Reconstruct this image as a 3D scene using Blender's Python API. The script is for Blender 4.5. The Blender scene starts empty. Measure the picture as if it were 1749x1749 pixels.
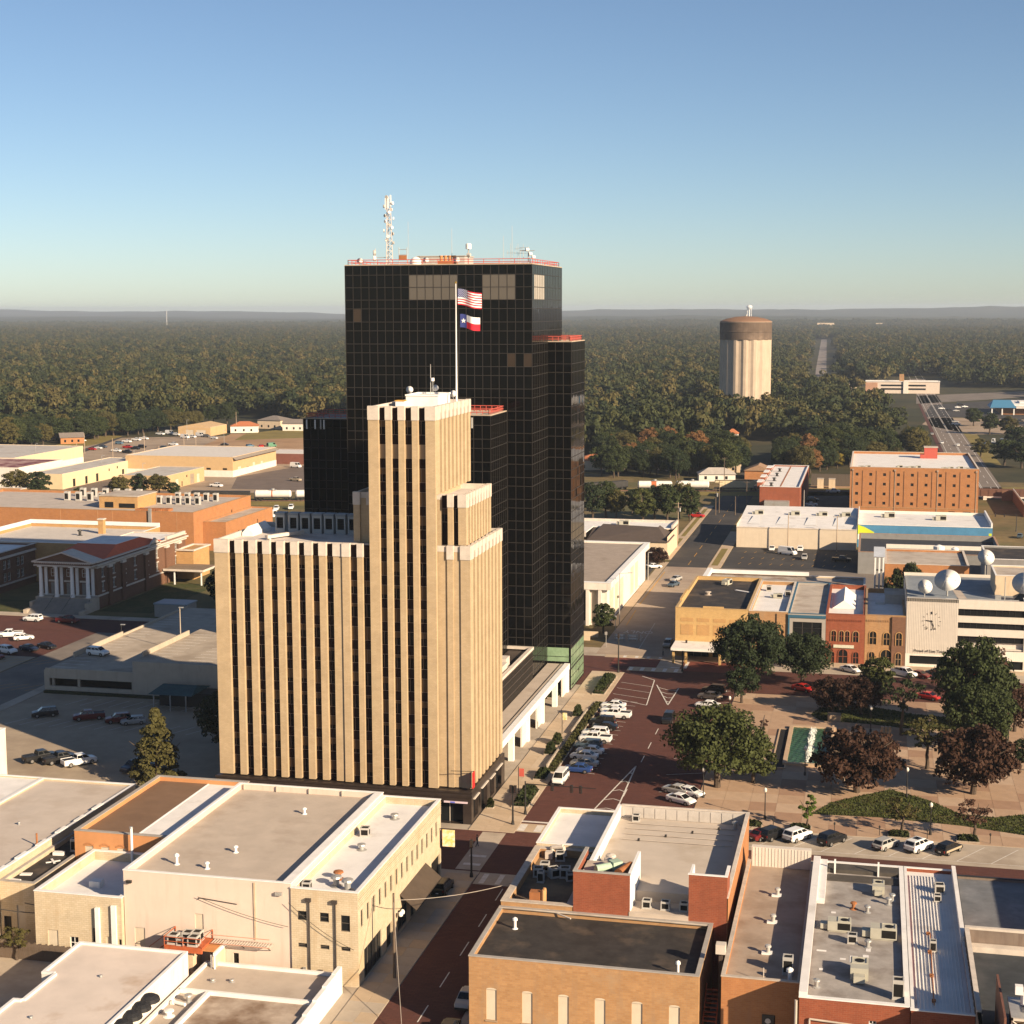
import bpy, math, random
import numpy as np
from mathutils import Matrix, Vector
R_ = math.radians
random.seed(7)
rng = np.random.default_rng(11)
S = bpy.context.scene
COL = S.collection

# ------------------------------------------------------------------ camera, sky, sun, exposure
# metric world: X along the tower fronts, Y down the streets away from the camera, Z up; the drone hovers 76 m above the ground
cam = bpy.data.cameras.new('camera')
cam.sensor_width = 36; cam.lens = 55.57; cam.clip_start = 1; cam.clip_end = 60000
co = bpy.data.objects.new('camera', cam); COL.objects.link(co)
co.rotation_mode = 'QUATERNION'
co.matrix_world = Matrix.Translation((0, 0, 76)) @ Matrix.Rotation(R_(12.85), 4, 'Z') @ Matrix.Rotation(R_(90 - 7.323), 4, 'X') @ Matrix.Rotation(R_(-0.14), 4, 'Z')
S.camera = co
SUN_EL, SUN_AZ = 23.0, 121.5          # azimuth clockwise from +Y
w = bpy.data.worlds.new('World'); S.world = w; w.use_nodes = True
nt = w.node_tree; nt.nodes.clear()
sky = nt.nodes.new('ShaderNodeTexSky'); sky.sky_type = 'NISHITA'; sky.sun_disc = False
sky.sun_elevation = R_(SUN_EL); sky.sun_rotation = R_(SUN_AZ); sky.altitude = 1500
sky.air_density = 0.9; sky.dust_density = 1.1; sky.ozone_density = 2.2
bg = nt.nodes.new('ShaderNodeBackground'); bg.inputs[1].default_value = 0.05
out = nt.nodes.new('ShaderNodeOutputWorld')
nt.links.new(sky.outputs[0], bg.inputs[0]); nt.links.new(bg.outputs[0], out.inputs[0])
sl = bpy.data.lights.new('sun', 'SUN'); sl.energy = 4.7; sl.angle = R_(0.5); sl.color = (1.0, 0.80, 0.56)
so = bpy.data.objects.new('sun', sl); COL.objects.link(so)
_el, _az = R_(SUN_EL), R_(SUN_AZ)
to_sun = Vector((math.sin(_az) * math.cos(_el), math.cos(_az) * math.cos(_el), math.sin(_el)))
so.rotation_euler = to_sun.to_track_quat('Z', 'Y').to_euler(); so.location = to_sun * 400
vs = S.view_settings
vs.view_transform = 'Standard'; vs.look = 'None'; vs.gamma = 1.0; vs.exposure = 1.1; vs.use_curve_mapping = False
S.cycles.max_bounces = 5; S.cycles.diffuse_bounces = 2; S.cycles.glossy_bounces = 3; S.cycles.transmission_bounces = 3
S.cycles.volume_bounces = 0; S.cycles.transparent_max_bounces = 4; S.cycles.use_denoising = True
S.cycles.sample_clamp_indirect = 6

# ------------------------------------------------------------------ mesh helper
class MB:
    def __init__(s): s.v = []; s.f = []; s.m = []
    def quad(s, a, b, c, d, m=0):
        i = len(s.v); s.v += [a, b, c, d]; s.f.append((i, i+1, i+2, i+3)); s.m.append(m)
    def poly(s, pts, m=0):
        i = len(s.v); s.v += list(pts); s.f.append(tuple(range(i, i+len(pts)))); s.m.append(m)
    def box(s, x0, x1, y0, y1, z0, z1, m=0, bottom=True):
        i = len(s.v)
        s.v += [(x0,y0,z0),(x1,y0,z0),(x1,y1,z0),(x0,y1,z0),(x0,y0,z1),(x1,y0,z1),(x1,y1,z1),(x0,y1,z1)]
        fs = [(0,1,5,4),(1,2,6,5),(2,3,7,6),(3,0,4,7),(4,5,6,7)] + ([(3,2,1,0)] if bottom else [])
        s.f += [tuple(i+k for k in f) for f in fs]; s.m += [m]*len(fs)
    def rbox(s, cx, cy, lx, ly, z0, z1, a=0, m=0):
        c, n = math.cos(a), math.sin(a); i = len(s.v)
        for z in (z0, z1):
            for (u, v) in ((-1,-1),(1,-1),(1,1),(-1,1)):
                x, y = u*lx/2, v*ly/2; s.v.append((cx+c*x-n*y, cy+n*x+c*y, z))
        fs = [(0,1,5,4),(1,2,6,5),(2,3,7,6),(3,0,4,7),(4,5,6,7),(3,2,1,0)]
        s.f += [tuple(i+k for k in f) for f in fs]; s.m += [m]*6
    def prism(s, pts, z0, z1, m=0, mt=None, bottom=False):
        i = len(s.v); n = len(pts)
        s.v += [(x,y,z0) for x,y in pts] + [(x,y,z1) for x,y in pts]
        for k in range(n):
            j = (k+1) % n; s.f.append((i+k, i+j, i+n+j, i+n+k)); s.m.append(m)
        s.f.append(tuple(i+n+k for k in range(n))); s.m.append(m if mt is None else mt)
        if bottom: s.f.append(tuple(i+n-1-k for k in range(n))); s.m.append(m)
    def tube(s, p, q, r0, r1=None, n=8, m=0, caps=True):
        r1 = r0 if r1 is None else r1
        p, q = Vector(p), Vector(q); d = (q-p).normalized()
        u = d.orthogonal().normalized(); v = d.cross(u); i = len(s.v)
        for c, r in ((p, r0), (q, r1)):
            for k in range(n):
                a = 2*math.pi*k/n; s.v.append(tuple(c + u*(r*math.cos(a)) + v*(r*math.sin(a))))
        for k in range(n):
            j = (k+1) % n; s.f.append((i+k, i+j, i+n+j, i+n+k)); s.m.append(m)
        if caps:
            s.f.append(tuple(i+n+k for k in range(n))); s.m.append(m); s.f.append(tuple(i+n-1-k for k in range(n))); s.m.append(m)
    def lathe(s, prof, cx=0, cy=0, n=16, m=0):
        i = len(s.v)
        for r, z in prof:
            for k in range(n):
                a = 2*math.pi*k/n; s.v.append((cx+r*math.cos(a), cy+r*math.sin(a), z))
        for p in range(len(prof)-1):
            for k in range(n):
                j = (k+1) % n; s.f.append((i+p*n+k, i+p*n+j, i+(p+1)*n+j, i+(p+1)*n+k)); s.m.append(m)
        s.f.append(tuple(i+(len(prof)-1)*n+k for k in range(n))); s.m.append(m)
    def face(s, o, u, W, z0, z1, ops=(), dep=0.25, m=0, mr=None):
        """wall face with real recessed openings; ops = (u0, u1, za, zb); outward normal is (uy, -ux)"""
        nx, ny = u[1], -u[0]; mr = m if mr is None else mr
        us = sorted({0.0, W} | {a for q in ops for a in q[:2] if 0 < a < W}); zs = sorted({z0, z1} | {a for q in ops for a in q[2:4] if z0 < a < z1})
        P = lambda a, z, d=0: (o[0]+u[0]*a-nx*d, o[1]+u[1]*a-ny*d, z)
        for za, zb in zip(zs, zs[1:]):
            run = None
            for ua, ub in zip(us, us[1:]):
                cu, cz = (ua+ub)/2, (za+zb)/2
                hole = any(q[0] < cu < q[1] and q[2] < cz < q[3] for q in ops)
                if hole:
                    if run is not None: s.quad(P(run,za),P(ua,za),P(ua,zb),P(run,zb),m); run = None
                elif run is None: run = ua
            if run is not None: s.quad(P(run,za),P(W,za),P(W,zb),P(run,zb),m)
        for q in ops:
            a, b, c, e = q[:4]
            s.quad(P(a,c),P(b,c),P(b,c,dep),P(a,c,dep),mr); s.quad(P(a,e,dep),P(b,e,dep),P(b,e),P(a,e),mr)
            s.quad(P(a,c,dep),P(a,e,dep),P(a,e),P(a,c),mr); s.quad(P(b,c),P(b,e),P(b,e,dep),P(b,c,dep),mr)
    def mesh(s, name, mats, smooth=False):
        me = bpy.data.meshes.new(name); me.from_pydata(s.v, [], s.f)
        for mt in (mats if isinstance(mats, (list, tuple)) else [mats]): me.materials.append(mt)
        if any(s.m): me.polygons.foreach_set('material_index', s.m)
        if smooth: me.polygons.foreach_set('use_smooth', [True]*len(s.f))
        me.update(); return me
    def build(s, name, mats, parent=None, loc=(0,0,0), rz=0, smooth=False):
        return place(name, s.mesh(name, mats, smooth), parent, loc, rz)

def place(name, me, parent=None, loc=(0,0,0), rz=0):
    o = bpy.data.objects.new(name, me); COL.objects.link(o)
    o.location = loc if len(loc) == 3 else (loc[0], loc[1], 0)
    if rz: o.rotation_euler = (0, 0, rz)
    if parent is not None: o.parent = parent
    return o
def tag(o, label=None, cat=None, group=None, kind=None):
    if label: o['label'] = label
    if cat: o['category'] = cat
    if group: o['group'] = group
    if kind: o['kind'] = kind
    return o
def thing(name, label, cat, loc=(0,0,0), rz=0, group=None):
    return tag(place(name, None, None, loc, rz), label, cat, group)
def struct(name, mb, mats): return tag(mb.build(name, mats), kind='structure')
def dup(root, loc, rz=0, label=None, paint=None):
    """copy of a thing with its parts and sub-parts"""
    r = root.copy(); COL.objects.link(r); r.location = loc; r.rotation_euler = (0, 0, rz)
    if label: r['label'] = label
    for ch in root.children:
        c = ch.copy(); COL.objects.link(c); c.parent = r
        for g in ch.children:
            d = g.copy(); COL.objects.link(d); d.parent = c
    return r

# ------------------------------------------------------------------ procedural materials
MATS = {}
def _nodes(name):
    m = bpy.data.materials.new(name); m.use_nodes = True; t = m.node_tree; t.nodes.clear()
    o = t.nodes.new('ShaderNodeOutputMaterial'); b = t.nodes.new('ShaderNodeBsdfPrincipled')
    t.links.new(b.outputs[0], o.inputs[0]); return m, t, b
def _mix(t, fac, a, b, mode='MIX'):
    x = t.nodes.new('ShaderNodeMix'); x.data_type = 'RGBA'; x.blend_type = mode
    for sock, val in ((x.inputs[0], fac), (x.inputs[6], a), (x.inputs[7], b)):
        if hasattr(val, 'links'): t.links.new(val, sock)
        else: sock.default_value = val if not isinstance(val, tuple) else (*val, 1)
    return x.outputs[2]
def _noise(t, co, scale, detail=4, rough=.55):
    n = t.nodes.new('ShaderNodeTexNoise'); n.inputs['Scale'].default_value = scale; n.inputs['Detail'].default_value = detail; n.inputs['Roughness'].default_value = rough
    t.links.new(co, n.inputs['Vector']); return n.outputs[0]
def _ramp(t, fac, a, b):
    r = t.nodes.new('ShaderNodeMapRange'); r.inputs[1].default_value = a; r.inputs[2].default_value = b; t.links.new(fac, r.inputs[0]); return r.outputs[0]
def _map(t, co, sx, sy, sz):
    p = t.nodes.new('ShaderNodeMapping'); p.inputs['Scale'].default_value = (sx, sy, sz); t.links.new(co, p.inputs[0]); return p.outputs[0]
def mat(name, col, rough=.85, var=.16, sc=.6, stain=None, ss=.16, sa=.62, streak=None, spec=.25, metal=0, bump=0, obj=True):
    """base colour with fine grain, blotchy stains of their own colour and vertical streaks"""
    if name in MATS: return MATS[name]
    m, t, b = _nodes(name); tc = t.nodes.new('ShaderNodeTexCoord'); c = tc.outputs['Object']
    dark = tuple(x*(1-var) for x in col); lite = tuple(min(1, x*(1+var*.7)) for x in col)
    f = _ramp(t, _noise(t, c, sc, 6, .65), .3, .7); o = _mix(t, f, dark, lite)
    if stain:
        g = _ramp(t, _noise(t, c, ss, 5, .6), sa-.08, sa+.12); o = _mix(t, g, o, stain)
    if streak:
        g = _ramp(t, _noise(t, _map(t, c, 1.3, 1.3, .12), .9, 4, .7), .52, .78); o = _mix(t, g, o, streak)
    t.links.new(o, b.inputs['Base Color']); b.inputs['Roughness'].default_value = rough
    b.inputs['Specular IOR Level'].default_value = spec; b.inputs['Metallic'].default_value = metal
    if bump:
        u = t.nodes.new('ShaderNodeBump'); u.inputs['Strength'].default_value = bump; u.inputs['Distance'].default_value = .05
        t.links.new(_noise(t, c, 6, 4), u.inputs['Height']); t.links.new(u.outputs[0], b.inputs['Normal'])
    MATS[name] = m; return m
def brick(name, c1, c2, mortar, bw=.42, bh=.16, stain=None, flat=False, sa=.6, streak=None):
    if name in MATS: return MATS[name]
    m, t, b = _nodes(name); tc = t.nodes.new('ShaderNodeTexCoord'); c = tc.outputs['Object']
    if not flat:
        sp = t.nodes.new('ShaderNodeSeparateXYZ'); t.links.new(c, sp.inputs[0]); ad = t.nodes.new('ShaderNodeMath'); t.links.new(sp.outputs[0], ad.inputs[0]); t.links.new(sp.outputs[1], ad.inputs[1])
        cb = t.nodes.new('ShaderNodeCombineXYZ'); t.links.new(ad.outputs[0], cb.inputs[0]); t.links.new(sp.outputs[2], cb.inputs[1]); v = cb.outputs[0]
    else: v = c
    bt = t.nodes.new('ShaderNodeTexBrick'); t.links.new(v, bt.inputs[0]); bt.inputs['Scale'].default_value = 1
    bt.inputs['Brick Width'].default_value = bw; bt.inputs['Row Height'].default_value = bh; bt.inputs['Mortar Size'].default_value = bh*.07
    bt.inputs['Color1'].default_value = (*c1, 1); bt.inputs['Color2'].default_value = (*c2, 1); bt.inputs['Mortar'].default_value = (*mortar, 1)
    f = _ramp(t, _noise(t, c, .5, 6, .65), .3, .75); o = _mix(t, f, bt.outputs[0], _mix(t, .22, bt.outputs[0], (0, 0, 0)))
    if stain: o = _mix(t, _ramp(t, _noise(t, c, .22, 5, .6), sa-.06, sa+.1), o, stain)
    if streak: o = _mix(t, _ramp(t, _noise(t, _map(t, c, 1.3, 1.3, .12), .9, 4, .7), .52, .8), o, streak)
    t.links.new(o, b.inputs['Base Color']); b.inputs['Roughness'].default_value = .9; b.inputs['Specular IOR Level'].default_value = .2
    MATS[name] = m; return m
def plain(name, col, rough=.5, spec=.5, metal=0, emit=0):
    if name in MATS: return MATS[name]
    m, t, b = _nodes(name); b.inputs['Base Color'].default_value = (*col, 1); b.inputs['Roughness'].default_value = rough
    b.inputs['Specular IOR Level'].default_value = spec; b.inputs['Metallic'].default_value = metal
    if emit: b.inputs['Emission Color'].default_value = (*col, 1); b.inputs['Emission Strength'].default_value = emit
    MATS[name] = m; return m
def leafmat(name, c1, c2, c3, per=True):
    if name in MATS: return MATS[name]
    m, t, b = _nodes(name)
    a = t.nodes.new('ShaderNodeAttribute'); a.attribute_name = 'tint'
    oi = t.nodes.new('ShaderNodeObjectInfo'); ad = t.nodes.new('ShaderNodeMath'); ad.operation = 'MULTIPLY_ADD'; ad.inputs[1].default_value = .45
    t.links.new(oi.outputs['Random'], ad.inputs[0]); t.links.new(a.outputs['Fac'], ad.inputs[2]); fr = t.nodes.new('ShaderNodeMath'); fr.operation = 'FRACT'; t.links.new(ad.outputs[0], fr.inputs[0])
    r = t.nodes.new('ShaderNodeValToRGB'); t.links.new(fr.outputs[0], r.inputs[0])
    e = r.color_ramp.elements; e[0].color = (*c1, 1); e[0].position = .15; e[1].color = (*c2, 1); e[1].position = .6; n = e.new(.93); n.color = (*c3, 1)
    tc = t.nodes.new('ShaderNodeTexCoord'); f = _ramp(t, _noise(t, tc.outputs['Object'], .55, 4), .3, .72)
    o = _mix(t, f, _mix(t, .38, r.outputs[0], (0, 0, 0)), r.outputs[0])
    t.links.new(o, b.inputs['Base Color']); b.inputs['Roughness'].default_value = .7; b.inputs['Specular IOR Level'].default_value = .15
    MATS[name] = m; return m

beige = brick('beige_brick', (.50,.375,.235), (.46,.34,.205), (.40,.30,.19), .5, .2)
cream_cap = mat('cream_cap', (.56,.49,.42), sc=.8)
black_glass = plain('black_glass', (.003,.003,.003), .04, .16)
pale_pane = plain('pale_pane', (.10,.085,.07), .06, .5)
brown_pane = plain('brown_pane', (.035,.022,.014), .06, .5)
bronze = plain('bronze_mullion', (.034,.029,.025), .5, .3, .2)
dark_granite = mat('dark_granite', (.035,.026,.022), .35, .3, 1.5, spec=.5)
red_paint = mat('red_paint', (.50,.10,.075), .5)
white_paint = mat('white_paint', (.74,.72,.69), .6, .08, .7, stain=(.55,.52,.47), sa=.68)
white_roof = mat('white_roof', (.72,.69,.66), .7, .10, .35, stain=(.50,.46,.42), ss=.2, sa=.66)
cream_roof = mat('cream_roof', (.46,.385,.315), .85, .12, .3, stain=(.36,.29,.23), ss=.14, sa=.6)
tan_roof = mat('tan_roof', (.44,.38,.32), .9, .16, .3, stain=(.31,.25,.20), ss=.18, sa=.56)
gray_roof = mat('gray_gravel_roof', (.33,.30,.275), .92, .24, .5, stain=(.20,.17,.15), ss=.3, sa=.56)
brown_roof = mat('brown_roof', (.19,.115,.07), .9, .12, .4, stain=(.15,.09,.055), ss=.15, sa=.6)
black_roof = mat('black_tar_roof', (.038,.033,.03), .8, .4, .5, stain=(.10,.075,.055), ss=.22, sa=.58)
metal = mat('galvanised_metal', (.40,.39,.37), .45, .15, 1.2, stain=(.30,.25,.2), metal=.4, spec=.5)
grey_ac = mat('grey_ac_paint', (.42,.40,.37), .5, .14, 1)
dark_void = plain('dark_opening', (.012,.011,.01), .6, .2)
win_glass = plain('window_glass', (.012,.013,.014), .12, .14)
win_frame = mat('window_frame_paint', (.10,.085,.07), .6)
white_frame = plain('white_window_frame', (.72,.70,.66), .5)
concrete = mat('concrete', (.40,.335,.265), .9, .13, .4, stain=(.29,.235,.18), ss=.12, sa=.58)
conc_wall = mat('concrete_wall', (.44,.37,.29), .85, .1, .5, streak=(.36,.29,.22))
plaza_tan = mat('plaza_paving', (.40,.27,.18), .9, .14, .5, stain=(.30,.20,.14), ss=.1, sa=.58)
walk_tan = mat('sidewalk_paving', (.47,.36,.25), .9, .12, .6, stain=(.38,.28,.19), ss=.15, sa=.58)
brick_road = brick('red_brick_paving', (.125,.048,.036), (.10,.038,.03), (.07,.035,.028), .9, .4, stain=(.085,.036,.03), flat=True, sa=.56)
bright_brick = brick('bright_brick_paving', (.22,.065,.045), (.19,.055,.038), (.12,.05,.04), .9, .4, flat=True)
asphalt = mat('asphalt', (.048,.044,.042), .9, .2, .5, stain=(.07,.062,.055), ss=.1, sa=.56)
old_asphalt = mat('worn_asphalt', (.19,.16,.135), .92, .14, .3, stain=(.13,.11,.095), ss=.08, sa=.55)
line_white = mat('white_road_paint', (.62,.58,.53), .8, .2, 1.5)
line_yellow = mat('yellow_road_paint', (.55,.30,.06), .8, .2, 1.5)
red_brick = brick('red_brick', (.30,.085,.042), (.25,.068,.035), (.28,.13,.08), .5, .2, streak=(.2,.06,.035))
orange_brick = brick('orange_brick', (.43,.19,.075), (.38,.16,.065), (.40,.22,.11), .5, .2, stain=(.36,.17,.08), streak=(.33,.16,.08))
tan_brick = brick('tan_brick', (.44,.25,.115), (.37,.20,.09), (.36,.24,.14), .55, .22, stain=(.33,.22,.13), streak=(.30,.19,.11))
yellow_brick = brick('yellow_brick', (.56,.36,.15), (.50,.32,.13), (.46,.32,.17), .5, .2, streak=(.42,.28,.13))
gold_brick = brick('gold_brick', (.50,.29,.115), (.44,.25,.10), (.42,.28,.15), .6, .25, streak=(.38,.23,.11))
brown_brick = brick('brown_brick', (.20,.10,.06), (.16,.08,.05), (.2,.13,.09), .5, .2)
white_brick = brick('whitewashed_brick', (.60,.50,.36), (.55,.45,.31), (.44,.35,.24), .6, .25, stain=(.45,.33,.2), sa=.62, streak=(.44,.34,.22))
pink_stucco = mat('pink_stucco', (.60,.49,.41), .9, .06, .4, streak=(.53,.42,.34))
cream_stucco = mat('cream_stucco', (.60,.47,.33), .9, .1, .5, streak=(.48,.36,.24))
white_stucco = mat('white_stucco', (.68,.62,.55), .85, .08, .5, streak=(.56,.50,.43))
ribbed_panel = mat('ribbed_cream_panel', (.60,.54,.47), .8, .06, 1, streak=(.54,.48,.41))
wood_dark = mat('weathered_wood', (.13,.095,.07), .9, .3, 1.2, streak=(.2,.15,.1))
steel_dark = plain('dark_steel', (.03,.028,.026), .5, .5, .3)
water_green = plain('fountain_water', (.03,.11,.06), .12, .5)

def buildw(mb, name, mats, parent, smooth=False):
    """part authored in world coordinates, stored in its thing's own coordinates"""
    l = parent.location
    if parent.parent is not None: l = l + parent.parent.location
    mb.v = [(x-l[0], y-l[1], z-l[2]) for x, y, z in mb.v]
    return mb.build(name, mats, parent, smooth=smooth)

# ------------------------------------------------------------------ striped beige tower
T = thing('striped_tower', 'tall stepped office tower of beige brick piers with dark window strips, topped by a flagpole', 'office tower', (-96.6, 219.8, 0))
bt_h = lambda d, z, D=0: 0
WIN, SPN = [], []
def win_mesh(kind, w=1.13, h=2.1):
    m = MB(); b = {0: 0, 1: .45, 2: 1.0, 3: .7, 4: .22}[kind]
    zb = h-.06-(h-.12)*b
    if b < 1: m.quad((0,0,.06),(w,0,.06),(w,0,zb),(0,0,zb),0)
    if b > 0: m.quad((0,0,zb),(w,0,zb),(w,0,h-.06),(0,0,h-.06),1)
    m.box(0,w,-.05,.02,0,.06,2); m.box(0,w,-.05,.02,h-.06,h,2); m.box(w*.28,w*.28+.05,-.03,.02,.06,h-.06,2)
    return m.mesh('window', [plain('tower_glass',(.008,.005,.004),.2,.08), plain('tower_blind',(.085,.052,.026),.5,.1), plain('tower_bar',(.16,.11,.08),.5)])
WV = [win_mesh(k) for k in (0,0,1,2,3,4)]
_s = MB(); _s.quad((0,0,0),(1.13,0,0),(1.13,0,1),(0,0,1)); SPM = _s.mesh('spandrel', plain('tower_spandrel',(.016,.007,.005),.5,.06))
_s = MB(); _s.quad((0,0,0),(1.13,0,0),(1.13,0,1),(0,0,1)); TPM = _s.mesh('tan_panel', mat('tan_panel',(.27,.20,.13),.5))
stuffw = MB()
def strip(o, u, z0, z1, wd=1.13, hide=0, lead=True):
    """one recessed window strip from the top down: dark head panel, then window and spandrel floor by floor"""
    rz = math.atan2(u[1], u[0]); n = (u[1], -u[0]); dep = .62
    p = lambda z: (o[0]-n[0]*dep+96.6, o[1]-n[1]*dep-219.8, z)
    def put(me, name, z, h, lst):
        if len(lst) < 300:
            q = place(name, me, T, p(z), rz); q.scale = (wd/1.13, 1, h if me in (SPM, TPM) else 1); lst.append(q)
        else:
            x, y, _ = p(z); stuffw.quad((x,y,z),(x+u[0]*wd,y+u[1]*wd,z),(x+u[0]*wd,y+u[1]*wd,z+h),(x,y,z+h), 0 if lst is WIN else 1)
    z = z1-.25-1.85; put(SPM, 'spandrel', z, 1.85, SPN); k = 0
    while z-2.1 > z0:
        z -= 2.1; t = TPM if (lead and z1 > 60 and k == 1) else None
        put(t or random.choice(WV), 'tan_panel' if t else 'window', z, 2.1, WIN); k += 1
        h = min(1.38, z-z0)
        if h <= .05: break
        z -= h; put(SPM, 'spandrel', z, h, SPN)
    if z > z0+.05: put(SPM, 'spandrel', z0, z-z0, SPN)
def pier(x0, x1, y0, y1, z0, z1, cap=True):
    m = MB(); m.box(x0,x1,y0,y1,z0,z1,bottom=False); buildw(m, 'pier', beige, T)
def block(front_piers, y, depth, z0, z1, xr=None, rdepth=None):
    """front row of piers with strips between; front_piers = [(x0, x1), ...]"""
    for a, b in front_piers: pier(a, b, y, y+.66, z0, z1)
    m = MB()
    for a, b in front_piers: m.box(a-.06, b+.06, y-.1, y+.6, z1-2.0, z1+.02, 0)
    for (a, b), (c, d) in zip(front_piers, front_piers[1:]): strip((b, y), (1,0), z0, z1, c-b)
    return m
capm = MB()
A = [(-96.5,-94.3)]+[(-94.3+1.16+2.22*k, -94.3+2.22*(k+1)) for k in range(7)]+[(-77.6,-76.15)]
B = [(-76.149,-75.0),(-73.8,-72.95)]
TW = [(-71.75,-70.2),(-69.1,-68.25),(-67.15,-66.25),(-65.1,-64.2),(-63.05,-61.6)]
RT = [(-60.2,-59.3),(-58.15,-56.7)]
Z0 = 5.2
caps = [block(A, 220.5, 20, Z0, 41.6)]
for a, b in B: pier(a, b, 220.3, 221, Z0, 41.6)
for a, b in ((-75.0,-73.8),(-72.95,-71.75)): strip((a,220.3),(1,0),Z0,41.6,b-a)
c = MB()
for a, b in B: c.box(a-.02,b+.06,220.2,220.85,39.6,41.62)
caps.append(c)
caps.append(block(TW, 220.1, 20, Z0, 62.0))
for a, b in RT: pier(a, b, 221.0, 221.66, Z0, 41.6)
strip((-61.35,221.0),(1,0),Z0,41.6,1.13); strip((-59.3,221.0),(1,0),Z0,41.6,1.13)
c = MB()
for a, b in RT: c.box(a-.06,b+.06,220.9,221.6,39.6,41.62)
# second step, right and left of the shaft
for a, b in ((-60.3,-59.5),(-58.7,-57.5)): pier(a, b, 221.9, 222.5, 41.6, 49.1); c.box(a-.05,b+.05,221.8,222.45,47.2,49.12)
strip((-61.3,221.9),(1,0),41.6,49.1,.98); strip((-59.5,221.9),(1,0),41.6,49.1,.8)
for a, b in ((-74.9,-73.9),(-72.8,-72.2)): pier(a, b, 222.2, 222.8, 41.6, 49.1); c.box(a-.05,b+.05,222.1,222.75,47.2,49.12)
strip((-73.9,222.2),(1,0),41.6,49.1,1.1); strip((-72.2,222.2),(1,0),41.6,49.1,.5)
# right-hand faces
def rface(x, ys, w0, n, pitch, wd, z0, z1, yend):
    prev = ys
    for k in range(n):
        s0 = ys+w0+k*pitch; pier(x-.66, x, prev, s0, z0, z1); c.box(x-.6, x+.1, prev-.04, s0+.04, z1-2.0, z1+.02)
        strip((x, s0), (0,1), z0, z1, wd, lead=False); prev = s0+wd
    pier(x-.66, x, prev, yend, z0, z1); c.box(x-.6, x+.1, prev-.04, yend, z1-2.0, z1+.02)
rface(-56.7, 221.66, 1.1, 8, 2.28, 1.13, Z0, 41.6, 241.3)
rface(-57.5, 222.5, .7, 8, 1.75, .95, 41.6, 49.1, 237.4)
rface(-61.6, 220.76, 1.9, 8, 2.25, 1.13, 49.1, 62.0, 240.8)
for q in caps: c.v, c.f, c.m = c.v + q.v, c.f + [tuple(i+len(c.v) for i in f) for f in q.f], c.m + q.m
buildw(c, 'pier_caps', cream_cap, T)['kind'] = 'stuff'
m = MB()
m.box(-96.4,-57.4,221.2,241.2,Z0,40.7); m.box(-74.6,-58.2,222.6,237.3,40.7,48.2); m.box(-71.5,-62.3,221,240.7,48.2,61.0)
buildw(m, 'core', beige, T)
m = MB()
for x0,x1,y0,y1,z in ((-96.3,-57.4,221.2,241.2,40.72),(-74.6,-58.2,222.6,237.3,48.22),(-71.5,-62.3,221,240.7,61.02)): m.box(x0,x1,y0,y1,z,z+.05)
buildw(m, 'roof', mat('tower_roof',(.62,.55,.49),.85,.14,.4,stain=(.42,.35,.3)), T)
m = MB()
def ring(m, x0,x1,y0,y1,z0,z1,t):
    m.box(x0,x1,y0,y0+t,z0,z1); m.box(x0,x1,y1-t,y1,z0,z1); m.box(x0,x0+t,y0+t,y1-t,z0,z1); m.box(x1-t,x1,y0+t,y1-t,z0,z1)
ring(m,-96.45,-56.75,221.17,241.25,40.7,41.55,.35); ring(m,-74.7,-57.6,222.55,237.35,48.2,49.05,.3); ring(m,-71.6,-61.7,220.77,240.75,61,61.95,.35)
buildw(m, 'parapet', cream_cap, T)
if stuffw.f:
    o = stuffw.build('side_glazing', [MATS['tower_glass'], MATS['tower_spandrel']], T); o['kind'] = 'stuff'
# dark granite base with shop openings
m = MB()
X0, X1, Y0, Y1 = -96.9, -56.4, 219.8, 241.4
m.face((X0,Y0),(1,0),X1-X0,0,5.0,[(34.6,39.2,.05,3.2),(27,32.8,.05,3.2),(19,25,.05,3.2),(10,16,.05,3.2)],1.2,0)
m.face((X1,Y0),(0,1),Y1-Y0,0,5.0,[(1.2,4.2,.6,3.6),(6.0,9.8,.05,3.8),(11.6,14.4,.6,3.6),(15.6,19.4,.05,3.8)],.6,0)
m.face((X0,Y1),(0,-1),Y1-Y0,0,5.0); m.face((X1,Y1),(-1,0),X1-X0,0,5.0)
m.quad((X0,Y0,5),(X1,Y0,5),(X1,Y1,5),(X0,Y1,5)); m.box(X0-.1,X1+.1,Y0-.12,Y0-.002,4.1,4.5); m.box(X0-.1,X1+.1,Y0-.1,Y0-.002,4.75,5.05)
buildw(m, 'base', dark_granite, T)
m = MB()
for u0,u1 in ((34.6,39.2),(27,32.8),(19,25),(10,16)): m.quad((X0+u0,Y0+1.1,.05),(X0+u1,Y0+1.1,.05),(X0+u1,Y0+1.1,3.2),(X0+u0,Y0+1.1,3.2)); m.box((X0+u0+u1)/2*1 if 0 else X0+(u0+u1)/2-.04, X0+(u0+u1)/2+.04, Y0+1.0,Y0+1.08,.05,3.2,1)
for u0,u1,za,zb in ((1.2,4.2,.6,3.6),(6.0,9.8,.05,3.8),(11.6,14.4,.6,3.6),(15.6,19.4,.05,3.8)): m.quad((X1-.55,Y0+u0,za),(X1-.55,Y0+u1,za),(X1-.55,Y0+u1,zb),(X1-.55,Y0+u0,zb)); m.box(X1-.02,X1+.25,Y0+u0-.1,Y0+u1+.1,zb,zb+.16,1)
buildw(m, 'shop_front', [win_glass, cream_cap], T)
m = MB(); m.box(-60.6,-57.0,219.62,219.79,3.25,3.5,0); m.box(-59.6,-58.9,219.60,219.615,3.28,3.47,1)
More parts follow.
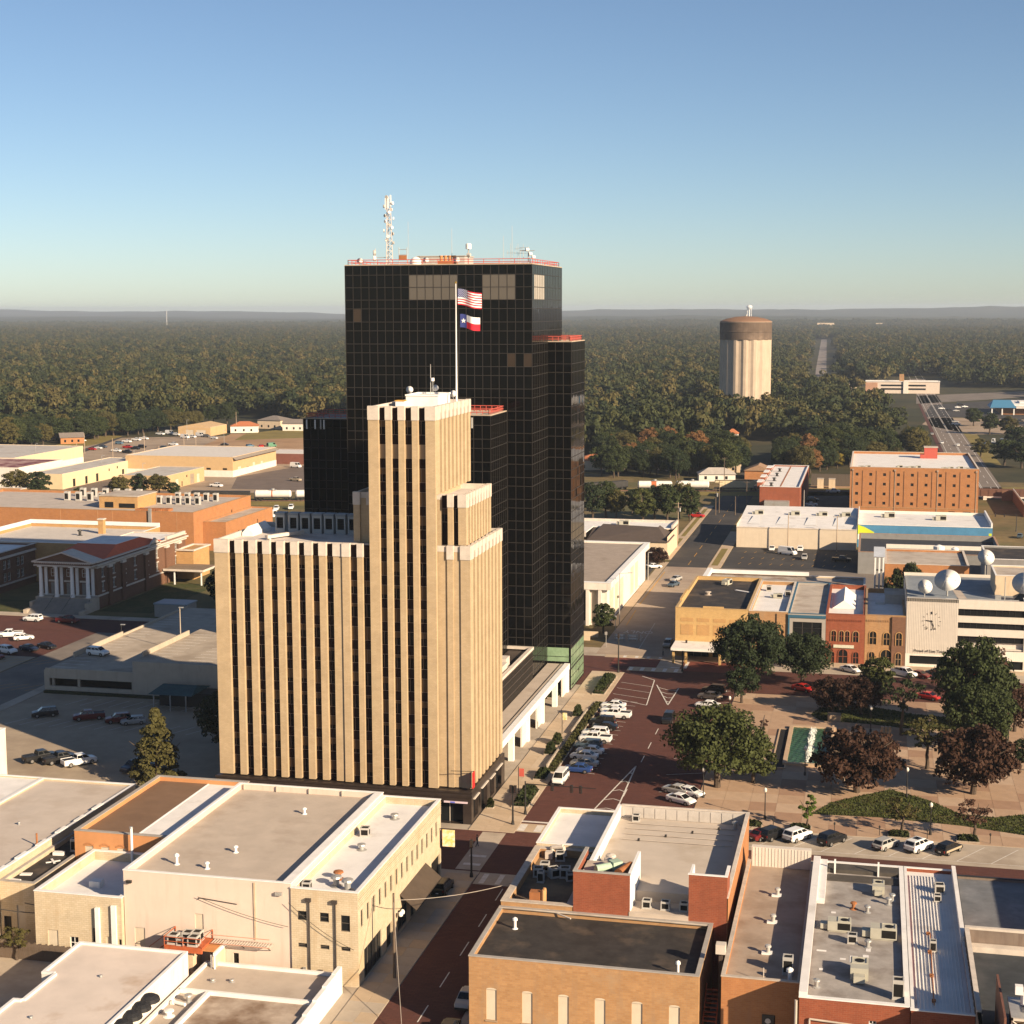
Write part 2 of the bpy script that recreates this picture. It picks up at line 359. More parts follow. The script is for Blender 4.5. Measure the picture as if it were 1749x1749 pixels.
buildw(m, 'sign_strip', [plain('pale_sign',(.62,.50,.55),.4), plain('blue_sign',(.1,.13,.6),.4)], T)

# rooftop things on the beige tower
fp = thing('flagpole', 'tall white flagpole on top of the beige tower flying two flags', 'flagpole', (-61.9, 233.5, 61.02))
m = MB(); m.tube((0,0,0),(0,0,18.8),.16,.07,10); m.build('pole', white_paint, fp)
m = MB(); m.lathe([(.02,18.75),(.16,18.85),(.18,19.0),(.02,19.2)],n=10); m.build('finial', plain('gold_ball',(.6,.4,.1),.3,.5,.8), fp)
m = MB(); m.tube((.22,0,1.2),(.6,0,12.6),.025,.025,5); m.build('halyard', steel_dark, fp)
def flag(name, label, x, y, z, L, Hh, colour, mats):
    m = MB(); NX, NZ = 36, 26
    P = lambda i, j: ((i/NX)*L, .35*math.sin(i/NX*8)*(.25+i/NX), j/NZ*Hh - .20*L*(i/NX)**1.2*.9 + .10*math.sin(i/NX*6+.6))
    for i in range(NX):
        for j in range(NZ):
            k = colour((i+.5)/NX, (j+.5)/NZ)
            m.quad(P(i,j),P(i+1,j),P(i+1,j+1),P(i,j+1),k)
    t = thing(name, label, 'flag', (x, y, z), R_(8)); m.build('cloth', mats, t, smooth=False)
    return t, P, NX, NZ
fred, fwhite, fblue = plain('flag_red',(.50,.025,.04),.8,.1), plain('flag_white',(.72,.70,.68),.8,.1), plain('flag_blue',(.035,.045,.16),.8,.1)
us, P, NX, NZ = flag('national_flag', 'stars and stripes flag flying at the top of the tower flagpole', -61.6, 233.5, 76.6, 3.6, 2.4,
    lambda a, b: 2 if (a < .42 and b > 6/13) else (0 if int(b*13) % 2 == 0 else 1), [fred, fwhite, fblue])
m = MB()
for r in range(9):
    for k in range(6 if r % 2 == 0 else 5):
        a = .42*((k+.5)/6 if r % 2 == 0 else (k+1)/6); b = 6/13+(7/13)*(r+.5)/9
        x, y, z = P(a*NX, b*NZ); pts = []
        for q in range(10): rr = .075 if q % 2 == 0 else .032; t = math.pi/2+q*math.pi/5; pts.append((x+rr*math.cos(t), y-.03, z+rr*math.sin(t)))
        m.poly(pts)
o = m.build('stars', fwhite, us); o['kind'] = 'stuff'
tx, P, NX, NZ = flag('lone_star_flag', 'lone star flag with one white star flying below the stars and stripes', -61.25, 233.5, 73.2, 3.0, 2.0,
    lambda a, b: 2 if a < .34 else (1 if b > .5 else 0), [fred, fwhite, fblue])
m = MB(); x, y, z = P(.17*NX, .5*NZ); pts = []
for q in range(10): rr = .42 if q % 2 == 0 else .17; t = math.pi/2+q*math.pi/5; pts.append((x+rr*math.cos(t), y-.12, z+rr*math.sin(t)))
m.poly(pts); m.build('star', fwhite, tx)
# penthouse and dishes on the shaft roof
m = MB(); m.box(-68.6,-63.6,229,236,61.07,63.0); ring(m,-68.7,-63.5,228.9,236.1,63.0,63.25,.2)
h = thing('roof_penthouse', 'low cream penthouse on the roof of the beige tower', 'penthouse', (-66,232,61.07)); buildw(m, 'walls', white_paint, h)
def dish(label, x, y, z, r, az, el, hp, group=None, name='satellite_dish', cat='satellite dish', mt=None):
    t = thing(name, label, cat, (x, y, z), az, group)
    m = MB(); n = 24; prof = [(r*k/6, .30*r*(k/6)**2) for k in range(7)]
    m.lathe([(max(.001, a), b) for a, b in reversed(prof)], n=n); m.lathe([(max(.001, a), b+.03) for a, b in prof], n=n)
    me = m.mesh('reflector', mt or white_paint, True); o = place('reflector', me, t, (0,0,hp)); o.rotation_euler = (R_(90)-el, 0, 0)
    k = MB(); k.tube((0,0,0),(0,0,hp),max(.04,r*.07),max(.04,r*.06),8); k.build('mast', metal, t)
    k = MB()
    for a in (0,2.09,4.19): k.tube((r*.8*math.cos(a),r*.8*math.sin(a),.22*r),(0,0,.95*r),max(.012,r*.018),n=5)
    k.tube((0,0,.85*r),(0,0,1.02*r),max(.03,r*.07),n=8); q = place('feed_horn', k.mesh('feed_horn', metal), t, (0,0,hp)); q.rotation_euler = (R_(90)-el, 0, 0)
    return t
for i,(x,y,r,hp,lab) in enumerate(((-69.5,234,.55,2.6,'small round white dish on the left of the beige tower roof'),(-65.9,236,.5,2.8,'small white dish below the whip mast on the beige tower roof'),(-63.2,236.5,.55,1.9,'small white dish just left of the tower flagpole'))):
    dish(lab, x, y, 61.07, r, R_(20-15*i), R_(15), hp)
t = thing('whip_mast', 'thin whip mast with two drums on the beige tower roof', 'antenna', (-66.4,235,63.0)); m = MB(); m.tube((0,0,0),(0,0,4.6),.07,.04,6); m.tube((.35,0,0),(.35,0,2.4),.05,.05,6); m.build('pole', metal, t); m = MB(); m.lathe([(.01,2.0),(.3,2.0),(.3,2.5),(.01,2.5)],cx=.3,n=10); m.build('drum', white_paint, t)
t = thing('roof_hatch', 'boxy white hatch with yellow lid on the beige tower roof', 'roof hatch', (-69.3,229,61.07)); m = MB(); m.box(-.7,.7,-.8,.8,0,1.2); m.build('box', white_paint, t); m = MB(); m.box(-.8,.8,-.9,.9,1.2,1.32); m.build('lid', line_yellow, t)
# cooling units on the low wing roof
CU = ['leftmost, set a little apart', 'second from the left', 'third from the left', 'fourth from the left', 'fourth from the shaft', 'third from the shaft', 'second from the shaft', 'next to the shaft wall']
for k in range(8):
    t = thing('cooling_unit', f'grey cooling unit on the low beige wing roof, {CU[k]}', 'cooling unit', (-91.2+k*1.98+(.15 if k else -.1),234.4,40.77), group='cooling units on the low wing roof')
    m = MB(); m.box(-.78,.78,0,1.6,0,.35); m.face((-.78,0),(1,0),1.56,.35,2.9,[(.22,1.34,.75,2.5)],.35); m.face((.78,0),(0,1),1.6,.35,2.9); m.face((-.78,1.6),(0,-1),1.6,.35,2.9); m.face((.78,1.6),(-1,0),1.56,.35,2.9); m.quad((-.78,0,2.9),(.78,0,2.9),(.78,1.6,2.9),(-.78,1.6,2.9)); m.build('casing', mat('cooler_grey',(.36,.37,.36),.5,.1), t)
    m = MB(); m.quad((-.56,.34,.75),(.56,.34,.75),(.56,.34,2.5),(-.56,.34,2.5))
    for q in range(6): m.box(-.56,.56,.26,.33,.9+q*.26,.94+q*.26,1)
    m.build('coil_grille', [dark_void, steel_dark], t); m = MB(); m.box(-.86,.86,-.08,1.68,2.9,3.25); m.build('hood', mat('cooler_hood',(.22,.24,.26),.5,.1), t)
t = thing('roof_duct', 'long pale duct lying across the low beige wing roof', 'duct', (-90.5,226.5,40.77), R_(62)); m = MB(); m.box(0,7.5,-.35,.35,.25,.75); m.box(.4,.7,-.3,.3,0,.25); m.box(6.6,6.9,-.3,.3,0,.25); m.build('casing', cream_cap, t)
t = thing('roof_tarpaulin', 'white sheeted ridge along the left edge of the low beige wing roof', 'roof cover', (-95.0,230,40.77)); m = MB(); m.prism([(-.9,0),(.9,0),(.9,7.5),(-.9,7.5)],0,.5); m.poly([(-.9,0,.5),(.9,0,.5),(0,0,1.5)]); m.quad((.9,0,.5),(.9,7.5,.5),(0,7.5,1.5),(0,0,1.5)); m.quad((-.9,7.5,.5),(-.9,0,.5),(0,0,1.5),(0,7.5,1.5)); m.poly([(.9,7.5,.5),(-.9,7.5,.5),(0,7.5,1.5)]); m.build('sheet', white_paint, t)
# red banner sign on the corner
t = thing('banner_sign', 'vertical red banner sign hung from the corner of the beige tower above the granite base', 'sign', (-56.35,219.9,5.1)); m = MB(); m.box(.1,.22,-.2,.95,.5,2.9); m.build('panel', plain('sign_red',(.62,.02,.02),.5), t); m = MB(); m.tube((-3.2,-.15,3.0),(.16,.3,3.0),.05,n=6); m.tube((-.3,.4,.45),(.16,.4,.45),.04,n=6); m.tube((.16,.38,2.9),(.16,.38,3.05),.04,n=6); m.build('bracket', steel_dark, t)

# ------------------------------------------------------------------ black glass tower
PW = 1.592
K = thing('glass_tower', 'tallest tower, a black glass high-rise stepped in four heights with a red roof railing', 'office tower', (-99.05, 290.9, 0))
def rows(z1, z0, top=()):
    zz = [z1]
    for t in top: zz.append(zz[-1]-t)
    k = 0
    while zz[-1]-(2.5 if k % 2 == 0 else 1.68) > z0: zz.append(zz[-1]-(2.5 if k % 2 == 0 else 1.68)); k += 1
    zz.append(z0); return zz
grid, gl = MB(), MB()
NP = [0]
PM = {}
def pane_obj(p, w, h, rz, pale):
    key = (round(h,2), pale)
    if key not in PM:
        m = MB(); m.quad((.04,0,.04),(w-.04,0,.04),(w-.04,0,h-.04),(.04,0,h-.04)); PM[key] = m.mesh('glass_pane', pale_pane if pale == 1 else brown_pane if pale == 2 else black_glass)
    o = place('glass_pane', PM[key], K, p); o.rotation_euler = (random.gauss(0,.0012), 0, rz+random.gauss(0,.0012)); NP[0] += 1
def gface(o, u, n, zz, tag_=None):
    nx, ny = u[1], -u[0]; W = n*PW; rz = math.atan2(u[1], u[0]); s = .035
    b = lambda a, z, d=0: (o[0]+u[0]*a+nx*d, o[1]+u[1]*a+ny*d, z)
    for k in range(n+1):
        a = k*PW; g = grid; c0, c1 = a-.055, a+.055
        g.quad(b(c0,zz[-1],.05),b(c1,zz[-1],.05),b(c1,zz[0],.05),b(c0,zz[0],.05)); g.quad(b(c1,zz[-1],.05),b(c1,zz[-1],0),b(c1,zz[0],0),b(c1,zz[0],.05)); g.quad(b(c0,zz[-1],0),b(c0,zz[-1],.05),b(c0,zz[0],.05),b(c0,zz[0],0))
    for z in zz:
        g = grid; g.quad(b(0,z-.06,.06),b(W,z-.06,.06),b(W,z+.06,.06),b(0,z+.06,.06)); g.quad(b(0,z+.06,.06),b(W,z+.06,.06),b(W,z+.06,0),b(0,z+.06,0)); g.quad(b(0,z-.06,0),b(W,z-.06,0),b(W,z-.06,.06),b(0,z-.06,.06))
    for r in range(len(zz)-1):
        for k in range(n):
            pale = 0
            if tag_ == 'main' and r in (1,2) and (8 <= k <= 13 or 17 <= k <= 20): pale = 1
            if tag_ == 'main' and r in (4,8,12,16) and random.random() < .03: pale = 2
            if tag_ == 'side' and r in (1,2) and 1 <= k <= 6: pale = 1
            p = b(k*PW, zz[r+1], .015)
            if tag_ == 'main' and NP[0] < 300: pane_obj((p[0]+99.05, p[1]-290.9, p[2]), PW, zz[r]-zz[r+1], rz, pale)
            else:
                j = [random.gauss(0,.003) for _ in range(3)]
                gl.quad(b(k*PW,zz[r+1],.015+j[0]),b((k+1)*PW,zz[r+1],.015+j[1]),b((k+1)*PW,zz[r],.015+j[2]),b(k*PW,zz[r],.015+j[0]+j[2]-j[1]),1 if pale == 1 else 0)
core = MB()
def wing(x0, y0, nx, ny, z1, z0=0, top=(), tags=(None,None,None,None)):
    x1, y1 = x0+nx*PW, y0+ny*PW; zz = rows(z1, z0, top); core.box(x0,x1,y0,y1,z0,z1-.02)
    gface((x0,y0),(1,0),nx,zz,tags[0]); gface((x1,y0),(0,1),ny,zz,tags[1]); gface((x1,y1),(-1,0),nx,zz); gface((x0,y1),(0,-1),ny,zz)
    return x0,x1,y0,y1,z1
XM = -62.4
main = wing(XM-23*PW, 290.9, 23, 18, 84.2, 0, (1.77,2.35,2.35,1.66), ('main','side',None,None))
rightw = wing(XM-6*PW, 290.9+9*PW, 9, 9, 69.5, 0, (1.7,))
nearw = wing(XM-9*PW-3*PW, 290.9-9*PW+.8, 9, 8, 56.8, 0, (1.7,))
leftw = wing(XM-32*PW, 290.9+9*PW, 10, 9, 53.8, 0, (1.7,))
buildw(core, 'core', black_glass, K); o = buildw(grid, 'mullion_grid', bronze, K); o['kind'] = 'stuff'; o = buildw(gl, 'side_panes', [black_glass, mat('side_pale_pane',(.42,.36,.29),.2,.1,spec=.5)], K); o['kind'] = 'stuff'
def railing(m, x0,x1,y0,y1,z,i=.5,h=1.1):
    x0,x1,y0,y1 = x0+i,x1-i,y0+i,y1-i
    for zz in (z+h*.55, z+h):
        m.tube((x0,y0,zz),(x1,y0,zz),.07,n=5); m.tube((x1,y0,zz),(x1,y1,zz),.07,n=5); m.tube((x1,y1,zz),(x0,y1,zz),.07,n=5); m.tube((x0,y1,zz),(x0,y0,zz),.07,n=5)
    for k in range(13):
        a = k/12
        for p in ((x0+(x1-x0)*a,y0),(x0+(x1-x0)*a,y1),(x0,y0+(y1-y0)*a),(x1,y0+(y1-y0)*a)): m.box(p[0]-.05,p[0]+.05,p[1]-.05,p[1]+.05,z,z+h)
for wg, zz in ((main,84.2),(rightw,69.5),(nearw,56.8),(leftw,53.8)):
    m = MB(); railing(m, *wg[:4], zz); buildw(m, 'railing', red_paint, K)
    m = MB(); ring(m, wg[0]-.05,wg[1]+.05,wg[2]-.05,wg[3]+.05,zz-.02,zz+.22,.5); buildw(m, 'coping', mat('tan_coping',(.45,.35,.26)), K)
    m = MB(); m.box(wg[0]+.5,wg[1]-.5,wg[2]+.5,wg[3]-.5,zz-.02,zz+.05); buildw(m, 'roof', tan_roof, K)
# green glass lobby corner
m = MB(); x0,x1,y0,y1 = rightw[:4]
for k in range(9): m.quad((x1+.02,y0+k*PW+.06,.3),(x1+.02,y0+(k+1)*PW-.06,.3),(x1+.02,y0+(k+1)*PW-.06,4.2),(x1+.02,y0+k*PW+.06,4.2),0); m.quad((x1+.02,y0+k*PW+.06,4.5),(x1+.02,y0+(k+1)*PW-.06,4.5),(x1+.02,y0+(k+1)*PW-.06,8.4),(x1+.02,y0+k*PW+.06,8.4),0)
m.box(x1,x1+.09,y0,y1,4.2,4.5,1); m.box(x1,x1+.09,y0,y1,8.4,8.7,1); m.box(x0,x1-.4,y0-.06,y0-.02,5.8,8.6,0)
buildw(m, 'lobby_glazing', [mat('green_glass',(.22,.33,.20),.15,.25,.8,spec=.6), bronze], K)
PZ = 11.0
# podium: louvred wall and the white colonnade
P_ = thing('colonnade', 'long white pillared arcade with flat cream roof at the foot of the black glass tower', 'arcade', (-66.8, 243, 0))
m = MB(); m.box(-62.1,-57.7,242.6,304,5.0,5.6); buildw(m, 'roof', cream_roof, P_)
m = MB()
for xx in (-59.6,-58.6): m.box(xx,xx+.22,242.9,303.9,5.604,5.63)
buildw(m, 'gutter', steel_dark, P_)
CY = [303.4, 291.6, 279.1, 266.4, 254.0, 243.6]
for k, y in enumerate(CY):
    m = MB(); m.box(-58.6,-57.7,y-.55,y+.55,0,4.6); buildw(m, 'pillar', white_paint, P_)
    if k < 5:
        m = MB(); m.box(-58.4,-58.1,y-4.2,y-.56,0,4.6); 
        if k in (0,2,3): buildw(m, 'infill_panel', white_stucco, P_)
m = MB(); m.box(-58.65,-57.6,242.6,304.1,4.6,5.75); buildw(m, 'fascia', white_paint, P_)
m = MB(); m.box(-62.05,-61.6,243,304,0,5.0); buildw(m, 'inner_wall', dark_granite, P_)
m = MB(); m.box(-66.9,-62.3,242.6,290.8,5.6,PZ)
for k in range(110): m.box(-62.3,-62.16,243.2+k*.43,243.34+k*.43,5.6,PZ-.2,1)
for k in range(4): m.box(-62.3,-62.13,243,290.8,7.0+k*1.4,7.1+k*1.4,0)
L_ = thing('podium', 'brown louvred podium wall rising behind the white arcade roof', 'podium', (-66.8,243,0)); o = buildw(m, 'louvres', [mat('podium_brown',(.075,.058,.048),.5,.2), bronze], L_)
m = MB(); m.box(-75,-62.3,242.4,275.8,PZ,PZ+.3); ring(m,-75,-62.05,242.4,290.6,PZ+.3,PZ+.8,.7); buildw(m, 'roof', cream_cap, L_)
t = thing('roof_machinery', 'rusty and cream machinery cluster on the podium roof between the towers', 'machinery', (-65.2,268,PZ+.3)); m = MB(); m.box(-2,2,-5,5,0,1.3); m.box(-1.5,1.5,6,9,0,1.6); m.build('casing', cream_cap, t); m = MB(); m.box(-1.6,1.6,-3,2,1.3,2.0); m.lathe([(.7,1.3),(.7,2.1)],cx=0,cy=3.5,n=12); m.build('fan_housing', mat('rust',(.33,.13,.05),.8,.3), t)
# rooftop of the black tower
t = thing('antenna_mast', 'lattice mast crowded with white panel antennas, tallest on the black tower roof', 'antenna mast', (-92.2,297.5,84.25))
m = MB()
for a in range(3): 
    p = lambda z, a=a: (.75*math.cos(a*2.09)*(1-z/26), .75*math.sin(a*2.09)*(1-z/26), z)
    m.tube(p(0),p(13),.07,n=5)
    for k in range(13):
        q = lambda z, a=a+1: (.75*math.cos(a*2.09)*(1-z/26), .75*math.sin(a*2.09)*(1-z/26), z)
        m.tube(p(k),q(k+1),.035,n=4); m.tube(p(k),q(k),.035,n=4)
m.build('lattice', mat('mast_orange_white',(.6,.5,.42),.6), t)
for k in range(16):
    m = MB(); z = 4.5+k*.58; a = k*2.4; r = .8; m.tube((r*math.cos(a),r*math.sin(a),z),(r*math.cos(a)*1.3,r*math.sin(a)*1.3,z),.34,.30,10); m.build('dish_drum', white_paint if k % 3 else grey_ac, t)
for k in range(3):
    m = MB(); z = 10.8+k*.3; m.box(-.65+k*.5,-.4+k*.5,-.3,-.1,z,z+2.2); m.build('panel_antenna', white_paint, t)
t = thing('drum_rack', 'side rack with two grey drums left of the lattice mast on the black tower', 'antenna', (-94.8,297,84.25)); m = MB(); m.tube((0,0,0),(0,0,3.4),.08,n=6); m.tube((0,0,1.7),(2.4,.3,1.7),.06,n=6); m.build('frame', metal, t)
for z in (1.5,2.6): m = MB(); m.tube((-.35,-.3,z),(.1,-.1,z),.55,.5,12); m.build('dish_drum', grey_ac if z > 2 else white_paint, t)
t = thing('service_rack', 'orange and cream equipment rack right of the lattice mast', 'equipment rack', (-90.2,297.5,84.25)); m = MB()
for x in (0,1.6): m.tube((x,0,0),(x,0,3.6),.07,n=6)
for z in (1.2,2.2,3.2): m.tube((0,0,z),(1.6,0,z),.05,n=6)
m.tube((1.9,0,2),(1.9,0,8.5),.03,n=5); m.build('frame', metal, t); m = MB(); m.box(.1,1.5,-.3,.3,1.3,2.1); m.build('cabinet', mat('rust'  ,(.33,.13,.05)), t)
t = thing('roof_penthouse', 'long low grey penthouse in the middle of the black tower roof', 'penthouse', (-87.5,301,84.25)); m = MB(); m.box(0,9.5,0,7,0,1.9); m.build('walls', grey_ac, t); m = MB(); m.box(-.15,9.65,-.15,7.15,1.9,2.05); m.build('roof', tan_roof, t)
t = thing('radome', 'white domed radome on the black tower roof in front of the penthouse', 'radome', (-85.8,294,84.25)); m = MB(); m.lathe([(1.1,0),(1.15,.6),(1.0,1.1),(.6,1.5),(.05,1.65)],n=18); m.build('shell', white_paint, t, smooth=True)
t = thing('vent_stack_row', 'row of orange vent stacks on the black tower roof', 'vents', (-81.8,296,84.25)); m = MB(); m.box(0,3.6,-.6,.6,0,.9); m.build('plenum', mat('rust',(.33,.13,.05)), t)
for k in range(4): m = MB(); m.lathe([(.32,.9),(.32,1.7),(.42,1.7),(.42,1.9)],cx=.5+k*.85,n=10); m.build('stack', mat('orange_vent',(.5,.24,.1)), t)
def whip(label, x, y, h, z=84.25, arms=0, name='whip_antenna'):
    t = thing(name, label, 'antenna', (x,y,z)); m = MB(); m.tube((0,0,0),(0,0,h),.06,.03,6); m.build('pole', metal, t)
    if arms:
        m = MB()
        for k in range(arms): zz = h*(.55+.4*k/max(1,arms)); m.tube((-.8,0,zz),(.8,0,zz),.035,n=5); m.tube((-.6+.3*k,0,zz-.4),(-.6+.3*k,0,zz+.5),.03,n=5)
        m.build('cross_arms', metal, t)
    return t
whip('slim whip antenna rising from the vent stacks on the black tower', -79.2, 296, 7.0)
whip('tall white whip antenna right of the round drum on the black tower', -68.6, 294, 5.4)
whip('hair-thin tallest whip antenna near the right end of the black tower roof', -67.6, 297, 7.4)
for k, x in enumerate((-67.2,-66.0,-65.2)): whip(f'comb antenna with {["one crossbar","two crossbars","three crossbars"][k]} near the right end of the black tower roof', x, 294+k, 4.0, arms=k+1, name='comb_antenna')
t = thing('drum_post', 'post with white drum above grey dish, right of centre on black tower roof', 'antenna', (-75.4,294,84.25)); m = MB(); m.tube((0,0,0),(0,0,3.6),.12,n=8); m.build('post', metal, t); m = MB(); m.lathe([(.01,3.0),(.55,3.0),(.55,3.9),(.4,4.05),(.01,4.1)],n=14); m.build('drum', white_paint, t); m = MB(); m.tube((-.1,-.3,1.9),(.5,-.5,1.9),.4,.3,10); m.build('dish_drum', grey_ac, t)
t = thing('drum_post', 'post with two white drums nearest the right corner of the black tower roof', 'antenna', (-63.9,294.5,84.25)); m = MB(); m.tube((0,0,0),(0,0,3.3),.1,n=8); m.tube((-1.6,0,2.6),(1.2,0,2.6),.06,n=6); m.tube((-1.6,0,0),(-1.6,0,2.6),.06,n=6); m.build('post', metal, t)
for x,z in ((-.4,2.8),(.2,2.0),(.8,1.4)): m = MB(); m.tube((x,-.4,z),(x+.5,-.1,z),.36,.3,10); m.build('dish_drum', white_paint, t)
for k,(x,y,z) in enumerate(((-83.8,294,84.25),(-77.6,293.5,84.25),(-97,294,84.25))): dish(['small white dish lying by the penthouse on the black tower','small pale dish left of the grey drum post','tiny white dish at the left corner of the black tower roof'][k], x,y,z,.6,R_(10),R_(30),.9)
for k,(x,lab) in enumerate(((leftw[0]+.9,'leftmost white panel antenna hanging over the left black wing'),(leftw[0]+2.7,'second white panel antenna hanging over the left black wing'),(leftw[0]+3.9,'slim grey panel antenna on the left black wing'),(leftw[0]+4.6,'rightmost white panel antenna hanging over the left black wing'))):
    t = thing('panel_antenna', lab, 'antenna', (x,leftw[2]-.35,51.8), group='panel antennas on the black tower wings'); m = MB(); m.box(-.14,.14,-.12,.12,0,1.9); m.build('panel', white_paint if k != 2 else grey_ac, t); m = MB(); m.tube((0,.12,1.6),(0,.5,1.9),.05,n=5); m.tube((0,.5,1.9),(0,.5,2.4),.05,n=5); m.build('bracket', steel_dark, t)
for k,(x,lab) in enumerate(((nearw[1]-5.3,'white panel antenna on the black wing beside the beige tower'),(nearw[1]-3.4,'grey panel antenna on the black wing nearest the corner'))):
    t = thing('panel_antenna', lab, 'antenna', (x,nearw[2]-.35,54.6), group='panel antennas on the black tower wings'); m = MB(); m.box(-.14,.14,-.12,.12,0,1.9); m.build('panel', white_paint if k == 0 else grey_ac, t); m = MB(); m.tube((0,.12,1.6),(0,.5,2.1),.05,n=5); m.build('bracket', steel_dark, t)
t = thing('equipment_cabinet', 'cream cabinet with a round fan on the low black wing beside the beige tower', 'cabinet', (nearw[1]-4.9,nearw[2]+1.4,56.85)); m = MB(); m.box(-.7,.7,-.4,.4,.2,2.0); m.build('casing', cream_cap, t); m = MB(); m.tube((0,-.42,1.2),(0,-.40,1.2),.35,n=14); m.build('fan', steel_dark, t)

# ------------------------------------------------------------------ building kit
PANE, FRAME = {}, {}
def win_parts(root, p, rz, w, h, kind, dep):
    """a framed window set into its opening; kind: w window, b boarded or blank panel, d door, s shop front, c cross-barred"""
    key = (round(w,2), round(h,2), kind)
    if key not in FRAME:
        m = MB(); t = .07 if w < 2 else .09
        m.box(0,w,-.05,.03,0,t); m.box(0,w,-.05,.03,h-t,h); m.box(0,t,-.05,.03,t,h-t); m.box(w-t,w,-.05,.03,t,h-t)
        if kind in 'wc': m.box(t,w-t,-.04,.02,h*.5-.03,h*.5+.03)
        if kind == 'c': m.box(w*.5-.03,w*.5+.03,-.04,.02,t,h*.5-.03); m.box(w*.5-.03,w*.5+.03,-.04,.02,h*.5+.03,h-t)
        if kind == 's':
            n = max(2, int(w/1.6))
            for k in range(1,n): m.box(w*k/n-.04,w*k/n+.04,-.04,.02,t,h-t)
        FRAME[key] = m.mesh('window', [white_frame if kind == 'c' else win_frame])
        m = MB(); m.quad((0,.035,0),(w,.035,0),(w,.035,h),(0,.035,h)); PANE[key] = m.mesh('pane', [win_glass])
        if kind in 'bd':
            m = MB(); m.box(0,w,-.06,.04,0,h); FRAME[key] = m.mesh('panel', [mat('blank_panel',(.55,.47,.36),.8,.1) if kind == 'b' else mat('door_paint',(.30,.24,.18),.6,.15)])
    n = {'b':'blank_panel','d':'door'}.get(kind,'window')
    o = place(n, FRAME[key], root, p, rz)
    if kind not in 'bd': place('pane', PANE[key], o)
    return o
def bld(name, label, cat, x0,x1,y0,y1,h,wall,roof,par=.7,pt=.35,cop=None,f=(),r=(),l=(),dep=.22,z0=0,cs=0,group=None,rz=None,rev=None):
    """box building: recessed openings, parapet, roof deck and coping. ops: (u, z, w, h, kind)"""
    t = thing(name, label, cat, (x0,y0,z0), group=group); W, D = x1-x0, y1-y0
    m = MB(); zr = h-par
    for o,u,L,ops in (((0,0),(1,0),W,f),((W,0),(0,1),D,r),((W,D),(-1,0),W,()),((0,D),(0,-1),D,l)):
        m.face(o,u,L,0,h,[(q[0],q[0]+q[2],q[1],q[1]+q[3]) for q in ops],dep,0,0 if rev is None else rev)
    i = pt
    for a,b in (((i,i),(W-i,i)),((W-i,i),(W-i,D-i)),((W-i,D-i),(i,D-i)),((i,D-i),(i,i))): m.quad((b[0],b[1],zr),(a[0],a[1],zr),(a[0],a[1],h),(b[0],b[1],h))
    m.build('wall', wall, t)
    m = MB(); m.quad((i,i,zr),(W-i,i,zr),(W-i,D-i,zr),(i,D-i,zr)); m.build('roof', roof, t)
    m = MB(); e = .06; ring(m,-e-cs,W+e+cs,-e-cs,D+e+cs,h,h+.10,i+e+cs+.02); m.build('coping', cop or white_paint, t)
    for ops,f0,u in ((f,(0,0),(1,0)),(r,(W,0),(0,1)),(l,(0,D),(0,-1))):
        rz_ = math.atan2(u[1],u[0]); n = (u[1],-u[0])
        for q in ops:
            k = q[4] if len(q) > 4 else 'w'
            if k == 'o':
                p = MB(); p.quad((0,0,0),(q[2],0,0),(q[2],0,q[3]),(0,0,q[3])); p.build('dark_opening', dark_void, t, (f0[0]+u[0]*q[0]-n[0]*dep, f0[1]+u[1]*q[0]-n[1]*dep, q[1]), rz_); continue
            d = dep-.05; win_parts(t, (f0[0]+u[0]*q[0]-n[0]*d, f0[1]+u[1]*q[0]-n[1]*d, q[1]), rz_, q[2], q[3], k, dep)
    return t
def part(t, name, mt, fn, kind=None):
    m = MB(); fn(m); o = m.build(name, mt, t)
    if kind: o['kind'] = kind
    return o
ACM = {}
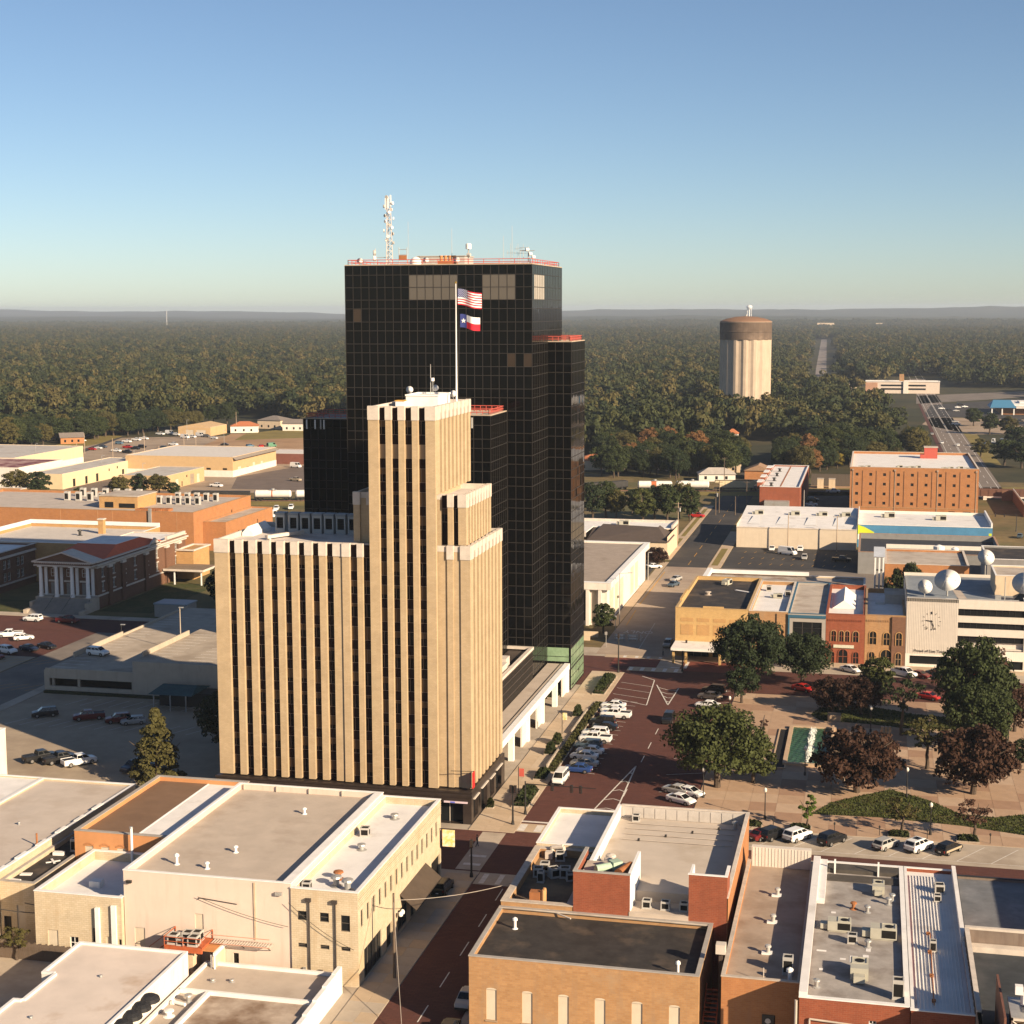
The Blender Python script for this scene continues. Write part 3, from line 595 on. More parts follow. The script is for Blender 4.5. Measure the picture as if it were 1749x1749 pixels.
def ac(label, x, y, z, kind='box', s=1.0, rz=0, group='rooftop air conditioners'):
    t = thing('air_conditioner', label, 'air conditioner', (x,y,z), rz, group)
    if (kind,s) not in ACM:
        a, b = MB(), MB()
        if kind == 'box':
            a.face((-.5*s,-.5*s),(1,0),s,.08,.95*s,[(.12*s,.88*s,.2*s,.8*s)],.05); a.face((.5*s,-.5*s),(0,1),s,.08,.95*s,[(.12*s,.88*s,.2*s,.8*s)],.05); a.face((.5*s,.5*s),(-1,0),s,.08,.95*s); a.face((-.5*s,.5*s),(0,-1),s,.08,.95*s); ring(a,-.5*s,.5*s,-.5*s,.5*s,.95*s,1.0*s,.12*s); a.box(-.55*s,.55*s,-.5*s,.5*s,0,.08)
            b.quad((-.4*s,-.5*s+.06,.15*s),(.4*s,-.5*s+.06,.15*s),(.4*s,-.5*s+.06,.85*s),(-.4*s,-.5*s+.06,.85*s)); b.quad((.5*s-.06,-.4*s,.15*s),(.5*s-.06,.4*s,.15*s),(.5*s-.06,.4*s,.85*s),(.5*s-.06,-.4*s,.85*s)); b.lathe([(.36*s,.955*s),(.36*s,.96*s)],n=14)
        elif kind == 'package':
            a.box(-1.3*s,1.3*s,-.8*s,.8*s,.15,1.25*s); a.box(-1.2*s,1.2*s,-.7*s,.7*s,0,.15); a.box(-2.1*s,-1.3*s,-.5*s,.5*s,.2,.8*s); ring(a,-.2*s,1.2*s,-.7*s,.7*s,1.25*s,1.32*s,.1)
            b.lathe([(.45*s,1.255*s),(.45*s,1.262*s)],cx=.55*s,n=14); b.quad((-.2*s,-.81*s,.3),(1.2*s,-.81*s,.3),(1.2*s,-.81*s,1.1*s),(-.2*s,-.81*s,1.1*s))
        elif kind == 'tall':
            a.face((-.55*s,-.55*s),(1,0),1.1*s,.1,1.9*s,[(.1*s,1.0*s,.3*s,1.6*s)],.06); a.face((.55*s,-.55*s),(0,1),1.1*s,.1,1.9*s); a.face((.55*s,.55*s),(-1,0),1.1*s,.1,1.9*s); a.face((-.55*s,.55*s),(0,-1),1.1*s,.1,1.9*s); ring(a,-.55*s,.55*s,-.55*s,.55*s,1.9*s,1.98*s,.13*s); a.box(-.6*s,.6*s,-.6*s,.6*s,0,.1)
            b.quad((-.45*s,-.49*s,.3*s),(.45*s,-.49*s,.3*s),(.45*s,-.49*s,1.6*s),(-.45*s,-.49*s,1.6*s)); b.lathe([(.4*s,1.9*s),(.4*s,1.91*s)],n=14)
        ACM[(kind,s)] = (a.mesh('casing', grey_ac if kind != 'package' else mat('package_ac_paint',(.42,.40,.33),.5,.12)), b.mesh('fan_grille', dark_void))
    a, b = ACM[(kind,s)]; place('casing', a, t); place('fan_grille', b, t); return t
VM = {}
def vent(label, x, y, z, h=1.1, r=.16, name='vent_pipe', hood=True, mt=None, group='roof vents'):
    t = thing(name, label, 'vent', (x,y,z), group=group)
    m = MB(); m.lathe([(r*2.2,0),(r*1.3,.1),(r,.12),(r,h*.8)],n=10); m.build('pipe', mt or metal, t)
    if hood: m = MB(); m.lathe([(r*1.1,h*.78),(r*1.9,h*.82),(r*1.7,h),(.02,h*1.12)],n=10); m.build('cowl', mt or metal, t)
    return t
def curb_vent(label, x, y, z, rz=0):
    t = thing('roof_fan', label, 'vent', (x,y,z), rz, 'roof vents'); m = MB(); m.box(-.55,.55,-.4,.4,0,.18); m.build('curb', white_paint, t); m = MB(); m.lathe([(.2,.18),(.22,.7),(.36,.75),(.3,.95),(.02,1.0)],cx=.1,n=12); m.build('cowl', grey_ac, t)

# ------------------------------------------------------------------ near left block
b1 = bld('corner_building', 'whitewashed brick corner building with a white roof and narrow upper windows over the street', 'building', -62.75,-54.8,162.0,197.0,11.1, white_brick, white_roof, .9, .4,
    f=[(.75,7.4,1.1,1.1,'w'),(3.4,7.4,1.1,1.1,'w'),(5.9,6.5,1.1,1.9,'w'),(.75,4.2,1.1,.5,'w'),(3.4,4.2,1.1,.5,'w'),(5.9,4.2,1.1,.5,'w')],
    r=[(1.0+2.24*k,6.7,.85,2.0,'w') for k in range(15)]+[(2.0,.1,6.5,3.6,'s'),(10.5,.1,2.2,2.9,'o'),(15,.5,4,2.6,'s'),(20.5,.1,2,2.8,'o'),(24,.5,3.2,2.6,'s'),(30.2,.1,4.2,3.8,'o')])
part(b1,'ribbed_band', white_brick, lambda m: [m.box(7.95,8.03,.1,34.9,9.2+k*.3,9.34+k*.3) for k in range(6)], 'stuff')
part(b1,'awning', mat('brown_awning',(.075,.055,.04),.8,.2), lambda m: (m.quad((7.97,16,5.0),(10.1,16,3.2),(10.1,27.5,3.2),(7.97,27.5,5.0)), m.quad((7.97,27.5,4.9),(10.1,27.5,3.1),(10.1,16,3.1),(7.97,16,4.9)), m.poly([(7.97,16,4.9),(10.1,16,3.1),(10.1,16,3.2),(7.97,16,5.0)]), m.poly([(7.97,27.5,5.0),(10.1,27.5,3.2),(10.1,27.5,3.1),(7.97,27.5,4.9)])))
for x in (2.2, 5.3): part(b1,'downpipe', mat('dark_pipe',(.055,.045,.04),.6), lambda m, x=x: (m.tube((x,-.14,.3),(x,-.14,9.7),.09,n=8), m.box(x-.4,x+.25,-.35,-.02,9.7,10.1)))
part(b1,'meter_boxes', metal, lambda m: [m.box(.9+k*.45,1.25+k*.45,-.22,-.01,1.0+.3*(k%2),1.6+.3*(k%2)) for k in range(3)])
o = part(b1,'wall_lamp', white_paint, lambda m: [m.lathe([(.02,2.9+q*.0),(.25,3.05),(.28,3.3),(.2,3.5),(.02,3.6)],cx=8.6,cy=14.2+q*.75,n=10) for q in (0,1)] + [m.tube((7.95,14.5,3.3),(8.6,14.5,3.3),.05)])
bld_sign = thing('blade_sign','yellow and cream blade sign sticking out of the whitewashed building at the street corner','sign',(-54.7,196.2,5.0)); part(bld_sign,'panel', mat('sign_yellow',(.70,.55,.18),.5,.3,2.5,stain=(.75,.68,.55),ss=1.6,sa=.5), lambda m: m.box(.35,2.0,-.12,.12,0,2.3)); part(bld_sign,'bracket', steel_dark, lambda m: m.box(0,2.1,-.05,.05,2.32,2.42))
for x,y,k,s,lab in ((-60.9,183.4,'box',1.15,'square grey rooftop unit in the middle of the whitewashed corner building roof'),(-61.6,164.2,'box',1.0,'small grey rooftop unit at the front edge of the corner building roof')): ac(lab,x,y,10.2,k,s,R_(6))
for x,y,h,r,lab in ((-59.2,190.5,.7,.3,'squat round roof vent farthest back on the corner building roof'),(-59.7,178.3,.75,.3,'squat round roof vent near the square unit on the corner building roof'),(-59.2,168.2,.95,.33,'rusty round roof vent near the front of the corner building roof'),(-58.7,166.0,1.2,.36,'dark ducted roof vent at the front of the corner building roof'),(-57.0,165.0,1.3,.38,'cream barrel vent at the front right of the corner building roof')): vent(lab,x,y,10.2,h,r,mt=mat('rust',(.33,.13,.05)) if 'rusty' in lab else None)
b2 = bld('pink_stucco_building', 'large pinkish cream stucco building with a wide flat dusty roof beside the corner building', 'building', -83.4,-62.8,162.2,197.0,11.5, pink_stucco, cream_roof, .75, .35, cop=white_paint,
    f=[(8.8,4.6,1.05,2.4,'b'),(1.2,2.5,1.3,2.2,'b'),(13.4,.4,.7,2.3,'o'),(10.6,.2,1.6,2.2,'d')])
part(b2,'thick_parapet', white_roof, lambda m: (m.box(19.55,20.55,.4,34.4,10.75,11.62),))
part(b2,'back_parapet_panel', tan_roof, lambda m: [m.box(.8+k*4.7,.86+k*4.7,34.2,34.42,10.76,11.5) for k in range(5)])
part(b2,'drain_stain_pipe', mat('stained_pipe',(.50,.38,.26)), lambda m: m.box(16.1,16.3,-.1,-.005,4.5,11.3))
for x,y,kind,lab in ((-79.0,167.2,'v','white capped vent pipe at the left front of the pink building roof'),(-74.9,166.6,'c','small white cone vent at the front edge of the pink building roof'),(-73.8,172.6,'v','short rusty-headed vent pipe in the middle of the pink building roof'),(-70.8,188.3,'v','small white vent far back on the pink building roof')):
    vent(lab,x,y,10.76,1.25 if 'left front' in lab else .8,.17,mt=white_paint)
# steel balcony with condensers
sp = thing('steel_platform','rust-red steel balcony carrying dark condensers on the pink building front','platform',(-77.0,159.0,0))
part(sp,'deck', mat('rust_red',(.42,.105,.04),.8,.25,1), lambda m: (m.box(0,4.6,.2,3.2,4.0,4.25),m.box(0,4.6,0,.2,3.6,4.25)))
for k in range(9): part(sp,'deck_plank', mat('rust_plank',(.50,.22,.08),.8), lambda m, k=k: m.box(4.6+.0,6.0,.2+k*.33,.45+k*.33,3.9,4.0))
part(sp,'railing', mat('rust_red',(.42,.105,.04)), lambda m: [m.tube(a,b,.045,n=5) for a,b in (((0,.05,5.3),(4.6,.05,5.3)),((0,.05,4.8),(4.6,.05,4.8)),((0,.05,5.3),(0,3.1,5.3)),((4.6,.05,5.3),(4.6,3.1,5.3)),((0,.05,4.2),(0,.05,5.3)),((2.3,.05,4.2),(2.3,.05,5.3)),((4.6,.05,4.2),(4.6,.05,5.3)),((0,3.1,4.2),(0,3.1,5.3)),((4.6,3.1,4.2),(4.6,3.1,5.3)))])
part(sp,'post', white_paint, lambda m: [m.box(x,x+.18,.1,.28,0,3.6) for x in (.3,5.6)])
part(sp,'lean_to', cream_stucco, lambda m: (m.box(1.0,3.2,.6,3.0,0,3.5), m.box(5.6,6.1,.3,3.1,0,3.5)))
part(sp,'white_gutter', white_paint, lambda m: (m.box(6.0,6.25,-.1,3.1,3.55,3.95), m.tube((6.15,-.1,3.6),(6.15,-.1,.3),.1)))
part(sp,'stair', mat('rust_red',(.42,.105,.04)), lambda m: (m.tube((-3.2,2.8,2.7),(0,2.8,5.2),.045,n=5), m.tube((-3.2,2.8,1.6),(0,2.8,4.1),.06,n=5), m.tube((-3.2,2.8,1.6),(-3.2,2.8,2.7),.045,n=5)))
for k,(x,y) in enumerate(((-76.2,159.9),(-74.9,160.9),(-73.9,161.2),(-73.7,159.8),(-75.2,159.6))): ac(['dark condenser at the left end of the rust-red balcony','dark condenser at the back of the rust-red balcony','dark condenser at the back right of the rust-red balcony','dark condenser at the front right of the rust-red balcony','small condenser in the middle of the rust-red balcony'][k],x,y,4.25,'box',1.15 if k < 4 else .8,0,'condensers on the steel balcony')
cw = thing('catwalk','pale slatted steel catwalk fixed along the pink building wall','catwalk',(-72.2,160.9,4.2))
part(cw,'rail', mat('faded_red',(.5,.26,.18),.7), lambda m: [m.tube((0,y,z),(7.2,y,z),.05,n=5) for y,z in ((0,0),(1.2,0),(0,1.0))])
for k in range(22): part(cw,'slat', cream_cap, lambda m, k=k: m.box(.1+k*.33,.26+k*.33,.05,1.15,.02,.07))
part(cw,'bracket', steel_dark, lambda m: [m.tube((x,1.25,-.8),(x,.1,0),.05,n=5) for x in (.4,3.6,6.8)])
b3 = bld('orange_brick_hall', 'low orange brick hall with a brown and white roof and three boarded arched windows', 'building', -97.2,-83.5,176.3,200.6,10.6, mat('orange_stucco',(.50,.235,.10),.9,.08,.8,stain=(.42,.20,.09)), white_roof, .6, .5, cop=mat('grey_coping',(.34,.31,.28)),
    f=[(1.4,5.4,1.15,3.3,'b'),(3.6,5.4,1.15,3.3,'b'),(5.8,5.4,1.15,3.3,'b'),(9.2,5.3,1.0,2.8,'o'),(11.6,5.3,1.3,2.3,'d')])
part(b3,'brown_roof_sheet', brown_roof, lambda m: m.box(.5,7.7,.5,23.8,10.0,10.03))
part(b3,'ridge_trim', white_paint, lambda m: m.box(7.7,7.9,.5,23.8,10.0,10.06))
for x in (1.4,3.6,5.8): part(b3,'arch_hood', mat('orange_hood',(.44,.20,.085)), lambda m, x=x: [m.box(x-.12+k*.2,x+.1+k*.2,-.07,-.005,8.72+.25*math.sin(math.pi*(k+.5)/7),8.9+.25*math.sin(math.pi*(k+.5)/7)) for k in range(7)])
vp = thing('white_flue','tall white flue pipe standing against the orange brick hall','flue',(-89.0,175.6,5.3)); part(vp,'pipe', white_paint, lambda m: m.tube((0,0,0),(0,0,6.4),.17,n=10)); part(vp,'cap', metal, lambda m: m.tube((0,0,6.4),(0,0,6.6),.24,.2,10))
b5 = bld('white_roof_annex', 'low annex with a bright white roof, behind the wooden fence beside the pink building', 'building', -94.6,-83.5,161.6,176.2,8.3, white_brick, white_roof, 1.1, .45,
    f=[(1.6,.3,1.3,3.4,'b'),(4.4,1.6,1.1,1.5,'c'),(7.4,.4,.5,4,'o'),(9.0,.3,1.5,3.2,'b'),(10.6,.3,.4,3.0,'o')])
part(b5,'corner_pilaster', white_paint, lambda m: (m.box(7.9,8.4,-.4,-.02,0,7.0), m.box(9.9,10.5,-.3,-.02,0,7.4)))
part(b5,'roof_box', white_paint, lambda m: m.box(4.4,5.8,5.0,6.2,7.2,8.0))
part(b5,'sloped_curb', white_roof, lambda m: m.poly([(7.4,.6,7.22),(8.6,.6,7.22),(8.6,.7,8.2),(7.9,.7,7.9)]))
ac('grey rooftop condenser in the shade on the white-roofed annex',-86.6,174.0,7.2,'box',1.0,R_(20))
b6 = bld('dark_roof_shop', 'narrow shop building with a littered black tar roof at the left edge', 'building', -102.0,-97.3,166.4,198.0,7.2, white_brick, black_roof, .5, .4, cop=mat('grey_coping',(.34,.31,.28)), f=[(.4,.2,1.0,2.6,'o'),(2.2,1.4,1.1,2.9,'b')])
ac('pale green-grey tall condenser on the black tar roof', -98.9, 179.5, 6.7, 'tall', .85)
for k,(x,y,r,lab) in enumerate(((-99.6,175.0,.7,'crossed white planks lying on the black tar roof'),(-100.6,170.2,.2,'white board lying flat on the black tar roof near its front edge'),(-100.2,177.6,.1,'small white crate on the black tar roof'),(-100.9,168.0,-.1,'pale plank at the left front corner of the black tar roof'))):
    t = thing('roof_board', lab, 'board', (x,y,6.72), r); part(t,'board', white_roof, lambda m, k=k: (m.box(-.9,.9,-.14,.14,.02,.1), m.box(-.14,.14,-.9,.9,.10,.16)) if k == 0 else m.box(-.7,.7,-.35,.35,0,.12 if k != 2 else .4))
b4 = bld('long_white_shed', 'long pale roofed building at the left edge with a seam along its roof', 'building', -116.8,-102.1,150.0,203.2,8.2, white_brick, mat('shed_roof',(.50,.43,.37),.9,.1,.25,stain=(.42,.35,.29),sa=.56), .25, .4)
bld('neighbour_shed', 'pale roofed shed cut by the left edge, left of the roof seam', 'building', -145,-116.85,150.0,203.6,8.1, white_brick, white_roof, .2, .3)
part(b4,'step_flashing', white_paint, lambda m: [m.box(14.2,14.75,16+k*5,18.5+k*5,8.31,8.4+.06*(k%2)) for k in range(6)])
vent('rusty vent pipe at the right edge of the long pale roof', -102.9,177.0,8.2,1.7,.12,mt=mat('rust',(.33,.13,.05)),hood=False)
vent('tiny dark vent in the middle of the long pale roof', -109.5,184.0,7.95,.35,.12)
bld('white_block', 'white rendered wall at the far left edge beside the parked trucks', 'building', -150,-136.2,212,226,8.5, white_stucco, white_roof, .5,.3)
# wooden fence: every plank a part
wf = thing('wooden_fence','weathered grey board fence in front of the whitewashed annex','fence',(-104.0,160.9,0))
part(wf,'rail', wood_dark, lambda m: (m.box(0,14.6,.06,.14,.5,.62),m.box(0,14.6,.06,.14,1.6,1.72)))
PL = [MB() for _ in range(3)]
for k,p in enumerate(PL): p.box(0,.235,-.03,.03,0,2.05+.07*k)
PL = [p.mesh('fence_plank', wood_dark) for p in PL]
for k in range(58): place('fence_plank', PL[k*7%3], wf, (k*.25,random.uniform(-.01,.02),random.uniform(-.05,.03)))
# bottom-left flat roofs
def flat(name,label,pts,h,par,roof,wall,pt=.35,cop=None):
    """flat building of any rectilinear plan: walls, raised parapet strips, roof"""
    x0,y0 = min(p[0] for p in pts), min(p[1] for p in pts); t = thing(name,label,'building',(x0,y0,0)); q = [(x-x0,y-y0) for x,y in pts]; n = len(q)
    m = MB(); m.prism(q,0,h-par); m.f.pop(); m.m.pop(); m.build('wall', wall, t)
    m = MB(); m.poly([(x,y,h-par) for x,y in q]); m.build('roof', roof, t)
    m = MB()
    for k in range(n):
        a, b = Vector(q[k]), Vector(q[(k+1)%n]); d = (b-a).normalized(); nn = Vector((-d.y,d.x)); L = (b-a).length
        pr, nx = Vector(q[k-1]), Vector(q[(k+2)%n]); d0 = (a-pr).normalized(); cv0 = d0.x*d.y-d0.y*d.x; d1 = (nx-b).normalized(); cv1 = d.x*d1.y-d.y*d1.x
        s0 = 0 if cv0 > 0 else pt; s1 = pt if cv1 > 0 else 0
        if cv0 <= 0: s0 = 0
        c = a+d*(s0 if cv0 > 0 else -0.0)+(d*pt*0); e = b-d*s1
        pts4 = [c-nn*.03, e-nn*.03, e+nn*pt, c+nn*pt]
        m.prism([(v.x,v.y) for v in pts4],h-par-.02,h)
    m.build('parapet', cop or white_paint, t); return t
c1 = flat('stepped_white_roof','big dusty white flat roof with a stepped left edge at the bottom left',[(-85.6,120),(-72.9,120),(-72.9,156.4),(-86.1,156.4),(-86.1,147.9),(-84.6,147.9),(-84.6,141.3),(-85.6,141.3)],5.0,.25,mat('stained_white_roof',(.62,.53,.46),.9,.1,.25,stain=(.36,.24,.15),ss=.11,sa=.66),white_stucco)
part(c1,'side_awning', mat('awning_black',(.02,.02,.022),.7), lambda m: [m.lathe([(1.1,4.2),(1.0,4.6),(.6,4.85),(.05,4.95)],cx=13.9,cy=13+k*2.05,n=12) for k in range(7)])
c2 = flat('parapet_white_roof','low white flat roof with cross parapets and a stepped white street wall',[(-72.4,125.2),(-56.3,125.2),(-56.3,160.2),(-72.4,160.2)],2.4,.35,cream_roof,white_stucco)
part(c2,'cross_parapet', white_paint, lambda m: (m.box(0.4,15.7,27.0,27.35,2.0,2.55), m.box(3.5,3.9,5,26.9,2.0,2.6)))
part(c2,'raised_roof', mat('brown_stained_roof',(.46,.37,.29),.9,.15,.3,stain=(.19,.12,.075),ss=.16,sa=.52), lambda m: m.box(3.95,15.7,5,26.95,2.06,2.12))
part(c2,'stepped_street_wall', white_paint, lambda m: [m.box(15.75,16.25,y,y+3.0,0,2.5+.2*k) for k,y in enumerate((20.5,23.6,26.7,29.8))]+[m.box(15.75,16.25,32.9,35.0,0,3.2)])
for x,y,h,lab in ((-69.7,155.7,.3,'small dark roof vent at the back left of the bottom white roof'),(-67.6,156.1,.3,'small dark roof vent beside another at the back of the bottom white roof')): vent(lab,x,y,2.06,h,.16)
vent('white cone vent on the narrow bottom roof strip nearest the frame edge', -70.7,146.6,2.06,.7,.3,mt=white_paint); vent('grey curved vent on the narrow bottom roof strip', -70.1,150.2,2.06,.9,.25); 
t = thing('roof_duct','short curved pale duct lying on the narrow bottom roof strip','duct',(-71.4,149.4,2.08),R_(-15)); part(t,'casing', white_paint, lambda m: (m.tube((0,0,.25),(1.5,0,.25),.2),m.tube((0,0,.25),(-.35,0,.05),.3)))
for k,x in enumerate((-79.4,-81.6)): vent(['small dark drain vent in the stain on the stepped white roof','small dark drain vent at the bottom of the stepped white roof'][k], x,(148.5,137.8)[k],4.72,.25,.12)

# ------------------------------------------------------------------ near right block
br = bld('tan_brick_building', 'tan brick building with a black tar roof and six blank arched windows in its front', 'building', -39.6,-15.6,152.8,167.0,9.0, tan_brick, black_roof, .55, .4, cop=mat('grey_coping',(.34,.31,.28)),
    f=[(1.85+3.83*k,2.2,1.12,3.35,'b') for k in range(6)])
for k in range(6): part(br,'window_arch', mat('blank_panel',(.55,.47,.36)), lambda m, k=k: m.poly([(1.85+3.83*k+.56-.56*math.cos(math.pi*i/8),-.012,5.55+.2*math.sin(math.pi*i/8)) for i in range(9)][::-1]))
part(br,'stone_plinth', mat('plinth',(.33,.24,.16),.9,.2), lambda m: m.box(-.06,24.06,-.1,-.006,0,1.5))
for k in range(6): part(br,'window_sill', mat('plinth',(.33,.24,.16)), lambda m, k=k: m.box(1.75+3.83*k,3.07+3.83*k,-.1,-.005,2.05,2.19))
part(br,'gutter', tan_roof, lambda m: (m.tube((0,13.6,9.1),(24,13.6,9.0),.09,n=6),))
part(br,'roof_pipe', cream_cap, lambda m: m.tube((3,15.5,9.25),(8.4,12.8,8.8),.09,n=6))
vent('pale hooded vent at the left of the black tar roof of the tan brick building', -36.8,162.3,8.45,1.2,.16,mt=white_paint); vent('pale bent vent pipe at the front right of the tan brick building roof', -17.9,154.3,8.45,1.3,.14,mt=white_paint)
bld('street_corner_shop','small building with a white sloped roof in front of the tower corner','building',-39.4,-31.2,186.0,200.4,10.0, white_brick, white_roof, .55,.35)
dk = bld('cluttered_roof_shop','shop with a dark roof crowded with air conditioners, left of the high brick building','building',-39.5,-31.3,167.06,185.9,9.6, tan_brick, mat('dirty_dark_roof',(.10,.075,.055),.9,.3,.5,stain=(.24,.16,.09),ss=.16,sa=.5), .9,.75, cop=mat('pale_coping',(.48,.41,.34),.8,.2,1))
for k,(x,y,s,r,kind) in enumerate(((-36.0,184.0,1.1,8,'box'),(-32.7,183.4,1.05,0,'box'),(-37.1,180.0,1.1,5,'box'),(-37.5,178.0,1.15,10,'box'),(-35.6,178.2,1.2,35,'box'),(-34.3,178.4,1.25,8,'box'),(-33.5,177.5,.95,20,'box'),(-36.8,176.2,1.1,0,'tall'))):
    ac(['cream condenser with dark grille at the back of the cluttered roof','round-topped condenser at the back right of the cluttered roof','pale condenser in the middle left of the cluttered roof','pale condenser leftmost in the front group on the cluttered roof','tilted pale condenser in the front group on the cluttered roof','dark-sided condenser in the front group on the cluttered roof','small condenser rightmost in the front group on the cluttered roof','blue-grey tall condenser in the shade on the cluttered roof'][k],x,y,8.72,kind,s if kind == 'box' else .7,R_(r))
t = thing('exhaust_duct','tangle of cream exhaust ducting at the back left of the cluttered roof','duct',(-37.2,185.0,8.72)); part(t,'casing', cream_cap, lambda m: (m.tube((0,0,0),(0,0,1.3),.28), m.tube((0,0,1.2),(1.4,-.2,1.5),.28), m.tube((1.4,-.2,1.5),(1.7,-.3,.3),.25), m.box(-.7,.2,-1,-.2,0,.9)))
t = thing('rusty_chimney','rusty brick chimney stub at the edge of the tan brick building roof','chimney',(-35.5,168.4,8.7)); part(t,'stack', mat('rust',(.33,.13,.05)), lambda m: m.box(-.9,.3,-.5,.5,0,1.9)); part(t,'pots', mat('clay',(.5,.27,.12),.8), lambda m: [m.lathe([(.2,0),(.22,1.9),(.18,2.2)],cx=.7,cy=.3*k,n=8) for k in (-1,1)])
# high orange brick building
M2 = thing('high_brick_building','high orange-red brick building with a pale flat roof and two brick boxes facing us','building',(-30.9,167.05,0))
W, D = 16.9, 30.25
m = MB(); m.face((W,0),(0,1),D,0,12.0,[(9,3,.9,1.8),(9,7,.9,1.8)],.15); m.face((W,D),(-1,0),W,0,12.0); m.face((0,D),(0,-1),D,0,12.0); m.face((0,0),(1,0),W,0,9.3); m.quad((.35,4,10.5),(.35,D-.35,10.5),(.35,D-.35,12),(.35,4,12)); m.quad((W-.35,D-.35,10.5),(W-.35,0,10.5),(W-.35,0,12),(W-.35,D-.35,12)); m.build('wall', orange_brick, M2)
part(M2,'roof', mat('m2_roof',(.49,.42,.35),.9,.08,.3,stain=(.40,.33,.26),sa=.58), lambda m: m.quad((.35,4.2,10.5),(W-.35,4.2,10.5),(W-.35,D-.4,10.5),(.35,D-.4,10.5)))
part(M2,'rear_well', cream_roof, lambda m: (m.quad((6.0,.3,9.35),(12.6,.3,9.35),(12.6,4.2,9.35),(6.0,4.2,9.35)), m.quad((6.0,4.2,9.35),(12.6,4.2,9.35),(12.6,4.2,10.5),(6.0,4.2,10.5)), m.box(6.0,12.6,-.1,.3,8.9,9.6)))
part(M2,'left_parapet', white_paint, lambda m: (m.box(0,.45,7.5,D,10.5,12.06)))
part(M2,'coping', cream_cap, lambda m: (m.box(W-.4,W+.07,0,D+.05,12.0,12.12), m.box(.46,W-.42,D-.42,D+.05,12.0,12.12)))
part(M2,'back_parapet', mat('grey_block_wall',(.45,.41,.37),.9,.15), lambda m: m.box(.46,W-.4,D-.5,D-.43,10.5,11.98))
for k in range(11): part(M2,'wall_panel', mat('grey_block_wall',(.45,.41,.37)), lambda m, k=k: m.box(.6+k*1.43,1.9+k*1.43,D-.56,D-.51,10.55,11.9))
part(M2,'left_box', orange_brick if 0 else red_brick, lambda m: (m.face((-.3,-.02),(1,0),6.4,0,13.75), m.face((-.3,8.0),(0,-1),8.02,0,13.75), m.box(-.29,0,0,8,13.0,13.74), m.box(5.75,6.09,0,8.3,9.35,13.7,1), m.box(0,5.7,.0,.3,13.0,13.74), m.quad((0,.3,12.4),(5.7,.3,12.4),(5.7,7.6,12.4),(0,7.6,12.4),2), m.quad((6.1,0,0),(6.1,0,9.35),(6.1,8,9.35),(6.1,8,0))))
[o for o in M2.children if o.name.startswith('left_box')][0].data.materials.append(white_paint); [o for o in M2.children if o.name.startswith('left_box')][0].data.materials.append(tan_roof)
part(M2,'box_coping', mat('grey_coping',(.34,.31,.28)), lambda m: (m.box(-.36,.08,-.06,8,13.75,13.87), m.box(.08,6.14,-.06,.36,13.75,13.87)))
part(M2,'right_box', red_brick, lambda m: (m.face((12.6,-.02),(1,0),4.2,0,14.4), m.face((16.8,-.02),(0,1),3.4,12,14.4), m.box(12.61,12.9,0,3.4,9.35,14.39,1), m.box(12.9,16.5,2.9,3.3,10.5,12.2,1), m.quad((12.9,.3,13.4),(16.5,.3,13.4),(16.5,3,13.4),(12.9,3,13.4),1)))
[o for o in M2.children if o.name.startswith('right_box')][0].data.materials.append(white_paint)
part(M2,'box_coping', white_paint, lambda m: (m.box(12.5,16.86,-.07,.3,14.4,14.5), m.box(16.5,16.86,.3,3.5,14.4,14.5)))
for k,x in enumerate((-23.2,-21.1,-19.0)): ac(['leftmost','middle','rightmost'][k]+' dark condenser in the shaded well between the brick boxes',x,169.2,9.36,'box',1.0,0,'condensers in the rear well')
t = thing('green_tank','pale green dented duct lying in the left brick box','duct',(-28.2,171.6,12.42),R_(40)); part(t,'casing', mat('pale_green',(.36,.47,.36),.6,.2), lambda m: (m.tube((-1.4,0,.45),(1.2,0,.45),.45,n=12), m.box(.6,1.8,-.6,.6,0,1.0)))
t = thing('rusty_tank','brown rusty tank lying in the left brick box','tank',(-25.9,170.6,12.42),R_(70)); part(t,'shell', mat('rust',(.33,.13,.05)), lambda m: (m.tube((-1.5,0,.6),(1.4,0,.6),.6,n=14)))
for k in range(3): vent(f'cream stack {["nearest","in the middle","farthest back"][k]} of three by the left parapet of the high brick building', -28.9,176.6+k*1.2,10.5,1.2,.34,mt=cream_cap)
ac('small grey condenser at the back left corner of the high brick building roof',-28.3,195.6,10.5,'box',.9); vent('small grey vent in the parapet shade at the back right of the high brick building',-15.6,195.0,10.5,1.0,.22)
t = thing('pipe_rack','lines of dark pipe supports across the back of the high brick building roof','pipes',(-29,186,10.5)); part(t,'pipes', tan_roof, lambda m: [m.tube((0,2+k*2.1,.12),(13.6,2+k*2.1,.12),.05,n=5) for k in range(4)]); part(t,'supports', steel_dark, lambda m: [m.box(2+k*3.1,2.25+k*3.1,1.9+(k%4)*2.1,2.2+(k%4)*2.1,0,.3) for k in range(4)])
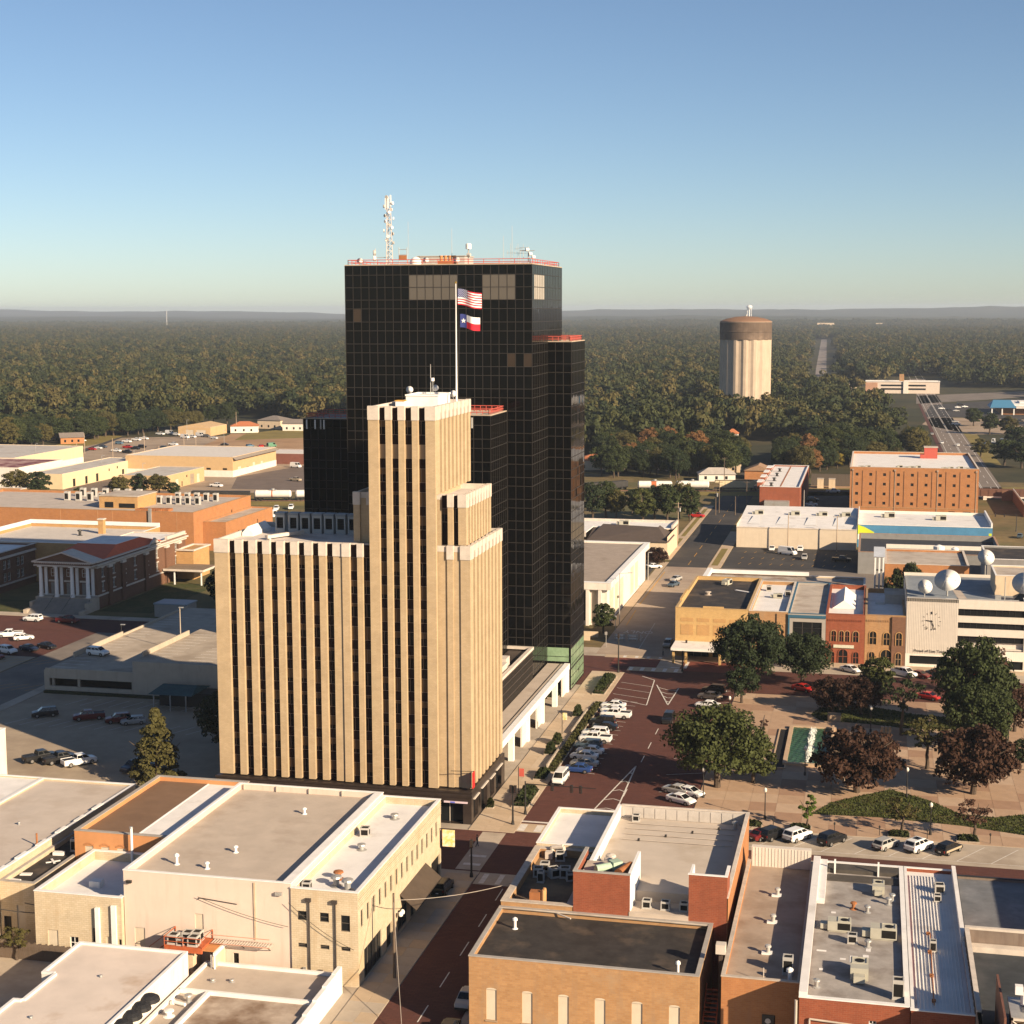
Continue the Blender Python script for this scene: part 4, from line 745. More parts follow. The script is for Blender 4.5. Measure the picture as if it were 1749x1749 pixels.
# narrow stair well between tan building and orange building
st = thing('alley_stair','rust-red open stair in the gap beside the tan brick building','stairs',(-15.5,150.5,0)); SB = MB(); SB.box(0,1.2,0,.3,0,.06); SB = SB.mesh('stair_tread', mat('rust_red',(.42,.105,.04)))
for k in range(18): place('stair_tread', SB, st, (.2,.3+k*.42,.3+k*.3))
part(st,'stringer', mat('rust_red',(.42,.105,.04)), lambda m: (m.tube((.15,0,.2),(.15,8,5.9),.08,n=5), m.tube((1.5,0,.2),(1.5,8,5.9),.08,n=5)))
t = thing('kitchen_flue','dark square flue with a pale box head on the orange brick wall','flue',(-13.75,156.5,0)); part(t,'duct', mat('flue_brown',(.07,.05,.04)), lambda m: m.box(-.2,.2,-.2,.2,0,10.2)); part(t,'head', cream_cap, lambda m: m.box(-.5,.5,-.5,.5,10.2,11.2))
M3 = bld('sandy_roof_building','orange brick building with a sandy flat roof and three small white roof fans','building',-13.3,-5.45,152.3,187.9,9.5, orange_brick, mat('sandy_roof',(.36,.28,.215),.9,.13,.5,stain=(.25,.18,.13),ss=.2,sa=.55), .7,.35, cop=mat('pale_coping',(.48,.41,.34)), f=[(4.1,4.3,1.3,1.6,'o')])
part(M3,'back_parapet', ribbed_panel, lambda m: m.box(.4,7.5,34.6,35.5,8.8,11.2)); 
for k in range(18): part(M3,'parapet_rib', ribbed_panel, lambda m, k=k: m.box(.5+k*.39,.56+k*.39,34.56,34.6,8.85,11.15))
part(M3,'wall_sign', plain('black_sign',(.015,.014,.014),.5), lambda m: (m.box(4.1,5.3,-.08,-.01,4.3,5.9),)); sm_ = part(M3,'sign_mark', cream_cap, lambda m: (m.lathe([(.02,0),(.25,.01),(.28,.02),(.02,.03)],n=12), m.box(-.3,.3,-.12,-.02,0,.03))); sm_.rotation_euler = (R_(90),0,0); sm_.location = (4.7,-.12,5.3)
for k,y in enumerate((177.4,169.2,160.6)): curb_vent(['white curbed roof fan farthest back on the sandy roof','white curbed roof fan in the middle of the sandy roof','white curbed roof fan nearest the front of the sandy roof'][k],-9.3,y,8.82)
ac('tall olive condenser at the front right corner of the sandy roof',-6.9,156.0,8.82,'tall',.95); vent('white bent flue beside the olive condenser on the sandy roof',-6.6,153.7,8.82,1.5,.2,mt=white_paint)
t = thing('roof_piping','low white pipe run at the front left corner of the sandy roof','pipes',(-12.4,153.4,8.82)); part(t,'pipe', cream_cap, lambda m: (m.tube((0,0,.25),(2.2,0,.25),.13), m.tube((2.6,.2,.2),(4.2,.2,.2),.1), m.tube((3.2,.2,.2),(3.2,.2,1.4),.05), m.box(-.3,.2,-.4,.4,0,.3)))
M4 = bld('gravel_roof_building','red brick building with a worn grey gravel roof covered with units and patches','building',-5.4,5.0,147.9,187.0,10.0, red_brick, gray_roof, .35,.5, cop=white_paint, f=[(6.6,7.6,.7,.7,'c')])
part(M4,'left_wall_cap', white_roof, lambda m: (m.box(-.05,.75,0,39.1,10.11,10.6), m.box(.75,1.6,26,39.0,9.66,10.3)))
part(M4,'back_deck', mat('dark_deck',(.075,.065,.055),.8,.3), lambda m: (m.box(1.7,9.8,33.5,35.6,9.66,9.75), m.box(1.7,9.8,36.3,38.4,9.66,10.1)))
part(M4,'deck_posts', white_paint, lambda m: [m.box(2.4+k*5,2.6+k*5,36.0,36.2,9.66,11.4) for k in range(2)])
part(M4,'patch', white_roof, lambda m: [m.box(x,x+a,y,y+b,9.655,9.67) for x,y,a,b in ((2.2,22,.7,.5),(2.4,23.4,.5,.5),(1.2,12.5,1.0,.4),(4.6,10.4,.8,1.6),(5.9,11.9,.6,.6),(3.6,10.8,.6,.4),(6.2,13.5,.5,1.4),(1.6,7.7,.4,.5))])
for x,y,k,s,rz,lab in ((2.1,178.9,'package',.85,90,'pale grey package unit at the back of the gravel roof'),(-2.0,166.6,'package',.95,0,'olive package unit at the left of the gravel roof'),(2.6,165.4,'package',1.05,0,'long grey package unit at the right of the gravel roof'),(.2,155.0,'package',1.1,90,'cream package unit near the front of the gravel roof'),(-.6,163.4,'box',1.0,0,'round-topped dark condenser in the middle of the gravel roof'),(3.9,150.6,'tall',1.0,0,'tall cream condenser at the front right of the gravel roof')): ac(lab,x,y,9.66,k,s,R_(rz))
for k,(x,y) in enumerate(((-.6,173.0),(.9,172.3),(3.6,176.5),(1.0,162.5),(-3.9,151.4),(3.2,175.2))): vent(['rusty stub vent on the gravel roof, left of a pair','pale stub vent on the gravel roof, right of a pair','bent metal vent at the back right of the gravel roof','clutter of pale vents in the middle of the gravel roof','dark stub vent at the front left of the gravel roof','small white vent beside the bent metal vent on the gravel roof'][k],x,y,9.66,.8,.2,mt=mat('rust',(.33,.13,.05)) if k == 0 else None)
part(M4,'wall_pipe', tan_roof, lambda m: (m.tube((1,-.2,8.0),(9.6,-.2,7.6),.1), m.tube((1,-.2,8.0),(1,-.2,0),.1), m.tube((-.3,-.25,9.8),(-.3,-.25,0),.14)))
M4b = bld('ribbed_white_roof','narrow building with a ribbed white metal roof right of the gravel roof','building',5.06,10.9,147.3,187.0,10.0, red_brick, white_roof, .4,.3, cop=white_roof)
for k in range(14): part(M4b,'roof_rib', white_roof, lambda m, k=k: m.box(.6+k*.34,.66+k*.34,.6,38,9.6,9.7))
part(M4b,'right_parapet', white_roof, lambda m: m.box(5.45,5.9,18,39.7,9.6,10.6))
part(M4b,'gas_pipe', mat('rust',(.33,.13,.05)), lambda m: [m.tube((2.2,2,9.85),(2.4,20,9.85),.06,n=5)]+[m.box(2.0,2.4,y,y+.3,9.6,9.9) for y in (3,9,15,20)])
ac('beige twin-fan unit standing on the ribbed white roof',8.9,180.3,9.62,'box',1.1,R_(5)); ac('small low unit in front of the twin-fan unit on the ribbed white roof',8.6,177.6,9.62,'box',.8); ac('round cream condenser near the front of the ribbed white roof',7.6,163.0,9.62,'tall',.62)
M5 = thing('machinery_roof_building','building with a sunken shaded roof full of cooling machinery at the bottom right','building',(10.95,138,0))
side = mat('brown_siding',(.20,.155,.125),.85,.15,streak=(.14,.1,.08))
part(M5,'wall', side, lambda m: (m.face((0,0),(1,0),23,0,9.2), m.face((0,28.8),(0,-1),28.8,0,11.0), m.face((23,28.8),(-1,0),23,0,11), m.face((23,0),(0,1),28.8,0,11), m.quad((.4,0,9),(.4,28.4,9),(.4,28.4,11),(.4,0,11)), m.quad((.4,28.4,9),(23,28.4,9),(23,28.4,11),(.4,28.4,11))))
part(M5,'roof', mat('blue_black_roof',(.045,.05,.055),.8,.3,.5,stain=(.08,.08,.085)), lambda m: m.quad((.4,0,9),(23,0,9),(23,28.4,9),(.4,28.4,9)))
part(M5,'coping', cream_cap, lambda m: (m.box(0,23,28.35,28.85,11.0,11.25), m.box(-.05,.42,8,28.3,11.0,11.2)))
part(M5,'inner_ledge', cream_cap, lambda m: (m.box(.5,23,27.2,28.3,9.0,9.6)))
for k in range(12): part(M5,'wall_slat', wood_dark, lambda m, k=k: m.box(-.08,-.005,9.5+k*1.6,10.4+k*1.6,.5,10.9))
ct = thing('cooling_tower','louvred cooling tower with pale top and crossed braces on the sunken roof','cooling tower',(13.6,141.5,9.0)); 
part(ct,'frame', cream_cap, lambda m: (m.box(0,4.6,0,.16,3.5,3.7), m.box(0,4.6,0,.16,.1,.3), m.box(0,.16,0,.16,0,3.7), m.box(4.44,4.6,0,.16,0,3.7), m.box(2.25,2.37,-.05,.1,.2,3.6), m.tube((.1,-.1,3.5),(4.4,-.1,.3),.06,n=5)))
LB = MB(); LB.box(.16,4.44,.05,.25,0,.07); LB = LB.mesh('louvre_slat', mat('louvre_brown',(.13,.085,.05),.6))
for k in range(14): o = place('louvre_slat', LB, ct, (0,0,.35+k*.23)); o.rotation_euler = (R_(-25),0,0)
part(ct,'casing', dark_void, lambda m: m.box(.2,4.4,.3,4.2,.1,3.5)); part(ct,'top', metal, lambda m: (m.box(0,4.6,.2,4.6,3.55,3.75), m.box(1.3,3.2,1.2,3.0,3.75,3.95)))
ct2 = thing('cooling_tower','dark second cooling tower cut by the right edge of the picture','cooling tower',(19.4,141.5,9.0)); part(ct2,'casing', dark_void, lambda m: m.box(.2,5.4,.2,4.6,.1,3.5)); part(ct2,'frame', cream_cap, lambda m: (m.box(0,5.4,0,.18,3.5,3.7), m.box(0,.16,0,.16,0,3.6), m.tube((.1,-.1,3.4),(5.2,-.1,.2),.06,n=5))); part(ct2,'top', metal, lambda m: m.box(0,5.4,.2,4.6,3.55,3.8))
t = thing('white_pipe','thick white pipe crossing over the cooling towers','pipe',(14.9,144.5,13.0)); part(t,'pipe', white_paint, lambda m: (m.tube((0,0,1.0),(9,0,1.0),.32,n=12), m.tube((0,0,-.2),(0,0,1.1),.3,n=12), m.box(-.8,-.1,-.3,.3,.8,1.6)))
t = thing('brown_screen','tall brown screen wall left of the cooling towers','screen wall',(12.9,139.5,9.0)); part(t,'panel', mat('rust_brown',(.17,.075,.05),.7), lambda m: m.box(-.1,.1,0,9.5,0,4.6))
t = thing('front_pipework','cream pipework and blower box in front of the cooling towers','pipework',(13.4,139.8,9.0)); part(t,'pipes', cream_cap, lambda m: (m.tube((0,0,.2),(0,0,1.4),.22), m.tube((.6,.2,.2),(.6,.2,1.2),.15), m.tube((0,0,1.3),(.7,.2,1.2),.2), m.box(2.2,5.5,-.6,.6,.2,1.1)))
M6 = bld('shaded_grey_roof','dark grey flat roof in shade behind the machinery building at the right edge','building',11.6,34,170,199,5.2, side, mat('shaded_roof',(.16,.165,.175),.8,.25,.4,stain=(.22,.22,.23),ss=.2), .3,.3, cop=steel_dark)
bld('offscreen_block','tall block beyond the right edge of the picture beside the machinery building','building',36.5,60,150,190,15.0, tan_brick, gray_roof,.6,.4)

# ------------------------------------------------------------------ shop row north of the square
def arch_pts(x0, w, z0, z1, n=10):
    """outline of a round-headed opening, anticlockwise seen from the street"""
    r = w/2; zc = z1-r
    return [(x0,z0),(x0+w,z0)]+[(x0+r+r*math.cos(math.pi*i/n), zc+r*math.sin(math.pi*i/n)) for i in range(n+1)]
def arch(t, x0, w, z0, z1, frame, door=False, hood=None):
    """round-headed window: dark glass within a raised surround"""
    p = arch_pts(x0,w,z0,z1); m = MB(); m.poly([(x,-.02,z) for x,z in p],0)
    m.box(x0+w/2-.05,x0+w/2+.05,-.06,-.021,z0,z1-.05,1); m.box(x0+.02,x0+w-.02,-.06,-.021,(z0+z1)/2-.05,(z0+z1)/2+.05,1)
    o = m.build('door' if door else 'window', [win_glass, frame], t)
    q = arch_pts(x0-.16,w+.32,z0,z1+.16); m = MB(); n = len(p)
    for i in range(1, n):
        a,b,c,d = p[i],p[(i+1)%n],q[(i+1)%n],q[i]
        m.quad((a[0],-.14,a[1]),(d[0],-.14,d[1]),(c[0],-.14,c[1]),(b[0],-.14,b[1])); m.quad((d[0],-.14,d[1]),(d[0],0,d[1]),(c[0],0,c[1]),(c[0],-.14,c[1])); m.quad((b[0],-.14,b[1]),(b[0],0,b[1]),(a[0],0,a[1]),(a[0],-.14,a[1]))
    f = m.build('surround', hood or frame, o)
ye = bld('yellow_brick_shop','yellow brick corner shop with a black roof, blank upper panels and a white street canopy','shop',-41.0,-25.1,341,383,10.9, yellow_brick, black_roof, .8,.5, cop=yellow_brick, f=[(2.4,.1,5,2.8,'s'),(8.2,.1,6.5,2.8,'s')])
for k in range(4): part(ye,'brick_panel', gold_brick, lambda m, k=k: (m.box(1.2+3.55*k,3.9+3.55*k,-.05,-.002,7.9,8.7), m.box(1.2+3.55*k,3.9+3.55*k,-.05,-.002,4.9,7.2)))
part(ye,'stepped_parapet', yellow_brick, lambda m: (m.box(6,10.5,0,.5,10.9,11.35), m.box(0,.5,8,20,10.9,11.5)))
part(ye,'canopy', white_roof, lambda m: (m.box(0,16.5,-7.8,-.01,3.3,3.5), m.box(0,16.5,-7.95,-7.8,2.95,3.55)))
for x in (.5,3.2,10.5,15.6): part(ye,'canopy_post', yellow_brick, lambda m, x=x: m.box(x-.25,x+.25,-7.4,-6.9,0,3.3))
ac('cluster of grey fans at the back of the black yellow-brick shop roof',-33.0,377,10.12,'package',1.0,R_(70)); vent('rusty cone vent in the middle of the yellow-brick shop roof',-36.0,362,10.12,.8,.4,mt=tan_roof)
t = thing('roof_board','pale board lying at the right of the yellow-brick shop roof','board',(-28.6,368,10.15),R_(-35)); part(t,'board', white_roof, lambda m: m.box(-2,2,-.4,.4,0,.15))
tn = bld('tan_pilaster_shop','tan brick shop with dark pilaster joints and slit windows beside the yellow shop','shop',-25.0,-16.7,341,380,10.8, tan_brick, white_roof, .8,.4, cop=cream_cap, f=[(.8,5.0,.45,1.9,'o'),(2.9,5.0,.4,1.9,'o'),(3.8,5.0,.4,1.9,'o'),(4.7,5.0,.4,1.9,'o'),(6.9,5.0,.45,1.9,'o'),(2.2,.1,4,2.8,'s')])
for x in (.05,2.1,5.9,8.1): part(tn,'downpipe', steel_dark, lambda m, x=x: m.box(x-.09,x+.09,-.12,-.003,2.8,10.4))
part(tn,'fascia', gold_brick, lambda m: m.box(.2,8.1,-.06,-.003,8.2,8.35))
ac('rusty unit on the left of the white tan-shop roof',-22.6,371,10.05,'box',1.2); ac('long low unit in the middle of the white tan-shop roof',-20.0,362,10.05,'package',.8); ac('dark unit at the right edge of the white tan-shop roof',-17.9,365,10.05,'box',1.3)
gm = bld('modern_grey_shop','modern grey shop with a big dark gridded window and blue trim','shop',-16.6,-8.6,341,381,10.6, mat('grey_render',(.33,.30,.27),.8,.08), tan_roof, .5,.4, cop=plain('blue_trim',(.03,.10,.16),.5), f=[(1.0,2.9,6.2,5.9,'s'),(1.0,.1,6.2,2.6,'s')])
part(gm,'blue_band', plain('blue_trim',(.03,.10,.16)), lambda m: (m.box(0,8,-.2,-.01,9.7,10.3), m.box(0,.35,-.2,-.01,0,9.7)))
part(gm,'window_grid', steel_dark, lambda m: [m.box(1,7.2,.08,.13,2.9+k*1.5,3.0+k*1.5) for k in range(1,4)])
rb = bld('red_brick_shop','red brick shop with round-arched upper windows and a pale signboard','shop',-8.55,-.35,341,378,10.8, red_brick, white_roof, .9,.4, cop=red_brick)
for x,w in ((1.2,1.0),(2.9,.9),(4.1,.9),(5.8,1.1)): arch(rb,x,w,4.9,7.2,red_brick,hood=tan_brick)
arch(rb,.9,1.0,.3,2.6,red_brick); arch(rb,2.8,1.9,.05,3.2,red_brick,True); arch(rb,5.9,1.1,.2,2.7,red_brick)
part(rb,'signboard', mat('pale_signboard',(.55,.53,.42),.6,.2,4), lambda m: m.box(1.7,6.0,-.16,-.02,3.5,4.15)); part(rb,'sign_edge', plain('sign_green',(.05,.09,.05)), lambda m: m.box(1.5,6.2,-.14,-.01,3.42,3.5))
part(rb,'corbel', red_brick, lambda m: [m.box(.4+k*.5,.6+k*.5,-.12,-.003,9.3,9.7) for k in range(15)])
rt = thing('roof_ridge_skylight','white pitched skylight on the white roof behind the red brick shop','skylight',(-5.0,352,9.95)); part(rt,'slopes', white_roof, lambda m: (m.quad((-2.6,0,0),(-2.6,18,0),(0,18,1.9),(0,0,1.9)), m.quad((2.6,18,0),(2.6,0,0),(0,0,1.9),(0,18,1.9)), m.poly([(-2.6,0,0),(0,0,1.9),(2.6,0,0)][::-1])))
tb = bld('tan_arch_shop','tan brick shop with arched windows and an arched doorway beside the clock building','shop',-.3,8.1,341,374,10.9, tan_brick, white_roof, .9,.4, cop=tan_brick)
for x,w,z0,z1 in ((1.0,1.4,4.6,7.4),(3.9,1.3,4.5,7.2),(6.5,1.2,4.5,7.3)): arch(tb,x,w,z0,z1,tan_brick,hood=gold_brick)
arch(tb,.9,1.2,.2,2.9,tan_brick); arch(tb,3.4,2.2,.05,3.5,tan_brick,True,hood=gold_brick); arch(tb,6.5,1.1,.2,2.9,tan_brick)
part(tb,'painted_shade_bay', brown_brick, lambda m: (m.box(5.6,5.75,-.35,-.01,0,10.7), m.box(5.76,8.38,-.012,-.004,0,10.7),)); part(tb,'corbel', tan_brick, lambda m: [m.box(.3+k*.5,.52+k*.5,-.12,-.003,9.5,9.9) for k in range(10)])  # flush brown panel puts the shade on the right bay into its colour
t = thing('roof_shed','grey corrugated shed standing on the white roof next to the clock building','roof shed',(3.9,360,9.95)); part(t,'walls', metal, lambda m: m.box(0,4.2,0,5,0,2.2)); part(t,'roof', tan_roof, lambda m: m.poly([(-.2,-.3,2.2),(4.4,-.3,2.2),(4.4,5.3,2.7),(-.2,5.3,2.7)]))
t = thing('roof_planks','stack of pale boards lying on the white roof next to the clock building','planks',(1.8,359,10.0)); part(t,'boards', metal, lambda m: [m.box(0,2.2,k*.5,.4+k*.5,0,.12) for k in range(4)])
# clock building
cb = thing('clock_building','pale ribbed building with a big wall clock, joined to a wing with dark window bands','building',(8.2,341,0))
m = MB(); m.face((0,0),(1,0),10.6,2.9,14.9); m.face((10.6,0),(0,1),4,2.9,14.9); m.face((0,34),(0,-1),34,0,14.9); m.face((24,34),(-1,0),24,0,14.9); m.box(0,10.6,.0,.4,14.2,14.95); m.build('wall', ribbed_panel, cb)
part(cb,'rib', ribbed_panel, lambda m: [m.box(.15+k*.35,.24+k*.35,-.05,-.002,3.0,14.8) for k in range(30)], 'stuff')
m = MB(); m.face((0,0),(1,0),10.6,0,2.9,[(.9,.7,7.6,1.7)],.5); m.f, m.m = m.f, m.m; m = MB(); m.face((0,0),(1,0),10.6,0,2.9,[(.9,8.6,.7,2.5)],.5); m.build('ground_storey', white_stucco, cb)
part(cb,'shop_window', win_glass, lambda m: (m.quad((.9,.45,.7),(8.6,.45,.7),(8.6,.45,2.5),(.9,.45,2.5)),))
part(cb,'roof', mat('blue_grey_roof',(.22,.24,.26),.7,.2,.4), lambda m: (m.quad((.2,.4,14.2),(24,.4,14.2),(24,33.8,14.2),(.2,33.8,14.2)),))
part(cb,'roof_walkway', cream_roof, lambda m: m.poly([(11,1,14.23),(13,1,14.23),(10.6,30,14.23),(9.2,30,14.23)]))
# clock: twelve marks, two hands, a small ring
ck = MB()
for k in range(12):
    a = math.pi/2-k*math.pi/6; c0, c1 = (1.62, 1.98) if k else (1.5, 2.05); ww = .05 if k else .16
    d = Vector((math.cos(a),math.sin(a))); n = Vector((-d.y,d.x))*ww; P0, P1 = d*c0, d*c1
    ck.poly([(P0.x-n.x,-.10,P0.y-n.y),(P1.x-n.x,-.10,P1.y-n.y),(P1.x+n.x,-.10,P1.y+n.y),(P0.x+n.x,-.10,P0.y+n.y)])
clk = place('clock_face', ck.mesh('clock_face', plain('clock_black',(.03,.027,.025),.5)), cb, (5.2,0,10.1)); clk['label'] = 'twelve dark marks of the large wall clock'
def hand(a, L, w, name):
    m = MB(); d = Vector((math.cos(a),math.sin(a))); n = Vector((-d.y,d.x))*w; q = [-d*.25-n*.7, d*L-n*.5, d*L+n*.5, -d*.25+n*.7]
    m.poly([(v.x,-.14,v.y) for v in q]); m.build(name, MATS['clock_black'], clk)
hand(R_(172),1.2,.16,'hour_hand'); hand(R_(-68),1.95,.13,'minute_hand'); hand(R_(-80),1.9,.06,'second_hand')
m = MB()
for k in range(16):
    a, b = 2*math.pi*k/16, 2*math.pi*(k+1)/16; m.quad(*[(-1.05+r*math.cos(q),-.11,-1.5+r*math.sin(q)) for r,q in ((.3,a),(.3,b),(.22,b),(.22,a))])
m.build('clock_ring', MATS['clock_black'], clk)
fc = bpy.data.curves.new('lettering','FONT'); fc.body = 'Proud of East Texas'; fc.size = .82; fc.extrude = .02; fc.align_x = 'CENTER'; fc.materials.append(MATS['clock_black'])
o = place('lettering', fc, cb, (5.1,-.09,3.35)); o.rotation_euler = (R_(90),0,0)
w2 = MB(); BW = 24-10.6
for za,zb in ((4.3,5.9),(7.2,8.8),(10.1,11.5),(13.0,14.95)): w2.box(10.62,24,-.02 if za > 4.4 else 1.0,.35 if za > 4.4 else 1.3,za,zb)
w2.box(10.62,24,.36,3.8,4.3,4.6); w2.build('spandrel_band', ribbed_panel, cb)
part(cb,'window_band', win_glass, lambda m: [m.box(10.62,24,.5,.6,z,z2) for z,z2 in ((5.9,7.2),(8.8,10.1),(11.5,13.0))])
part(cb,'window_mullion', steel_dark, lambda m: [m.box(11.8+k*1.3,11.87+k*1.3,.42,.5,z,z2) for k in range(9) for z,z2 in ((5.9,7.2),(8.8,10.1),(11.5,13.0))], 'stuff')
part(cb,'lower_storey', white_stucco, lambda m: (m.box(16.2,24,-.3,0,2.2,4.25), m.box(16.2,24,-.3,0,0,.4), m.box(19.5,20.2,-.2,0,.4,2.2), m.box(10.62,16.1,3.5,3.8,0,4.3)))
part(cb,'lower_glazing', win_glass, lambda m: (m.quad((16.3,.4,.4),(24,.4,.4),(24,.4,2.2),(16.3,.4,2.2)),m.quad((10.7,3.4,.1),(16,3.4,.1),(16,3.4,3.8),(10.7,3.4,3.8))))
part(cb,'entry_sign', plain('lit_sign',(.6,.62,.66),.4), lambda m: m.box(12.6,14.6,.9,1.0,3.3,3.6))
cb2 = bld('roof_penthouse','tan boxy penthouse on the roof at the right edge behind the clock building','penthouse',26.9,40,352,366,18.6, cream_stucco, tan_roof,.3,.3,z0=0)
bld('banded_wing','continuation of the window-banded wing beyond the right edge','building',32.25,52,341.1,375,14.9, ribbed_panel, tan_roof,.6,.4)
part(cb,'roof_pipes', metal, lambda m: (m.tube((8,2,14.7),(23,2.5,14.7),.14), m.tube((8.5,2,14.2),(8.5,2,14.7),.1), m.box(18.2,19.4,3,3.9,14.25,15.6), m.tube((20.2,4,14.2),(20.2,4,19.4),.1), m.tube((1,1,14.95),(7,1,15.0),.08)))
dish('medium white satellite dish on the clock building roof, left of the largest one', 12.0,347,14.25,1.55,R_(8),R_(22),2.1,'satellite dishes on the clock building')
dish('largest white satellite dish tilted up on the clock building roof', 16.8,349,14.25,2.75,R_(-6),R_(42),3.0,'satellite dishes on the clock building')
dish('white satellite dish cut by the right edge of the picture, on a dark pedestal', 32.6,347,14.9,2.7,R_(-4),R_(40),2.6,'satellite dishes on the clock building')
dish('white satellite dish behind the tan penthouse, farthest from the square', 27.5,392,12.0,2.0,R_(12),R_(30),4.2,'satellite dishes on the clock building')
t = thing('dish_pedestal','dark sloped pedestal under the dish at the right edge','pedestal',(32.6,347,14.3)); part(t,'skirt', steel_dark, lambda m: m.lathe([(2.2,0),(.4,2.2)],n=4))
# behind the row
n7 = bld('long_alley_building','long low building with a worn roof running behind the shop row','building',-40.8,-.6,391,408.5,7.6, cream_stucco, mat('worn_roof',(.37,.33,.29),.9,.25,.5,stain=(.22,.15,.11),ss=.2,sa=.52), .3,.4, cop=white_paint)
part(n7,'end_parapet', white_paint, lambda m: (m.box(0,1.2,0,17.5,7.7,8.9), m.box(1.25,26,16.6,17.5,7.7,8.6)))
n8 = bld('courtyard_brick_building','orange-red brick building with an outside white stair frame behind the shop row','building',4.0,24,395,420,13.6, orange_brick, tan_roof,.5,.5, cop=cream_cap, l=[(3,8,1.2,2,'w'),(9,8,1.2,2,'w')])
t = thing('white_stair_frame','tall white framed stair tower against the brick building behind the shops','stair tower',(1.5,393.5,0)); part(t,'column', white_paint, lambda m: [m.box(x,x+.4,0,.4,0,15.5) for x in (0,1.0,1.95)]); part(t,'beam', steel_dark, lambda m: [m.box(.41,1.94,.05,.3,z,z+.35) for z in (4,8,12)]); part(t,'top', mat('pale_blue_white',(.55,.57,.6),.5), lambda m: m.poly([(-.2,-.3,15.5),(2.5,-.3,15.5),(2.5,12,16.2),(-.2,12,16.2)]))
part(n8,'annex', metal, lambda m: m.box(6,21,-9,-.05,0,10.5))
n9 = bld('dark_rimmed_shed','long dark flat building with a rusty roof rim in front of the mural','building',-2.9,37.5,460.7,500,6.4, mat('grey_wall',(.22,.215,.21),.85,.12), mat('charcoal_roof',(.04,.042,.05),.8,.3), 1.6,.5, cop=mat('rust_rim',(.36,.22,.14),.8,.3,2))
part(n9,'inner_wall', white_stucco, lambda m: m.box(8,38,20,20.4,4.8,6.0)); 
for k,(x,lab) in enumerate(((20,'round white tank on the dark flat roof before the mural'),(24.5,'small white tank on the dark flat roof before the mural'))): t = thing('roof_tank',lab,'tank',(x,436,11 if 0 else 4.8+0)); t.location = (x,472,4.8); part(t,'shell', white_paint, lambda m, k=k: m.lathe([(1.6-.5*k,0),(1.6-.5*k,2.2-.5*k),(.3,2.7-.5*k)],n=16))
bld('grey_box_building','grey boxy building with a dark roof right of the courtyard','building',30.5,60,428,452,10.5, mat('grey_wall',(.22,.215,.21)), black_roof,.5,.4)
# buildings beyond the asphalt lot
n12 = thing('long_cream_shop','long cream rendered building with a white sloping roof behind the asphalt lot','building',(-41.4,505,0)); W = 37.6
part(n12,'wall', mat('cream_plain',(.56,.47,.36),.9,.06,.5,streak=(.50,.41,.31)), lambda m: (m.face((0,0),(1,0),W,0,6.6), m.face((W,0),(0,1),42,0,7.5), m.face((W,42),(-1,0),W,0,8.4), m.face((0,42),(0,-1),42,0,7.5)))
part(n12,'roof', white_roof, lambda m: m.quad((0,0,6.62),(W,0,6.62),(W,42,8.42),(0,42,8.42))); part(n12,'roof_edge', cream_cap, lambda m: m.box(-.1,W+.1,-.15,0,6.45,6.75))
for k in range(4): part(n12,'roof_fold', white_paint, lambda m, k=k: m.poly([(3+k*9,6,6.95),(7+k*9,6,6.95),(6+k*9,20,7.9),(4+k*9,20,7.9)]))
for k,x in enumerate((-36,-24,-15,-7.5)): ac(['leftmost','second from the left','second from the right','rightmost'][k]+' box unit on the long white sloping roof',x,530,7.6,'package',1.1,0)
mu = thing('mural_building','long low building with a blue mural wall and a white roof below the warehouse','building',(-3.6,512.9,0)); W = 41.4
part(mu,'mural_wall', mat('mural_blue',(.07,.21,.36),.8,.15,.4), lambda m: m.face((0,0),(1,0),W,0,7.3)); part(mu,'wall', white_stucco, lambda m: (m.face((W,0),(0,1),33,0,7.9), m.face((W,33),(-1,0),W,0,7.9), m.face((0,33),(0,-1),33,0,8.8), m.box(0,.3,0,33,7.3,9.2)))
part(mu,'roof', white_roof, lambda m: m.quad((.3,0,7.31),(W,0,7.31),(W,33,7.0),(.3,33,7.0))); part(mu,'right_parapet', white_paint, lambda m: (m.box(W-.5,W,0,33,7.32,8.8), m.box(.3,W-.5,-.1,.15,7.32,7.5)))
MP = lambda name, mt, pts: part(mu, name, mt, lambda m: m.poly([(x,-.03,z) for x,z in pts]))
MP('painted_tent', plain('mural_lime',(.50,.58,.02),.8), [(.1,4.3),(5.0,4.3),(5.2,5.0),(2.2,6.6),(.1,7.25)]); MP('painted_stall', white_frame, [(.1,2.6),(4.6,2.6),(4.6,4.28),(.1,4.28)])
circ = lambda x,z,r,a=1: [(x+r*math.cos(k*math.pi/8), z+a*r*math.sin(k*math.pi/8)) for k in range(9)]
MP('painted_circle', plain('mural_orange',(.60,.28,.10),.8), circ(6.1,3.3,1.0)); MP('painted_circle', plain('mural_cyan',(.18,.50,.52),.8), circ(10.3,3.2,1.6)); MP('painted_circle', MATS['mural_orange'], circ(11.4,2.9,.8)); MP('painted_shell', plain('mural_pale',(.45,.55,.60),.8), circ(14.6,3.0,1.3,1.3)); MP('painted_circle', steel_dark, circ(19.4,3.1,1.1)); MP('painted_circle', white_frame, circ(28.3,3.0,1.5)); MP('painted_square', MATS['mural_lime'], [(40.3,4.8),(41.2,4.8),(41.2,5.6),(40.3,5.6)])
for x in (8.2,16.5,23.5): MP('painted_curl', plain('mural_pale',(.45,.55,.60)), [(x,3.0),(x+.3,3.0),(x+.9,4.6),(x+.6,4.6)])
ac('left unit on the white roof above the mural',6.5,534,7.15,'package',1.3); ac('right unit on the white roof above the mural',22.8,530,7.15,'package',1.3)
